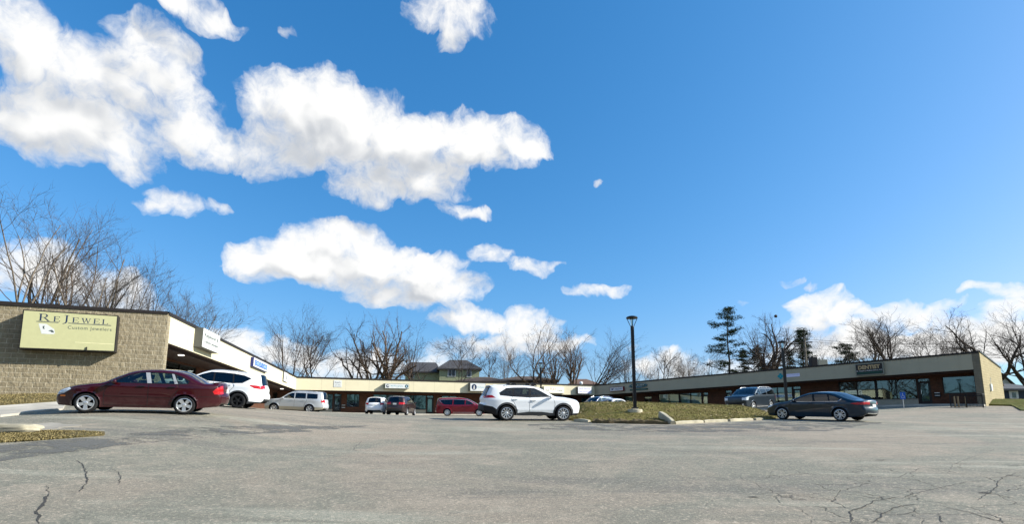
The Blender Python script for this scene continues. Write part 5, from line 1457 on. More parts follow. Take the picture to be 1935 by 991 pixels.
# ---- dark teal sedan
teal = paint('dark_teal_paint', (.006, .020, .036), 0, (.06, .07, .07), .10)
FU = dict(name='sedan', paint=teal, w=1.85, h=1.48, xf=1.425, xr=-1.425, rw=.335, rim_r=.25, ra=.385, clear=.19, belt=.99, taper=.24, tumble=.42, spokes=5, spoke_w=(.03, .04), spoke_split=(-.055, .055),
    top=[(2.30, .22), (2.38, .35), (2.40, .52), (2.33, .68), (2.15, .78), (1.75, .88), (1.4, .945), (1.15, .985), (.75, 1.18), (.32, 1.37), (-.05, 1.455), (-.45, 1.48), (-.9, 1.45), (-1.2, 1.38), (-1.62, 1.20), (-2.02, 1.06), (-2.22, 1.035), (-2.40, 1.02), (-2.43, .92), (-2.42, .76), (-2.48, .60), (-2.46, .40), (-2.34, .26)],
    glass_idx=(7, 9, 12, 15), mirror=(.75, 1.01), seat_z=.50, dash_x=.85, plate=(.78, -2.55), seat_x=[.15, -.75], tcols=[.5, .72], crease=[(.86, .035, .012, -.02)], rear_mat='glass_dark', handle_mat='paint',
    regions=[
        dict(to='side_window', id='wf', mat='glass_dark', dep=.012, poly=[(.82, 1.01), (.40, 1.235), (.06, 1.355), (-.10, 1.375), (-.18, 1.01)]),
        dict(to='side_window', id='wr', mat='glass_dark', dep=.012, poly=[(-.28, 1.01), (-.20, 1.38), (-.82, 1.36), (-.93, 1.015)]),
        dict(to='side_window', id='wq', mat='glass_dark', dep=.012, poly=[(-1.0, 1.02), (-.90, 1.345), (-1.22, 1.24), (-1.45, 1.12), (-1.32, 1.03)]),
        dict(to='body', mat='black', dep=.006, poly=[(.92, 1.0), (.40, 1.26), (.06, 1.38), (-.25, 1.40), (-.85, 1.385), (-1.25, 1.255), (-1.50, 1.12), (-1.36, 1.012), (-.3, .998)]),
        dict(to='window_molding', mat='chrome', dep=-.004, poly=[(.92, .985), (-1.36, .997), (-1.54, 1.12), (-1.50, 1.12), (-1.36, 1.012), (.92, 1.0)]),
        dict(to='taillight', mat='lamp_red', poly=[(-2.5, .96), (-2.20, .96), (-1.92, .90), (-2.15, .84), (-2.5, .84)]),
        dict(to='headlight', mat='lamp_clear', poly=[(2.45, .60), (2.05, .70), (1.88, .80), (2.05, .80), (2.45, .72)]),
        dict(to='door', id='df', mat='paint', poly=[(.98, .30), (1.02, .62), (.92, .98), (-.22, .99), (-.23, .28), (.95, .28)]),
        dict(to='door', id='dr', mat='paint', poly=[(-.245, .28), (-.235, .99), (-1.06, 1.0), (-1.16, .9), (-1.06, .74), (-.98, .56), (-.95, .28)])],
    seams=[[(.96, .27), (1.02, .62), (.92, .99)], [(-.24, .25), (-.23, .99)], [(-.95, .28), (-.98, .56), (-1.06, .74), (-1.16, .9), (-1.06, 1.0)], [(-2.46, .66), (-1.82, .66)]],
    handles=[(-.06, .89, 'df'), (-.92, .90, 'dr')],
    ends=[dict(end='rear', to='taillight', mat='lamp_red', z=(.84, .96), t=(.5, 1.01)), dict(end='rear', to='body', mat='black', z=(0, .36), t=(0, 1.01)), dict(end='front', to='headlight', mat='lamp_clear', z=(.60, .74), t=(.6, 1.01)), dict(end='front', to='grille', pair=False, mat='black', z=(.34, .58), t=(0, .5)),
          dict(end='rear', to='bumper_trim', pair=False, mat='chrome', z=(.385, .425), t=(0, .9))])
cobj = make_car(FU)
put_car(cobj, at(1589.5, 798.5, 25.6).xy, R(180 - 57), FU, 1, 'dark teal sedan with split spoke wheels parked beside the kerb end', 'car', sz=.94)
# ================================================================== signs
def text_mesh(s, w, h, shear=0.0, spacing=1.0, weight=0.0, ext=.004):
    """lettering as a mesh in the x-z plane, centred, fitted to w x h, facing -y"""
    cu = bpy.data.curves.new('txt', 'FONT'); cu.body = s; cu.align_x = 'LEFT'; cu.size = 1; cu.space_character = spacing; cu.offset = weight; cu.shear = shear; cu.extrude = 0; cu.resolution_u = 3
    ob = bpy.data.objects.new('txt', cu); COL.objects.link(ob)
    bpy.context.view_layer.update()
    me = bpy.data.meshes.new_from_object(ob.evaluated_get(bpy.context.evaluated_depsgraph_get()))
    bpy.data.objects.remove(ob); bpy.data.curves.remove(cu)
    V = [v.co.copy() for v in me.vertices]; Fs = [tuple(p.vertices) for p in me.polygons]
    bpy.data.meshes.remove(me)
    x0, x1 = min(v.x for v in V), max(v.x for v in V); y0, y1 = min(v.y for v in V), max(v.y for v in V)
    return [((v.x - (x0 + x1) / 2) / (x1 - x0) * w, (v.y - (y0 + y1) / 2) / (y1 - y0) * h) for v in V], Fs

def color(name, c, rough=.5): 
    if name not in M: M[name] = plain(name, c, rough, var=.04)
    return M[name]
color('navy_letters', (.012, .028, .07)); color('grey_letters', (.07, .09, .085)); color('sign_yellow', (.44, .43, .235), .45); color('sign_white', (.56, .57, .55), .5)
color('sign_frame_dark', (.02, .018, .018)); color('sign_side_grey', (.11, .11, .095)); color('sign_blue', (.035, .10, .36)); color('teal_letters', (.10, .33, .40)); color('sign_green', (.012, .055, .042)); color('gold_letters', (.42, .30, .16))
color('lilac', (.62, .62, .80)); color('purple_letters', (.35, .30, .62)); color('orange_letters', (.70, .36, .22)); color('navy_frame', (.03, .04, .16)); color('red_frame', (.16, .01, .02)); color('cross_teal', (.015, .25, .30)); color('ghost_letters', (.40, .42, .62)); color('handicap_blue', (.02, .10, .42)); color('light_blue', (.45, .62, .85))

class Wing:
    def __init__(self, a, b, za0, za1):
        self.a, self.b = a, b; self.L = (b - a).length; self.t = (b - a) / self.L; self.z = (za0, za1)
    def s(self, px, py=720):
        d = ray(px, py); k = d.x / d.y
        return (k * self.a.y - self.a.x) / (self.t.x - k * self.t.y)
    def p(self, s): return self.a + self.t * s
    def zz(self, px, py): return at(px, py, self.p(self.s(px, py)).y).z
WG = [Wing(FL[i], FL[i + 1], FZT[i], FZT[i + 1]) for i in range(3)]
WE = Wing(wa, wb, 0, 0)

def sign(wing, px0, px1, py0, py1, depth, name, label, face, side, border=.03, slope=None, face_in=True, cat='sign', stand=.004):
    """box sign fixed flat on a wall: px0..px1 at mid height, py0/py1 at its middle"""
    pm = (px0 + px1) / 2; s0, s1 = wing.s(px0, (py0 + py1) / 2), wing.s(px1, (py0 + py1) / 2)
    z1, z0 = wing.zz(pm, py0), wing.zz(pm, py1)
    c = wing.p((s0 + s1) / 2); wdt, hgt = s1 - s0, z1 - z0
    slp = (wing.z[1] - wing.z[0]) / wing.L if slope is None else slope
    mt = frame_mat((0, 0, 0), (wing.t.x, wing.t.y, slp), (0, 0, 1))
    o = empty(name, (c.x, c.y, (z0 + z1) / 2)); o.rotation_euler = mt.to_euler()
    tag(o, label, cat)
    b = MB(); b.box((0, -depth / 2 - stand, 0), (wdt, depth, hgt), None, min(.015, depth * .3)); b.build('cabinet', side, o)
    if face is not None:
        f = MB(); f.box((0, -depth - stand - .003, 0), (wdt - border * 2, .006, hgt - border * 2)); f.build('face', face, o)
    return o, wdt, hgt, -depth - stand - .009

def letters(o, y, s, cx, cz, w, h, mat, **kw):
    v, f = text_mesh(s, w, h, **kw)
    m = MB(); m.add([(cx + x, y, cz + z) for x, z in v], f); return m.build('lettering', mat, o)

def flat(o, y, polys, mat, name='emblem'):
    m = MB()
    for k, p in enumerate(polys): m.add([(x, y - k * .0006, z) for x, z in p], [tuple(range(len(p)))])
    return m.build(name, mat, o)
def ell(cx, cz, rx, rz, a0=0, a1=360, n=28): return [(cx + rx * math.cos(R(a0 + (a1 - a0) * k / n)), cz + rz * math.sin(R(a0 + (a1 - a0) * k / n))) for k in range(n + (a1 - a0 < 359))]

# --- capital letters with slab ends for the jeweller's sign
def glyph(ch):
    r = lambda x0, z0, x1, z1: [(x0, z0), (x1, z0), (x1, z1), (x0, z1)]
    def arcs(cx, cz, ro, ri, a0, a1, n=12):
        out = []
        for k in range(n):
            t0, t1 = R(a0 + (a1 - a0) * k / n), R(a0 + (a1 - a0) * (k + 1) / n)
            out.append([(cx + ro[0] * math.cos(t0), cz + ro[1] * math.sin(t0)), (cx + ro[0] * math.cos(t1), cz + ro[1] * math.sin(t1)), (cx + ri[0] * math.cos(t1), cz + ri[1] * math.sin(t1)), (cx + ri[0] * math.cos(t0), cz + ri[1] * math.sin(t0))])
        return out
    if ch == 'R': return [r(.10, .04, .25, .96), r(0, 0, .36, .045), r(0, .955, .5, 1), r(.25, .47, .5, .515)] + arcs(.48, .7425, (.30, .2575), (.16, .2125), -90, 90) + [[(.42, .49), (.56, .49), (.96, .02), (.80, .02)], r(.76, 0, 1.02, .045)], 1.02
    if ch == 'E': return [r(.10, .04, .25, .96), r(0, 0, .80, .05), r(0, .95, .76, 1), r(.25, .47, .62, .525), [(.80, 0), (.84, .24), (.79, .24), (.70, .05)], [(.76, 1), (.78, .78), (.73, .78), (.66, .95)], r(.59, .40, .63, .60)], .86
    if ch == 'J': return [r(.30, .10, .45, .96), r(.16, .955, .60, 1), [(.30, .12), (.45, .12), (.40, -.08), (.27, -.20), (.06, -.28), (.02, -.22), (.20, -.13), (.28, .0)]], .62
    if ch == 'W': return [[(.08, .97), (.24, .97), (.44, .02), (.36, .02)], [(.38, .02), (.44, .02), (.66, .80), (.62, .86)], [(.56, .97), (.70, .97), (.92, .02), (.84, .02)], [(.86, .02), (.92, .02), (1.16, .97), (1.09, .97)], r(0, .955, .34, 1), r(.48, .955, .80, 1), r(1.0, .955, 1.26, 1)], 1.28
    if ch == 'L': return [r(.10, .04, .25, .96), r(0, 0, .76, .05), r(0, .955, .36, 1), [(.76, 0), (.80, .26), (.75, .26), (.66, .05)]], .84

o, w, h, y = sign(WE, 46, 224.5, 595, 665.5, .58, 'wall_sign', 'big yellow jeweller wall sign in a dark frame on the block wall', M['sign_yellow'], M['sign_frame_dark'], .045, slope=.016)
m = MB(); x = -w * .335; big, small = h * .185, h * .135; base = h * .235
for ch, hh in (('R', big), ('E', small), ('J', big), ('E', small), ('W', small), ('E', small), ('L', small)):
    gl, adv = glyph(ch)
    k = 1.12 if ch != 'J' else 1.1
    for p in gl: m.add([(x + a * hh * k, y, base + b * hh) for a, b in p], [tuple(range(len(p)))])
    x += (adv + .26) * hh * k
sc = (w * .42 - -w * .335) / (x - -w * .335)
m.v = [(-w * .335 + (a + w * .335) * sc, b, c) for a, b, c in m.v]
m.build('lettering', M['navy_letters'], o)
flat(o, y, [[(-w * .355, base - .05), (-w * .13, base - .05), (-w * .13, base - .025), (-w * .355, base - .025)], [(-w * .03, base - .05), (w * .43, base - .05), (w * .43, base - .025), (-w * .03, base - .025)]], M['navy_letters'], 'underline')
letters(o, y, 'Custom Jewelers', w * .205, h * .09, w * .47, h * .115, M['grey_letters'], spacing=1.15)
flat(o, y, [[(-w * .33, h * .16), (-w * .25, h * .16), (-w * .165, h * .03), (-w * .155, -h * .07), (-w * .17, -h * .10), (-w * .29, -h * .10)]], M['sign_white'], 'diamond_panel')
flat(o, y - .004, [[(-w * .285, h * .10), (-w * .265, h * .11), (-w * .27, h * .06), (-w * .26, h * .03), (-w * .28, h * .03)], [(-w * .225, -h * .01), (-w * .19, h * .015), (-w * .17, -h * .02), (-w * .165, -h * .055), (-w * .19, -h * .05), (-w * .20, -h * .025)]], M['grey_letters'])
flat(o, y, [[(w * .06, -h * .275), (w * .48, -h * .285), (w * .48, -h * .30), (w * .06, -h * .29)]], color('sign_scratch', (.66, .62, .36)), 'ledge')
m = MB(); m.box((w * .19, y - .02, -h * .45), (.035, .04, h * .11)); m.build('prop', M['sign_frame_dark'], o)

o, w, h, y = sign(WG[0], 366, 400.5, 626.5, 663, .42, 'shop_sign', 'white box sign of the jeweller on the left fascia, deepest of the row', M['sign_white'], M['sign_side_grey'], .02)
letters(o, y - .004, 'ReJewel B', 0, h * .15, w * .82, h * .24, M['grey_letters'], weight=.015); letters(o, y - .004, 'Custom Jewelers', 0, -h * .17, w * .84, h * .19, M['grey_letters'], weight=.015)
o, w, h, y = sign(WG[0], 472.5, 502, 682, 699, .22, 'shop_sign', 'white shop sign with a blue lettered band on the left fascia', M['sign_white'], M['navy_frame'], .02)
flat(o, y, [[(-w * .43, -h * .30), (w * .40, -h * .30), (w * .40, h * .26), (-w * .43, h * .26)]], M['sign_blue'], 'band'); letters(o, y - .003, 'CREDIT CARE', -w * .015, -h * .02, w * .76, h * .34, M['light_blue'])
o, w, h, y = sign(WG[0], 534, 542, 704.5, 722.5, .10, 'shop_sign', 'small white plaque with an upright dark emblem near the inner left corner', M['sign_white'], M['sign_side_grey'], .02)
flat(o, y, [ell(w * .16, 0, w * .10, h * .28)], M['navy_letters']); letters(o, y - .002, 'I', w * .16, 0, w * .04, h * .3, M['sign_white'])

o, w, h, y = sign(WG[1], 630.5, 646, 719.5, 732.5, .03, 'shop_sign', 'small flat white sign with dark name near the left end of the back fascia', M['sign_white'], M['sign_white'], .01)
letters(o, y, "Rowe's", -.02, h * .20, w * .68, h * .24, M['navy_letters']); letters(o, y, 'hair salon', 0, -h * .12, w * .6, h * .1, M['grey_letters']); letters(o, y, '555 by appointment', 0, -h * .36, w * .74, h * .1, M['grey_letters'])
o, w, h, y = sign(WG[1], 725, 770.5, 726.2, 735.8, .55, 'shop_sign', 'long white box sign with a round logo at each end', M['sign_white'], color('frame_green', (.09, .11, .085)), .04)
flat(o, y, [ell(-w * .385, 0, h * .30, h * .32)], M['navy_letters']); flat(o, y - .003, [ell(-w * .375, h * .04, h * .2, h * .18)], M['sign_white']); letters(o, y - .005, 'D', -w * .38, -h * .02, h * .22, h * .34, M['navy_letters'])
letters(o, y, '360 Photography', -w * .01, 0, w * .52, h * .36, M['teal_letters']); flat(o, y, [ell(w * .395, 0, h * .34, h * .34)], M['sign_green']); flat(o, y - .003, [ell(w * .395, 0, h * .15, h * .1)], M['light_blue'])
o, w, h, y = sign(WG[1], 885, 914, 725.2, 740.5, .55, 'shop_sign', 'white box sign with a dark round swoosh logo above the red minivan', M['sign_white'], M['sign_side_grey'], .03)
flat(o, y, [ell(-w * .24, 0, h * .34, h * .36)], M['navy_letters']); flat(o, y - .003, [[(-w * .30, -h * .25), (-w * .26, h * .16), (-w * .22, h * .24), (-w * .20, h * .0), (-w * .18, -h * .26)]], M['sign_white']); flat(o, y - .005, [[(-w * .25, -h * .2), (-w * .235, h * .05), (-w * .215, -h * .2)]], color('rust', (.30, .16, .10)))
letters(o, y, 'Horizons', w * .19, 0, w * .46, h * .17, M['teal_letters'])
o, w, h, y = sign(WG[1], 1025.5, 1064, 731.5, 744, .30, 'shop_sign', 'cream cafe sign with orange middle letters', color('cream_face', (.78, .75, .65)), M['panel_cream'], .03)
letters(o, y, 'THE', -w * .34, -h * .1, w * .16, h * .22, M['grey_letters']); letters(o, y, 'PLAY', -w * .05, h * .10, w * .28, h * .42, M['orange_letters']); letters(o, y, 'CAFE', w * .27, -h * .1, w * .26, h * .22, M['grey_letters'])
o, w, h, y = sign(WG[1], 1088.5, 1114, 732, 745, .45, 'shop_sign', 'pale lilac lettered sign just left of the inner right corner', color('lilac_face', (.74, .74, .82)), M['sign_side_grey'], .02)
letters(o, y, 'Bella Beauty', 0, h * .2, w * .82, h * .3, M['purple_letters'], shear=.3); letters(o, y, 'nails and lashes', 0, -h * .2, w * .8, h * .2, M['purple_letters'])

o, w, h, y = sign(WG[2], 1155, 1180.5, 732.2, 740.2, .30, 'shop_sign', 'white sign in a navy and red frame with a winged badge', M['sign_white'], M['red_frame'], .05)
flat(o, y, [[(-w * .42, h * .22), (-w * .34, h * .14), (-w * .30, h * .2), (-w * .26, h * .14), (-w * .18, h * .22), (-w * .24, -h * .06), (-w * .30, -h * .24), (-w * .36, -h * .06)]], M['navy_frame']); letters(o, y, 'VALE INC', w * .16, 0, w * .5, h * .34, M['navy_frame'], weight=.02)
# green oval sign, with the small plaque under it
s0, s1 = WG[2].s(1189), WG[2].s(1223.5); c = WG[2].p((s0 + s1) / 2); z0, z1 = WG[2].zz(1206, 734.3), WG[2].zz(1206, 725.3)
def oval_sign():
    mt = frame_mat((0, 0, 0), (WG[2].t.x, WG[2].t.y, (FZT[3] - FZT[2]) / WG[2].L), (0, 0, 1)); o = empty('shop_sign', (c.x, c.y, (z0 + z1) / 2)); o.rotation_euler = mt.to_euler()
    tag(o, 'dark green oval sign partly behind the tall lamp post', 'sign'); w, h = s1 - s0, z1 - z0
    m = MB(); m.prism(ell(0, 0, w / 2, h / 2, n=32)[::-1], Matrix.Translation((0, -.005, 0)), .12); m.build('cabinet', M['sign_green'], o)
    flat(o, -.128, [ell(0, 0, w * .47, h * .44)], M['light_blue'], 'rim_line'); flat(o, -.130, [ell(0, 0, w * .46, h * .42)], M['sign_green'], 'face')
    letters(o, -.134, 'COUNTRY', w * .02, h * .08, w * .70, h * .34, M['sign_white']); letters(o, -.134, 'FINANCIAL', w * .02, -h * .23, w * .4, h * .13, M['light_blue'])
    m = MB(); m.box((w * .03, -.05, -h * .80), (w * .98, .09, h * .30), None, .01); m.build('name_plate', M['sign_green'], o)
    letters(o, -.10, 'Insurance Agent', w * .03, -h * .80, w * .8, h * .16, M['teal_letters'])
oval_sign()
# teal cross and faint lettering straight on the fascia
def cross_sign():
    s0, s1 = WG[2].s(1471, 710), WG[2].s(1512, 710); c = WG[2].p((s0 + s1) / 2); z = WG[2].zz(1490, 710.5); w = s1 - s0
    mt = frame_mat((0, 0, 0), (WG[2].t.x, WG[2].t.y, (FZT[3] - FZT[2]) / WG[2].L), (0, 0, 1)); o = empty('shop_sign', (c.x, c.y, z)); o.rotation_euler = mt.to_euler()
    tag(o, 'teal four lobed cross with faint lilac lettering on the shaded right fascia', 'sign')
    r = .21; cx = -w * .40
    m = MB()
    for a in range(4):
        q = R(a * 90 + 90); m.prism(ell(cx + math.cos(q) * r * .75, math.sin(q) * r * .75, r * .62, r * .62, n=20)[::-1], Matrix.Translation((0, -.004 - .001 * a, 0)), .03)
    m.build('cross', M['cross_teal'], o)
    m = MB(); m.box((w * .135, -.012, 0), (w * .70, .016, .30)); m.build('name_plate', M['lilac'], o)
    letters(o, -.026, 'Prairie Therapy', w * .13, .03, w * .62, .16, M['ghost_letters'])
cross_sign()
o, w, h, y = sign(WG[2], 1618, 1671.5, 687.2, 709.8, .26, 'shop_sign', 'black dentist sign with gold capitals in a grey frame', M['sign_frame_dark'], color('frame_grey', (.21, .21, .17)), .07)
letters(o, y, 'DENTIST', -w * .0, h * .17, w * .78, h * .34, M['gold_letters'], weight=.05); letters(o, y, 'Dr. Robert J. Madison D.D.S., P.C.', 0, -h * .13, w * .92, h * .12, M['sign_white'], weight=.02)
flat(o, y, [[(-w * .44, -h * .38), (w * .44, -h * .38), (w * .44, -h * .22), (-w * .44, -h * .22)]], M['sign_green'], 'lower_band')

# ================================================================== lamp posts
def lamp_post(px, Y, ytop, label, base_z=None, side=.15, head_r=.285):
    x = xat(px, Y); z0 = gz(x, Y) + .03 if base_z is None else base_z
    ht = at(px, ytop, Y).z - z0
    o = empty('lamp_post', (x, Y, z0)); tag(o, label, 'lamp post', 'black lamp posts of the lot')
    m = MB(); m.lathe([(0, .10), (.33, .10), (.35, .08), (.36, -.5)], 24); m.box((0, 0, .125), (.30, .30, .05), None, .01); m.build('footing', M['kerb'], o)
    m = MB(); m.box((0, 0, .16), (.28, .28, .10), None, .02); m.box((0, 0, (ht - .62) / 2 + .1), (side, side, ht - .72), None, .018); m.build('pole', M['lamp_black'], o)
    m = MB(); zt = ht - .62
    m.lathe([(0, zt + .12), (.07, zt + .10), (.085, zt - .02), (.085, zt - .1), (0, zt - .1)], 16)
    for a in range(4):
        q = a * math.pi / 2; m.tube([(math.cos(q) * .05, math.sin(q) * .05, zt + .02), (math.cos(q) * (head_r - .03), math.sin(q) * (head_r - .03), ht - .14)], .016, 6)
    m.build('bracket', M['lamp_black'], o)
    m = MB(); m.lathe([(0, ht), (head_r * .5, ht - .015), (head_r * .88, ht - .05), (head_r, ht - .09), (head_r, ht - .125), (head_r * .9, ht - .14), (0, ht - .14)], 28); m.build('lamp_head', M['lamp_black'], o, smooth=False)
    m = MB(); m.lathe([(0, ht - .14), (.045, ht - .145), (.05, zt + .14), (0, zt + .12)], 12); m.build('lens_tube', M['glass_shop'], o)
M['lamp_black'] = plain('lamp_black', (.013, .013, .014), .38)
lx = xat(1200.5, 25.9)
lamp_post(1200.5, 25.9, 597.5, 'tallest nearest black lamp post standing at the front of the turf mound', mz(lx, 25.9) - .02)
lamp_post(1489, 34.5, 644.5, 'black lamp post rising behind the dark teal sedan')
lamp_post(1022.5, 50, 685.5, 'black lamp post seen above the roof of the middle white crossover')

# ================================================================== small street things
def handicap():
    p = at(1707.5, 769, 40.2); z0 = gz(p.x, p.y)
    o = empty('parking_sign', (p.x, p.y, z0)); tag(o, 'blue accessible parking sign on a thin post by the dentist windows', 'sign')
    zt = at(1707.5, 742, p.y).z - z0; zb_ = at(1707.5, 755.5, p.y).z - z0
    m = MB(); m.tube([(0, 0, -.3), (0, 0, zt - .03)], .03, 8); m.build('post', color('galvanised', (.42, .42, .40)), o)
    fm = Matrix.Rotation(math.atan2(-.3, 1) * -.0 - .2, 4, 'Z')
    m = MB(); m.box((0, -.045, (zt + zb_) / 2), (.36, .012, zt - zb_), fm, .004); m.build('plate', M['handicap_blue'], o)
    c = (zt + zb_) / 2; P = []
    P.append(ell(-.01, c + .15, .03, .03, n=12))
    P.append([(-.03, c + .11), (.0, c + .11), (.03, c - .02), (.0, c - .02)]); P.append([(0, c + .02), (.09, c + .0), (.09, c - .02), (.0, c - .0)]); P.append([(.07, c), (.10, c), (.13, c - .14), (.10, c - .14)])
    for k in range(14):
        a0, a1 = R(110 + k * 17), R(127 + k * 17); P.append([(-.01 + .10 * math.cos(a0), c - .09 + .1 * math.sin(a0)), (-.01 + .10 * math.cos(a1), c - .09 + .1 * math.sin(a1)), (-.01 + .08 * math.cos(a1), c - .09 + .08 * math.sin(a1)), (-.01 + .08 * math.cos(a0), c - .09 + .08 * math.sin(a0))])
    m = MB()
    for q in P: m.add([fm @ Vector((a, -.0535, b)) for a, b in q], [tuple(range(len(q)))])
    m.build('symbol', M['sign_white'], o)
handicap()

def railing():
    a = xy(at(1797, 768, 38.9)); b = xy(at(1858, 769, 38.0))
    o = empty('ramp_railing', (a.x, a.y, gz(*a))); tag(o, 'dark railing with pale uprights under the wide corner window', 'railing')
    d = b - a; L = d.length; zs = [0, gz(*b) - gz(*a)]
    def q(t, h): return Vector((d.x * t, d.y * t, zs[1] * t + h))
    H = at(1827, 745.5, 38.5).z - gz(*(a + d * .5))
    m = MB()
    for h in (H, H * .87): m.tube([q(0, h), q(1, h)], .028, 6)
    m.tube([q(0, .1), q(1, .1)], .025, 6); m.build('rail', M['black'], o)
    n = 24
    for k in range(n + 1):
        t = k / n; m = MB(); thick = k % 12 == 0
        m.tube([q(t, -.1 if thick else .1), q(t, H)], .034 if thick else .013, 6)
        m.build('post' if thick else 'baluster', M['black'], o)
    for px in (1806.5, 1813.5, 1828):
        t = (px - 1797) / 61; m = MB(); m.box((0, 0, 0), (.10, .03, H * .85), Matrix.Translation(q(t, H * .46) + Vector((0, .06, 0)))); m.build('picket', color('pale_wood', (.42, .33, .20)), o)
    # return towards the building
    for px in (1,):
        e = SF[3] - rdir * 0 ; m = MB(); p1 = q(1, H); p2 = p1 + Vector((CDIR.x * 1.0, CDIR.y * 1.0, 0)); m.tube([p1, p2], .028, 6); m.tube([p1 - Vector((0, 0, H - .1)), p2 - Vector((0, 0, H - .1))], .025, 6); m.build('rail', M['black'], o)
railing()
# ================================================================== houses beyond
def hip_house(name, label, x0, x1, Y, depth, zb, ze, zr, wall, roof, ov=.45, ridge=.35, wins=(), chim=None, gable=False, trim='sign_white', door=None, turn=0.0):
    cx = (x0 + x1) / 2; w = x1 - x0
    o = empty(name, (cx, Y, zb), turn); tag(o, label, 'house')
    h = ze - zb; m = MB(); a = w / 2; d = depth
    P = [(-a, 0), (a, 0), (a, d), (-a, d)]
    for i in range(4):
        p, q = P[i], P[(i + 1) % 4]; L = math.hypot(q[0] - p[0], q[1] - p[1])
        m.quad((p[0], p[1], -1.5), (q[0], q[1], -1.5), (q[0], q[1], h), (p[0], p[1], h), uv=[(0, 0), (L, 0), (L, h), (0, h)])
    if gable: m.add([(-a, 0, h), (a, 0, h), (0, 0, zr - zb - .05)], [(0, 1, 2)], [[(0, 0), (1, 0), (.5, 1)]])
    m.build('wall', wall, o)
    r = MB(); A = a + ov; zz = zr - zb
    if gable:
        for s in (-1, 1):
            r.add([(s * A, -ov, h - .15), (0, -ov, zz), (0, d + ov, zz), (s * A, d + ov, h - .15), (s * A, -ov, h - .27), (0, -ov, zz - .12), (0, d + ov, zz - .12), (s * A, d + ov, h - .27)], [(0, 1, 2, 3), (7, 6, 5, 4), (0, 4, 5, 1), (2, 6, 7, 3), (0, 3, 7, 4)])
    else:
        rl = w * ridge / 2
        B = [(-A, -ov, h), (A, -ov, h), (A, d + ov, h), (-A, d + ov, h)]; C = [(-rl, d / 2, zz), (rl, d / 2, zz)]
        r.add(B + C, [(0, 1, 5, 4), (1, 2, 5), (2, 3, 4, 5), (3, 0, 4)])
        r.add([(x, y, z - .25) for x, y, z in B] + B, [(0, 1, 5, 4), (1, 2, 6, 5), (2, 3, 7, 6), (3, 0, 4, 7), (3, 2, 1, 0)])
    ro = r.build('roof', roof, o)
    if chim:
        c = MB(); c.box((chim[0], d * .5, (zz + chim[1]) / 2), (chim[2], .7, zz - h + 1.2)); c.build('chimney', color('chimney_tan', (.26, .25, .19)), ro)
    for (wx, wz, ww, wh, n) in wins:
        f = MB(); f.box((wx, -.03, wz), (ww + .24, .08, wh + .24), None, .01); fo = f.build('window', M[trim], o)
        g = MB()
        for k in range(n):
            pw = ww / n; g.box((wx - ww / 2 + pw * (k + .5), -.075, wz), (pw - .10, .02, wh)); 
        g.build('pane', M['dark_pane'], fo)
    if door:
        f = MB(); f.box((door[0], -.04, door[1]), (door[2] + .2, .06, door[3] + .1), None, .01); f.box((door[0], -.075, door[1]), (door[2], .02, door[3])); do = f.build('door', M['sign_white'], o)
        g = MB(); g.box((door[0], -.09, door[1] + door[3] * .22), (door[2] * .55, .02, door[3] * .32)); g.build('pane', M['dark_pane'], do)
    return o
M['dark_pane'] = plain('dark_pane', (.02, .025, .03), .08, spec=.8)
def lap(name, c, pitch):
    t = NT(name); uv = t.coord("Object"); s = t.node("ShaderNodeSeparateXYZ"); t.ln(uv, s.inputs[0])
    fr = t.math('FRACT', t.math('DIVIDE', s.outputs[2], pitch)); n = t.noise(uv, 3, 4)
    cc = t.mix(t.step(n, .35, .7), tuple(x * .8 for x in c), c); t.col(t.mix(t.math('MULTIPLY', t.step(fr, .12, .0), .5), cc, tuple(x * .4 for x in c)))
    t.set(Roughness=.8); t.bump(fr, .5, .01); return t.m
M['siding_green'] = lap('green_siding', (.36, .38, .22), .16); M['siding_navy'] = lap('navy_siding', (.022, .035, .06), .16); M['siding_grey'] = lap('grey_siding', (.40, .42, .40), .16); M['siding_brown'] = lap('brown_siding', (.14, .10, .07), .18)
def shingle(name, c):
    t = NT(name); p = t.coord("Object"); n = t.noise(p, 14, 4, .7); n2 = t.noise(p, 1.1, 4)
    cc = t.mix(t.step(n, .4, .65), tuple(x * .6 for x in c), tuple(x * 1.2 for x in c)); t.col(t.mix(t.math('MULTIPLY', t.step(n2, .4, .7), .4), cc, tuple(x * .7 for x in c))); t.set(Roughness=.9); t.bump(n, .6, .03); return t.m
M['shingle_dark'] = shingle('dark_shingle', (.055, .055, .06)); M['shingle_brown'] = shingle('brown_shingle', (.10, .068, .048)); M['shingle_navy'] = shingle('slate_shingle', (.045, .055, .07))
HY = 96
zz_ = lambda py, Y: at(967, py, Y).z
hip_house('house', 'green two storey house with dark hip roof seen over the back wing', xat(829, HY), xat(905, HY), HY, 9, gz(0, 90), zz_(697, HY), zz_(676, HY), M['siding_green'], M['shingle_dark'], ridge=.45, turn=.16,
          wins=[(-1.2 - .2, zz_(704, HY) - gz(0, 90), 1.25, 1.45, 2), (1.75, zz_(704.5, HY) - gz(0, 90), .65, 1.5, 1)], chim=(-.6, -.2, .5))
hip_house('house', 'dark roofed side house with green wall left of the two storey house', xat(764, HY + 1), xat(828, HY + 1), HY + 1, 8, gz(0, 90), zz_(702, HY), zz_(680, HY), M['siding_green'], M['shingle_dark'], ridge=.8, turn=.16, wins=[(-1.9, zz_(709, HY) - gz(0, 90), .7, 1.0, 1)], chim=(-2.9, .2, .45))
hip_house('house', 'low house with dark brown hip roof directly right of the green house', xat(862, 84), xat(958, 84), 84, 9, gz(0, 84), zz_(721, 84), zz_(709, 84), M['siding_brown'], M['shingle_brown'], ridge=.25)
hip_house('house', 'low brown roofed house above the middle white crossover', xat(940, 88), xat(1052, 88), 88, 9, gz(5, 88), zz_(719, 88), zz_(708, 88), M['siding_brown'], M['shingle_brown'], ridge=.3, chim=(2.2, .1, .8))
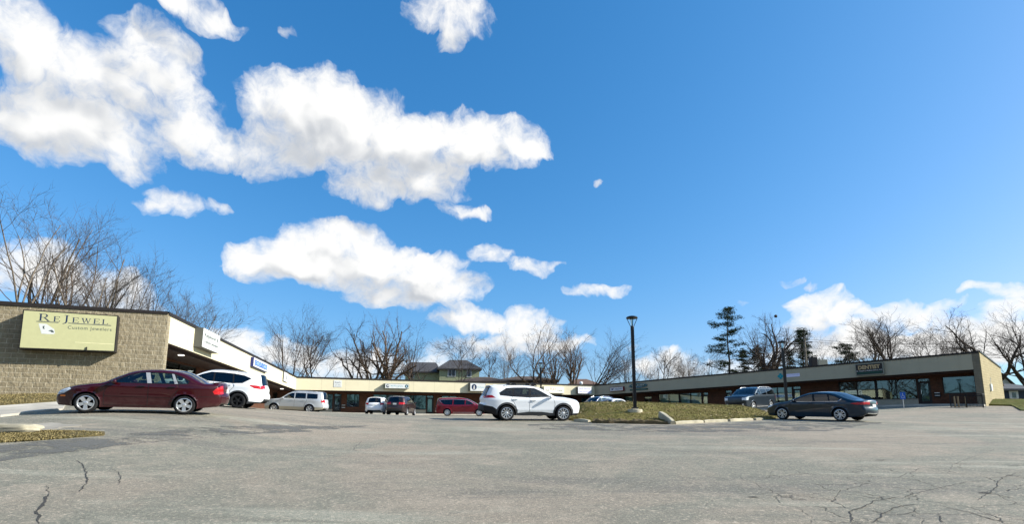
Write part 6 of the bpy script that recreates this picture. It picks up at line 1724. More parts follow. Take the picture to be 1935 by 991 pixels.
hip_house('house', 'low house with reddish brown roof behind the inner right corner', xat(1078, 96), xat(1132, 96), 96, 8, gz(10, 90), zz_(727, 96), zz_(714, 96), M['siding_brown'], shingle('red_shingle', (.15, .085, .06)), ridge=.4)
YB = 62
hip_house('cottage', 'small navy cottage with a white door beyond the tan end wall', xat(1897, YB), xat(1990, YB), YB, 7, gz(50, 60) - .15, zz_(735.5, YB), zz_(722.5, YB), M['siding_navy'], M['shingle_navy'], ridge=.6, ov=.4, door=(-1.25 - .12, 1.15, .86, 2.02))
hip_house('house', 'grey gabled house just visible between the end wall and the navy cottage', xat(1880, 92), xat(1921, 92), 92, 9, gz(50, 80), zz_(728, 92), zz_(705, 92), M['siding_grey'], M['shingle_dark'], gable=True)

# ================================================================== trees
def bark(name, c, c2):
    t = NT(name); p = t.coord(); mp = t.node("ShaderNodeMapping"); mp.inputs["Scale"].default_value = (4, 4, .8); t.ln(p, mp.inputs[0])
    n = t.noise(mp.outputs[0], 3, 5, .7); t.col(t.ramp(n, [(.35, c), (.68, c2)])); t.set(Roughness=.95); t.b.inputs["Specular IOR Level"].default_value = .1; t.bump(n, .8, .03); return t.m
BK_ = [bark('bark_grey', (.08, .065, .052), (.24, .20, .16)), bark('bark_dark', (.035, .027, .022), (.10, .08, .062)), bark('bark_brown', (.085, .055, .035), (.20, .145, .095))]
TW = [plain('twig_grey', (.085, .070, .060), .9, var=.2), plain('twig_dark', (.052, .039, .033), .9, var=.2), plain('twig_brown', (.105, .069, .046), .9, var=.2)]

def tubes(segs, k):
    """many separate tapered tubes at once: (p0, p1, r0, r1)"""
    A = np.array([s[0] for s in segs]); B = np.array([s[1] for s in segs]); r0 = np.array([s[2] for s in segs]); r1 = np.array([s[3] for s in segs])
    d = B - A; d /= np.linalg.norm(d, axis=1, keepdims=True) + 1e-9
    ref = np.where(np.abs(d[:, 2:3]) > .9, np.array([[1., 0, 0]]), np.array([[0, 0, 1.]]))
    u = np.cross(d, ref); u /= np.linalg.norm(u, axis=1, keepdims=True); v = np.cross(d, u)
    n = len(A); V = np.empty((n, 2, k, 3))
    for j in range(k):
        a = 2 * math.pi * j / k; o = u * math.cos(a) + v * math.sin(a)
        V[:, 0, j] = A + o * r0[:, None]; V[:, 1, j] = B + o * r1[:, None]
    base = (np.arange(n) * 2 * k)[:, None, None]; j = np.arange(k); jn = (j + 1) % k
    q = np.stack([j, jn, jn + k, j + k], 1)[None] + base
    return V.reshape(-1, 3), q.reshape(-1, 4)

def mesh_np(name, V, Q, mat, parent, smooth=True):
    me = bpy.data.meshes.new(name); me.vertices.add(len(V)); me.vertices.foreach_set("co", V.astype(np.float32).ravel())
    k = Q.shape[1]; me.loops.add(Q.size); me.polygons.add(len(Q)); me.loops.foreach_set("vertex_index", Q.astype(np.int32).ravel())
    me.polygons.foreach_set("loop_start", (np.arange(len(Q)) * k).astype(np.int32)); me.polygons.foreach_set("loop_total", np.full(len(Q), k, np.int32))
    me.polygons.foreach_set("use_smooth", np.full(len(Q), smooth, bool))
    me.materials.append(mat); me.update(calc_edges=True); me.validate()
    return link(name, me, parent)

def bare_tree(px, Y, ytop, spread, label, seed, style='vase', mat=0, lean=0.0, fork=.28, limbs=5, dens=1.0, rbase=None, group='bare trees around the plaza', mass=1.0):
    r = random.Random(seed); x = xat(px, Y); z0 = gz(x, Y); H = at(px, ytop, Y).z - z0; Wd = spread * Y / F
    o = empty('bare_tree', (x, Y, z0)); tag(o, label, 'tree', group)
    levels = {0: [], 1: [], 2: [], 3: [], 4: []}
    def rv(d, ang, az):
        d = Vector(d); a = d.cross(Vector((.31, .17, .93))).normalized(); b = d.cross(a)
        return (d * math.cos(ang) + (a * math.cos(az) + b * math.sin(az)) * math.sin(ang)).normalized()
    def grow(p, d, L, rad, lev, bend, up):
        n = (7, 7, 5, 4, 3)[lev]; pts = [Vector(p)]; rs = [rad]; d = Vector(d).normalized()
        for k in range(n):
            d = (d + Vector((r.gauss(0, bend), r.gauss(0, bend), r.gauss(0, bend * .6) + up))).normalized()
            pts.append(pts[-1] + d * (L / n)); rs.append(rad * (1 - (.66 if lev else .62) * (k + 1) / n))
        for a, b, ra_, rb in zip(pts, pts[1:], rs, rs[1:]): levels[lev].append((tuple(a), tuple(b), ra_, rb))
        return pts, rs
    def child(pts, rs, t):
        q = t * (len(pts) - 1); i = min(int(q), len(pts) - 2); f = q - i
        return pts[i].lerp(pts[i + 1], f), (pts[i + 1] - pts[i]).normalized(), rs[i] + (rs[i + 1] - rs[i]) * f
    R0 = (rbase or H * .019) * .66
    ang = {'vase': (.35, .75, .8, .8), 'wide': (.75, 1.0, .85, .9), 'upright': (.25, .55, .6, .6), 'gnarl': (.8, 1.0, .9, .9), 'leader': (.8, .9, .8, .8)}[style]
    upt = {'vase': .05, 'wide': .06, 'upright': .06, 'gnarl': .02, 'leader': .05}[style]
    bend = {'vase': .07, 'wide': .12, 'upright': .07, 'gnarl': .22, 'leader': .10}[style]
    tl_ = fork if style != 'leader' else .85
    tp, tr_ = grow((0, 0, -.3), (lean, 0, 1), H * tl_, R0, 0, bend * .5, .02)
    az0 = r.uniform(0, 6.28)
    for i in range(limbs):
        t = r.uniform(.55, 1.0) if style != 'leader' else .25 + .72 * i / limbs
        t = 1.0 if i == 0 and style != 'leader' else t
        p, d, rr = child(tp, tr_, t)
        d2 = rv(d, ang[0] * (r.uniform(.5, 1.25) if i else .3), az0 + i * 6.283 / limbs * (1 if style != 'leader' else 2.4) + r.gauss(0, .4))
        LL = H * (1 - fork) * r.uniform(.75, 1.05) if style != 'leader' else H * .42 * (1.15 - t) / .9 + H * .08
        p1, r1 = grow(p, d2, LL, (rr if i == 0 and style != 'leader' else min(rr * .95, R0 * r.uniform(.42, .62))), 1, bend, upt)
        nb = int(7 * dens)
        for j in range(nb):
            t1 = .22 + .76 * (j + r.random()) / nb; q, dd, r2 = child(p1, r1, t1)
            L2 = LL * (.66 - .30 * t1) * r.uniform(.7, 1.2)
            p2, rr2 = grow(q, rv(dd, ang[1] * r.uniform(.5, 1.1), r.uniform(0, 6.28)), L2, max(.018, r2 * r.uniform(.45, .65)), 2, bend, upt)
            n3 = int(6 * dens)
            for k in range(n3):
                t2 = .2 + .8 * (k + r.random()) / n3; q3, d3, r3 = child(p2, rr2, t2); L3 = L2 * (.60 - .25 * t2) * r.uniform(.7, 1.3)
                p3, rr3 = grow(q3, rv(d3, ang[2] * r.uniform(.5, 1.1), r.uniform(0, 6.28)), L3, max(.012, r3 * .55), 3, bend * 1.1, upt)
                for l in range(int(5 * dens)):
                    t3 = .25 + .75 * r.random(); q4, d4, r4 = child(p3, rr3, t3)
                    grow(q4, rv(d4, ang[3] * r.uniform(.5, 1.2), r.uniform(0, 6.28)), L3 * r.uniform(.35, .7), max(.0075, r4 * .55), 4, bend * 1.2, upt)
    allp = np.array([s[1] for l in levels.values() for s in l])
    zs_ = 1.05 * H / np.percentile(allp[:, 2], 99.8); ex = np.percentile(allp[:, 0], [1.5, 98.5]); xs_ = Wd / max(.5, ex[1] - ex[0])
    xs_ = max(.45, min(1.8, xs_))
    def fit(segs): return [((a[0] * xs_, a[1] * xs_, a[2] * zs_), (b[0] * xs_, b[1] * xs_, b[2] * zs_), c * mass, e * mass) for a, b, c, e in segs]
    V1, Q1 = tubes(fit(levels[0]), 8); V2, Q2 = tubes(fit(levels[1]), 6)
    mesh_np('trunk', np.concatenate([V1, V2]), np.concatenate([Q1, Q2 + len(V1)]), BK_[mat], o)
    V1, Q1 = tubes(fit(levels[2]), 4); V2, Q2 = tubes(fit(levels[3]), 3); V3, Q3 = tubes(fit(levels[4]), 3)
    mesh_np('crown', np.concatenate([V1, V2, V3]), np.concatenate([Q1, Q2 + len(V1), Q3 + len(V1) + len(V2)]), TW[mat], o)
    return o

bt = bare_tree
# behind the jeweller's end, left edge
bt(-14, 44, 378, 190, 'bare tree at the very left edge leaning in over the block wall', 1, 'vase', 0, lean=.12, fork=.42, limbs=4, dens=.95)
bt(26, 50, 505, 50, 'broken topped dark trunk between the left edge and the tall grey trees', 2, 'upright', 1, limbs=2, dens=.5, fork=.72, rbase=.6)
bt(47, 50, 396, 190, 'tall bare tree above the left half of the yellow sign', 3, 'vase', 0, fork=.42, limbs=4, dens=.95)
bt(90, 50, 408, 190, 'tall reddish twigged tree above the middle of the yellow sign', 4, 'vase', 2, fork=.36, limbs=4, dens=.95)
bt(132, 48, 432, 240, 'bare tree with a pale trunk leaning right over the yellow sign', 5, 'vase', 0, lean=.30, fork=.30, limbs=5, rbase=.45)
bt(172, 54, 470, 150, 'upright bare tree between the leaning pale trunk and the right end of the block wall', 10, 'vase', 1, fork=.34, limbs=5)
bt(300, 58, 545, 110, 'thin bare tree crowding left of the rounded low one', 40, 'vase', 0, fork=.3, limbs=5)
bt(216, 52, 488, 190, 'spreading bare tree above the right end of the block wall', 6, 'vase', 0, fork=.26, limbs=5)
bt(268, 55, 520, 120, 'slender bare tree behind the corner of the block wall', 7, 'vase', 1, fork=.3, limbs=4, dens=.9)
bt(330, 56, 543, 150, 'rounded low bare tree above the deep white box sign', 8, 'vase', 0, fork=.25, limbs=6, dens=1.1)
# behind the inner left corner
bt(543, 70, 574, 140, 'dark many stemmed bare tree behind the inner left corner', 11, 'vase', 1, fork=.16, limbs=6, lean=.12)
bt(592, 76, 625, 120, 'lighter bare tree to the right of the dark many stemmed one', 12, 'leader', 1, limbs=8, fork=.3)
bt(528, 78, 655, 90, 'low scrubby bare tree left of the dark many stemmed one', 13, 'wide', 1, fork=.2, limbs=5)
# gnarled pair behind the back wing
bt(692, 80, 610, 125, 'thick gnarled tree with stubby crown, left of the gnarled pair', 14, 'gnarl', 1, fork=.30, limbs=6, rbase=.62, mass=1.25)
bt(735, 82, 594, 130, 'taller gnarled tree of the pair with rope like hanging twigs', 15, 'gnarl', 2, fork=.32, limbs=7, rbase=.66, mass=1.3)
bt(770, 84, 615, 70, 'gnarled side tree leaning right against the dark side house', 16, 'gnarl', 1, fork=.35, limbs=4, lean=.25, rbase=.4)
bt(655, 84, 690, 60, 'small bare sapling left of the gnarled pair', 17, 'upright', 1, fork=.3, limbs=4)
bt(868, 92 - 10, 638, 120, 'thin bare tree in front of the green two storey house', 18, 'leader', 1, limbs=8, rbase=.14)
bt(925, 98, 665, 70, 'bare tree right beside the green two storey house', 19, 'leader', 1, limbs=7, rbase=.18)
bt(956, 100, 655, 70, 'pale slim tree over the low brown hip roof', 20, 'upright', 0, fork=.4, limbs=5, rbase=.22)
bt(1008, 86, 608, 135, 'twisted tree with an open crown above the middle white crossover', 21, 'gnarl', 2, fork=.40, limbs=5, rbase=.42)
bt(1050, 84, 640, 85, 'cut back tree with steep limbs above the cafe sign', 22, 'upright', 2, fork=.24, limbs=6, rbase=.42, mass=1.2)
bt(1078, 86, 630, 70, 'cut back tree standing just left of the lilac sign', 23, 'upright', 2, fork=.40, limbs=6, rbase=.42, mass=1.15)
bt(1100, 86, 632, 100, 'dark cut back tree fanning to the right behind the inner right corner', 24, 'upright', 1, fork=.26, limbs=5, rbase=.40, lean=.2, mass=1.15)
bt(1184, 92, 650, 90, 'thin bare tree just left of the tallest lamp post', 25, 'vase', 1, fork=.3, limbs=6)
bt(1224, 92, 682, 70, 'bushy low bare tree just right of the tallest lamp post', 26, 'wide', 2, fork=.2, limbs=6)
bt(1250, 90, 660, 70, 'bare tree with a bent trunk above the green oval sign', 27, 'leader', 1, limbs=7, lean=.2, rbase=.2)
bt(1297, 92, 665, 70, 'pale bare tree in the middle of the right wing skyline', 28, 'vase', 0, fork=.25, limbs=6)
bt(1345, 84, 655, 120, 'bare tree with long low limbs left of the tall pine', 29, 'wide', 1, fork=.3, limbs=5)
bt(1322, 96, 690, 70, 'far low bare tree under the long limbs beside the pine', 30, 'wide', 0, fork=.25, limbs=6)
# right wing skyline
bt(1455, 68, 593, 115, 'big dark bare tree behind the lamp post of the teal sedan', 31, 'gnarl', 1, fork=.42, limbs=7, rbase=.62, mass=1.2, dens=1.2)
bt(1572, 80, 632, 100, 'open bare tree right of the twin topped spruce', 32, 'vase', 1, fork=.2, limbs=5)
bt(1667, 72, 615, 110, 'pale drooping bare tree above the dentist sign', 33, 'leader', 0, limbs=11, rbase=.26, dens=1.15)
bt(1707, 64, 590, 120, 'dark forked bare tree to the right of the dentist sign', 34, 'vase', 1, fork=.42, limbs=5, rbase=.42, mass=1.1)
bt(1775, 66, 610, 110, 'bare tree with a rounded crown above the dentist door', 35, 'vase', 1, fork=.3, limbs=6)
bt(1812, 70, 620, 80, 'slim bare tree near the corner of the tan end wall', 36, 'upright', 1, fork=.3, limbs=5)
bt(1908, 64, 590, 150, 'dark wind bent tree with a bare arm reaching left by the navy cottage', 37, 'gnarl', 1, fork=.45, limbs=5, rbase=.55, lean=-.05, mass=1.2)
bt(1950, 58, 560, 120, 'dark bare tree cut by the right edge above the navy cottage', 38, 'vase', 1, fork=.35, limbs=6, rbase=.4)

# conifers
M['needle_a'] = plain('needle_dark', (.020, .034, .016), .8, var=.4, scale=3); M['needle_b'] = plain('needle_light', (.055, .072, .026), .8, var=.3, scale=3)
def conifer(px, Y, ytop, spread, label, seed, style='pine', group='evergreens behind the right wing'):
    r = random.Random(seed); x = xat(px, Y); z0 = gz(x, Y); H = at(px, ytop, Y).z - z0; Wd = spread * Y / F / 2
    o = empty('pine_tree' if style == 'pine' else 'spruce_tree', (x, Y, z0)); tag(o, label, 'tree', group)
    segs, limbs_, V, Q, mi = [], [], [], [], []
    p = Vector((0, 0, -.3)); R0 = H * .017
    pts = [p]
    for k in range(10): pts.append(pts[-1] + Vector((r.gauss(0, .06), r.gauss(0, .06), (H + .3) / 10)))
    for k in range(10): segs.append((tuple(pts[k]), tuple(pts[k + 1]), R0 * (1 - .09 * k), R0 * (1 - .09 * (k + 1))))
    def clump(c, s, n):
        for _ in range(n):
            q = Vector(c) + Vector((r.gauss(0, s), r.gauss(0, s), r.gauss(0, s * .38)))
            d = Vector((r.gauss(0, 1), r.gauss(0, 1), r.gauss(.25, .5))).normalized() * r.uniform(.14, .30); w_ = d.cross(Vector((r.random(), r.random(), r.random()))).normalized() * r.uniform(.02, .05)
            b = len(V); V.extend([q - w_, q + w_, q + d]); Q.append((b, b + 1, b + 2)); mi.append(0 if r.random() < .62 else 1)
    nb = 34 if style == 'pine' else 40
    t0 = .30 if style == 'pine' else .12
    for i in range(nb):
        t = t0 + (1 - t0) * ((i + r.random()) / nb) ** .9; i0 = min(9, int(t * 10)); b0 = pts[i0].lerp(pts[i0 + 1], t * 10 - i0)
        if style == 'pine': L = Wd * (1.2 - .75 * t) * r.choice((.3, .45, .8, 1.15)) * r.uniform(.8, 1.1); el = r.uniform(-.10, .38)
        else: L = Wd * (1.05 - t) ** .85 * r.uniform(.75, 1.15); el = r.uniform(-.30, .05)
        az = r.uniform(0, 6.283) if style != 'pine' else r.choice((0, math.pi)) + r.gauss(0, .75)
        d = Vector((math.cos(az), math.sin(az), el)); q = b0
        n = 4
        for k in range(n):
            e = q + d * (L / n); limbs_.append((tuple(q), tuple(e), max(.012, R0 * .30 * (1 - .2 * k) * (1.1 - t)), max(.008, R0 * .30 * (1 - .2 * (k + 1)) * (1.1 - t))))
            if k > 0 or style != 'pine':
                for _ in range(2 if style == 'pine' else 2):
                    c = q.lerp(e, r.random()) + Vector((r.gauss(0, .22), r.gauss(0, .22), r.uniform(.0, .25) if style == 'pine' else -.1))
                    clump(c, .26 if style == 'pine' else .22, 34 if style == 'pine' else 20)
            q = e; d = (d + Vector((0, 0, .06 if style == 'pine' else .04))).normalized()
    clump(pts[-1], .18, 40)
    V1, Q1 = tubes(segs, 8); V2, Q2 = tubes(limbs_, 5)
    mesh_np('trunk', np.concatenate([V1, V2]), np.concatenate([Q1, Q2 + len(V1)]), BK_[1], o)
    c = mesh_np('crown', np.array([tuple(v) for v in V]), np.array(Q), M['needle_a'], o, smooth=False); c.data.materials.append(M['needle_b']); c.data.polygons.foreach_set("material_index", mi)
conifer(1383, 66, 585, 105, 'tall ragged pine with flat branches, left of the big dark bare tree', 51)
conifer(1437, 76, 655, 85, 'dense dark pine behind the trunk of the big dark bare tree', 52, 'spruce')
conifer(1412, 80, 660, 50, 'small dark pine between the tall ragged pine and the big bare tree', 53, 'spruce')
conifer(1500, 84, 662, 45, 'small spruce right of the teal sedan lamp post', 54, 'spruce')
conifer(1524, 78, 622, 84, 'left top of the twin spruces behind the grey pole', 55, 'spruce')
conifer(1534, 79, 622, 84, 'right top of the twin spruces behind the grey pole', 56, 'spruce')
conifer(1603, 76, 655, 75, 'leaning ragged pine left of the dentist sign', 57)

# the wood across the street behind the viewer, which the shop windows mirror
def far_wood():
    r = random.Random(77); src = bpy.data.objects['crown.001'] if 'crown.001' in bpy.data.objects else None
    segs = []
    for i in range(70):
        a = R(112 + 168 * i / 69 + r.uniform(-2, 2)); d = r.uniform(62, 92); bx, by = math.sin(a) * d, math.cos(a) * d; H = r.uniform(11, 18); bz = gz(bx, by)
        top = (bx + r.gauss(0, .6), by + r.gauss(0, .6), bz + H * .6); segs.append(((bx, by, bz - .3), top, .28, .16))
        for k in range(16):
            t = r.uniform(.3, 1); p = Vector((bx, by, bz)).lerp(Vector(top), t); dd = Vector((r.gauss(0, 1), r.gauss(0, 1), r.uniform(.4, 1.6))).normalized(); L = H * .45 * r.uniform(.6, 1.1); e = p + dd * L
            segs.append((tuple(p), tuple(e), .12, .03))
            for m_ in range(12):
                q = p.lerp(e, r.uniform(.2, 1)); d2 = (dd + Vector((r.gauss(0, .7), r.gauss(0, .7), r.gauss(.2, .5)))).normalized(); segs.append((tuple(q), tuple(q + d2 * L * r.uniform(.25, .5)), .05, .02))
    V, Q = tubes(segs, 3); o = mesh_np('far_wood', V, Q, TW[1], None); tag(o, 'bare wood across the street behind the viewer', 'wood', kind='stuff')
    # shrubby understorey
    b = MB()
    for i in range(230):
        a = R(108 + 174 * i / 229); d = r.uniform(60, 85); c = Vector((math.sin(a) * d, math.cos(a) * d, 0)); c.z = gz(c.x, c.y)
        for k in range(60):
            p = c + Vector((r.gauss(0, 1.6), r.gauss(0, 1.6), abs(r.gauss(0, 2.6)))); u = Vector((r.gauss(0, 1), r.gauss(0, 1), r.gauss(0, 1))).normalized() * .8; w_ = u.cross(Vector((r.random(), r.random(), 1))).normalized() * .5
            b.add([p - w_, p + w_, p + u], [(0, 1, 2)])
    tag(b.build('undergrowth', M['needle_b']), 'dull undergrowth below the far wood', 'undergrowth', kind='stuff')
far_wood()
# wires and the pole
def utility():
    Y = 66; x = xat(1532, Y); z0 = gz(x, Y); o = empty('utility_pole', (x, Y, z0)); tag(o, 'grey wooden utility pole rising over the right wing by the twin spruces', 'utility pole')
    h = at(1532, 640, Y).z - z0
    m = MB(); m.tube([(0, 0, -.5), (0, 0, h)], [.17, .12], 10); m.build('pole', bark('pole_wood', (.16, .14, .12), (.30, .27, .23)), o)
    m = MB(); m.box((0, 0, h - .5), (2.0, .10, .12)); m.build('crossarm', BK_[1], o)
    for k, (yA, yB) in enumerate(((637.5, 636), (641, 645), (652, 660))):
        a = at(1500, yA + 2, 66); b = at(2050, yB + (10 if k == 2 else -4), 58); m = MB(); pts = []
        for i in range(25):
            t = i / 24; q = a.lerp(b, t); q.z -= 4 * t * (1 - t) * .9; pts.append(q)
        m.tube(pts, .017, 5)
        tag(m.build('overhead_wire', M['black'], None), ['topmost of the dark wires crossing the right skyline', 'middle dark wire crossing the right skyline', 'lowest dark wire crossing the right skyline'][k], 'wire', 'wires over the right wing')
utility()
# dark nest in the big bare tree
nq = at(1466, 598, 68); m = MB(); bm = bmesh.new(); bmesh.ops.create_icosphere(bm, subdivisions=3, radius=.2)
for v in bm.verts: v.co *= 1 + .25 * noise.noise(v.co * 7)
bm.verts.index_update(); m.add([v.co.copy() for v in bm.verts], [[v.index for v in f.verts] for f in bm.faces]); bm.free()
o = m.build('nest', TW[1]); o.location = nq; tag(o, 'round dark nest at the top of the big dark bare tree', 'nest')
# ================================================================== light and sky
SUN = Vector((math.cos(R(30)) * .9993, -.035, math.sin(R(30)))).normalized()
ld = bpy.data.lights.new("sun", 'SUN'); ld.energy = 4.8; ld.angle = R(.53); ld.color = (1, .955, .87)
lo = bpy.data.objects.new("sun", ld); COL.objects.link(lo); lo.rotation_euler = (-SUN).to_track_quat('-Z', 'Y').to_euler()
w = bpy.data.worlds.new("World"); scene.world = w; w.use_nodes = True
nt = w.node_tree; N = nt.nodes; LK = nt.links.new
sky = N.new("ShaderNodeTexSky"); sky.sky_type = 'NISHITA'; sky.sun_disc = False
sky.sun_elevation = R(30); sky.sun_rotation = R(92); sky.air_density = 1.0; sky.dust_density = 1.1; sky.ozone_density = 2.0
def mth(op, a, b=None, c=None, clamp=False):
    n = N.new("ShaderNodeMath"); n.operation = op; n.use_clamp = clamp
    for i, v in enumerate((a, b, c)):
        if v is None: continue
        if hasattr(v, "links"): LK(v, n.inputs[i])
        else: n.inputs[i].default_value = v
    return n.outputs[0]
def vm(op, a, b=None, c=None):
    n = N.new("ShaderNodeVectorMath"); n.operation = op
    for i, v in enumerate((a, b, c)):
        if v is None: continue
        if hasattr(v, "links"): LK(v, n.inputs[i])
        else: n.inputs[i].default_value = v
    return n
def stp(v, lo, hi):
    n = N.new("ShaderNodeMapRange"); n.interpolation_type = 'SMOOTHSTEP'; LK(v, n.inputs[0]); n.inputs[1].default_value = lo; n.inputs[2].default_value = hi
    return n.outputs[0]
def rgbmix(f, a, b, bl='MIX'):
    n = N.new("ShaderNodeMix"); n.data_type = 'RGBA'; n.blend_type = bl
    for s, v in ((n.inputs[0], f), (n.inputs[6], a), (n.inputs[7], b)):
        if hasattr(v, "links"): LK(v, s)
        elif isinstance(v, (int, float)): s.default_value = v
        else: s.default_value = (*v, 1)
    return n.outputs[2]
CLOUD_LO = (2.7, 2.9, 3.2); CLOUD_HI = (5.4, 5.4, 5.35)
tc = N.new("ShaderNodeTexCoord"); dirv = tc.outputs["Generated"]
sp = N.new("ShaderNodeSeparateXYZ"); LK(dirv, sp.inputs[0])
AZ = mth('ARCTAN2', sp.outputs[0], sp.outputs[1]); EL = mth('ARCSINE', sp.outputs[2])
cb = N.new("ShaderNodeCombineXYZ"); LK(AZ, cb.inputs[0]); LK(EL, cb.inputs[1]); P0 = cb.outputs[0]
def azel(px, py):
    d = ray(px, py).normalized(); return math.atan2(d.x, d.y), math.asin(d.z)
CL = [  # cumulus masses: sky position, half width, half height (photo-size units), strength
    (20, 60, 110, 95, 1.0), (150, 150, 150, 100, 1.0), (60, 230, 160, 85, 1.0), (290, 100, 110, 75, .9), (330, 200, 110, 75, .85), (200, 260, 150, 60, .9), (230, 315, 55, 28, .6), (370, 270, 90, 50, .75),
    (525, 200, 85, 75, 1.0), (620, 205, 95, 85, 1.0), (500, 285, 120, 50, .75), (720, 255, 120, 85, 1.05), (840, 265, 120, 70, 1.05), (950, 275, 105, 62, 1.0), (690, 350, 85, 48, .9), (800, 340, 110, 45, .9), (1000, 285, 55, 28, .7), (880, 395, 60, 20, .45), (610, 270, 90, 55, .8),
    (360, 10, 95, 50, .85), (310, 0, 60, 30, .6), (430, 40, 40, 30, .5), (850, 20, 95, 60, .8), (850, 75, 28, 42, .6), (530, 55, 16, 14, .35),
    (330, 372, 75, 34, .75), (420, 385, 40, 18, .5), (275, 385, 40, 16, .5),
    (490, 490, 85, 52, 1.0), (570, 470, 80, 56, 1.05), (670, 465, 95, 54, 1.1), (770, 500, 95, 42, 1.05), (620, 510, 150, 34, 1.0), (840, 540, 95, 42, 1.0), (750, 555, 110, 34, .9), (840, 500, 60, 30, .8),
    (930, 475, 50, 30, .7), (1000, 500, 55, 20, .75), (1125, 545, 68, 17, .8), (1135, 337, 17, 12, .42), (1405, 573, 14, 8, .4), (1490, 522, 25, 7, .3), (1525, 530, 22, 9, .4),
    (880, 605, 85, 32, .95), (985, 615, 80, 38, 1.0), (1010, 655, 120, 30, .7), (1080, 650, 45, 16, .5), (900, 660, 120, 28, .55),
    (60, 520, 130, 75, .8), (190, 560, 160, 60, .8), (450, 645, 60, 30, .8), (540, 660, 90, 32, .85), (650, 690, 130, 30, .75), (780, 690, 140, 25, .45),
    (1555, 580, 75, 50, 1.1), (1610, 600, 60, 36, .9), (1500, 620, 60, 28, .6), (1700, 592, 70, 30, .95), (1760, 598, 55, 24, .8), (1830, 540, 48, 17, .8), (1880, 548, 45, 18, .7), (1915, 575, 75, 26, .9), (1600, 650, 170, 30, .75), (1800, 640, 170, 40, .8), (1930, 640, 90, 45, .8), (1640, 635, 90, 26, .7), (1720, 655, 200, 26, .7), (1560, 670, 120, 22, .6), (1860, 610, 90, 22, .7), (1450, 690, 90, 22, .5), (1790, 575, 40, 16, .6), (900, 398, 40, 14, .5), (1050, 495, 22, 10, .4),
    (1260, 690, 60, 34, .85), (1195, 690, 40, 18, .5), (1280, 668, 16, 9, .45), (1190, 655, 20, 8, .4), (1360, 700, 90, 20, .5),
    # out of frame, for the reflections in the glass
    (-400, 300, 300, 130, .9), (2600, 350, 380, 90, .9)]
blobs = []
for px, py, rx, ry, s in CL:
    a, e = azel(px, py); a1, _ = azel(px + 1, py); _, e1 = azel(px, py - 1)
    blobs.append((a, e, abs(a1 - a) * rx, abs(e1 - e) * ry, s))
for a, e, ra_, re_, s in [(2.6, .5, .5, .2, 1), (-2.4, .45, .6, .18, 1), (1.9, .25, .4, .12, .9), (-1.5, .6, .4, .2, .9), (3.1, .9, .5, .2, .9), (-2.9, .3, .4, .1, .9), (2.2, .8, .3, .15, .8), (-1.9, .22, .35, .1, .8)]:
    blobs.append((a, e, ra_, re_, s))
N0, LK0 = N, LK
def nz(vec, scale, detail, rough, col=False):
    n = N.new("ShaderNodeTexNoise"); n.inputs["Scale"].default_value = scale; n.inputs["Detail"].default_value = detail; n.inputs["Roughness"].default_value = rough; LK(vec, n.inputs["Vector"])
    return n.outputs["Color"] if col else n.outputs["Fac"]
def warp(vec, scale, amt, detail=3):
    c = nz(vec, scale, detail, .55, True); s = vm('SUBTRACT', c, (.5, .5, .5)).outputs[0]; s = vm('MULTIPLY', s, (amt, amt * .8, 0)).outputs[0]
    return vm('ADD', vec, s).outputs[0]
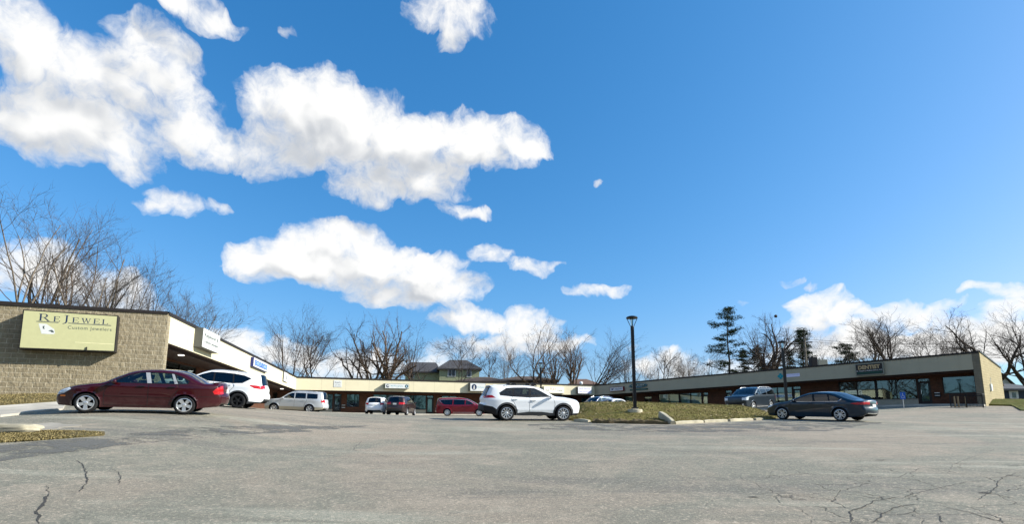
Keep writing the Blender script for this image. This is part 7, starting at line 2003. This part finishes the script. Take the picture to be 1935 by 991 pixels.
def cloud_group(name, fine):
    global N, LK
    grp = bpy.data.node_groups.new(name, 'ShaderNodeTree')
    grp.interface.new_socket("P", in_out='INPUT', socket_type='NodeSocketVector'); grp.interface.new_socket("D", in_out='OUTPUT', socket_type='NodeSocketFloat'); grp.interface.new_socket("F", in_out='OUTPUT', socket_type='NodeSocketFloat')
    N = grp.nodes; LK = grp.links.new
    gi = N.new("NodeGroupInput"); go = N.new("NodeGroupOutput"); P = gi.outputs[0]
    Wp = warp(P, 9, .085, 2)
    Wp = warp(Wp, 28, .040, 3)                        # warps break the soft masses into billows
    tot = None
    for a, e, ra_, re_, s in (blobs if fine else [q for q in blobs if q[2] > .02]):
        q = vm('MULTIPLY_ADD', Wp, (1 / ra_, 1 / re_, 0), (-a / ra_, -e / re_, 0)).outputs[0]
        d = vm('DOT_PRODUCT', q, q).outputs["Value"]
        f = mth('MAXIMUM', mth('MULTIPLY_ADD', d, -s, s), 0.0)
        tot = f if tot is None else mth('ADD', tot, f)
    tot = mth('POWER', tot, .62)
    b1 = nz(P, 17, 7 if fine else 1.5, .58)
    D = mth('ADD', tot, mth('MULTIPLY', mth('SUBTRACT', b1, .5), 1.25))
    if fine:
        b2 = nz(Wp, 58, 6, .62); D = mth('ADD', D, mth('MULTIPLY', mth('SUBTRACT', b2, .5), .85)); LK(b2, go.inputs[1])
    D = mth('SUBTRACT', mth('MULTIPLY', D, mth('MINIMUM', mth('MULTIPLY', tot, 3.0), 1.0)), .36)
    LK(D, go.inputs[0]); N, LK = N0, LK0
    return grp
GF, GC = cloud_group("cloud_density", True), cloud_group("cloud_mass", False)
def dens(grp, vec):
    g = N.new("ShaderNodeGroup"); g.node_tree = grp; LK(vec, g.inputs[0]); return g
gf = dens(GF, P0); d0 = gf.outputs[0]; c0 = dens(GC, P0).outputs[0]; c1 = dens(GC, vm('ADD', P0, (.026, .050, 0)).outputs[0]).outputs[0]
alpha = mth('POWER', stp(d0, -.16, .74), .85)
slope = mth('ADD', mth('SUBTRACT', c0, c1), mth('MULTIPLY', mth('SUBTRACT', gf.outputs[1], .5), .10))
lit = stp(slope, -.32, .42)
thick = stp(c0, .15, 1.0)
shade = mth('SUBTRACT', 1.0, mth('MULTIPLY', mth('SUBTRACT', 1.0, lit), mth('MULTIPLY_ADD', thick, .62, .38)))
ccol = rgbmix(shade, CLOUD_LO, CLOUD_HI)
# blue of the clear sky: deeper and more saturated, as the camera rendered it
blue = rgbmix(1.0, sky.outputs[0], (.80, .95, .95), 'MULTIPLY')
sc_ = N.new("ShaderNodeSeparateColor"); LK(blue, sc_.inputs[0]); cc_ = N.new("ShaderNodeCombineColor")
gg_ = mth('MULTIPLY', mth('POWER', sc_.outputs[1], 0.86), .952)
LK(mth('MINIMUM', mth('MULTIPLY', mth('POWER', sc_.outputs[0], 1.46), .425), mth('MULTIPLY', gg_, .62)), cc_.inputs[0])
LK(gg_, cc_.inputs[1])
LK(mth('MULTIPLY', mth('POWER', sc_.outputs[2], .72), 1.64), cc_.inputs[2])
fin = rgbmix(alpha, cc_.outputs[0], ccol)
bg = N["Background"]; LK(fin, bg.inputs[0]); bg.inputs[1].default_value = .1
w.cycles.sampling_method = 'MANUAL'; w.cycles.sample_map_resolution = 512
vs = scene.view_settings
vs.view_transform = 'Standard'; vs.look = 'None'; vs.exposure = .92; vs.gamma = 1
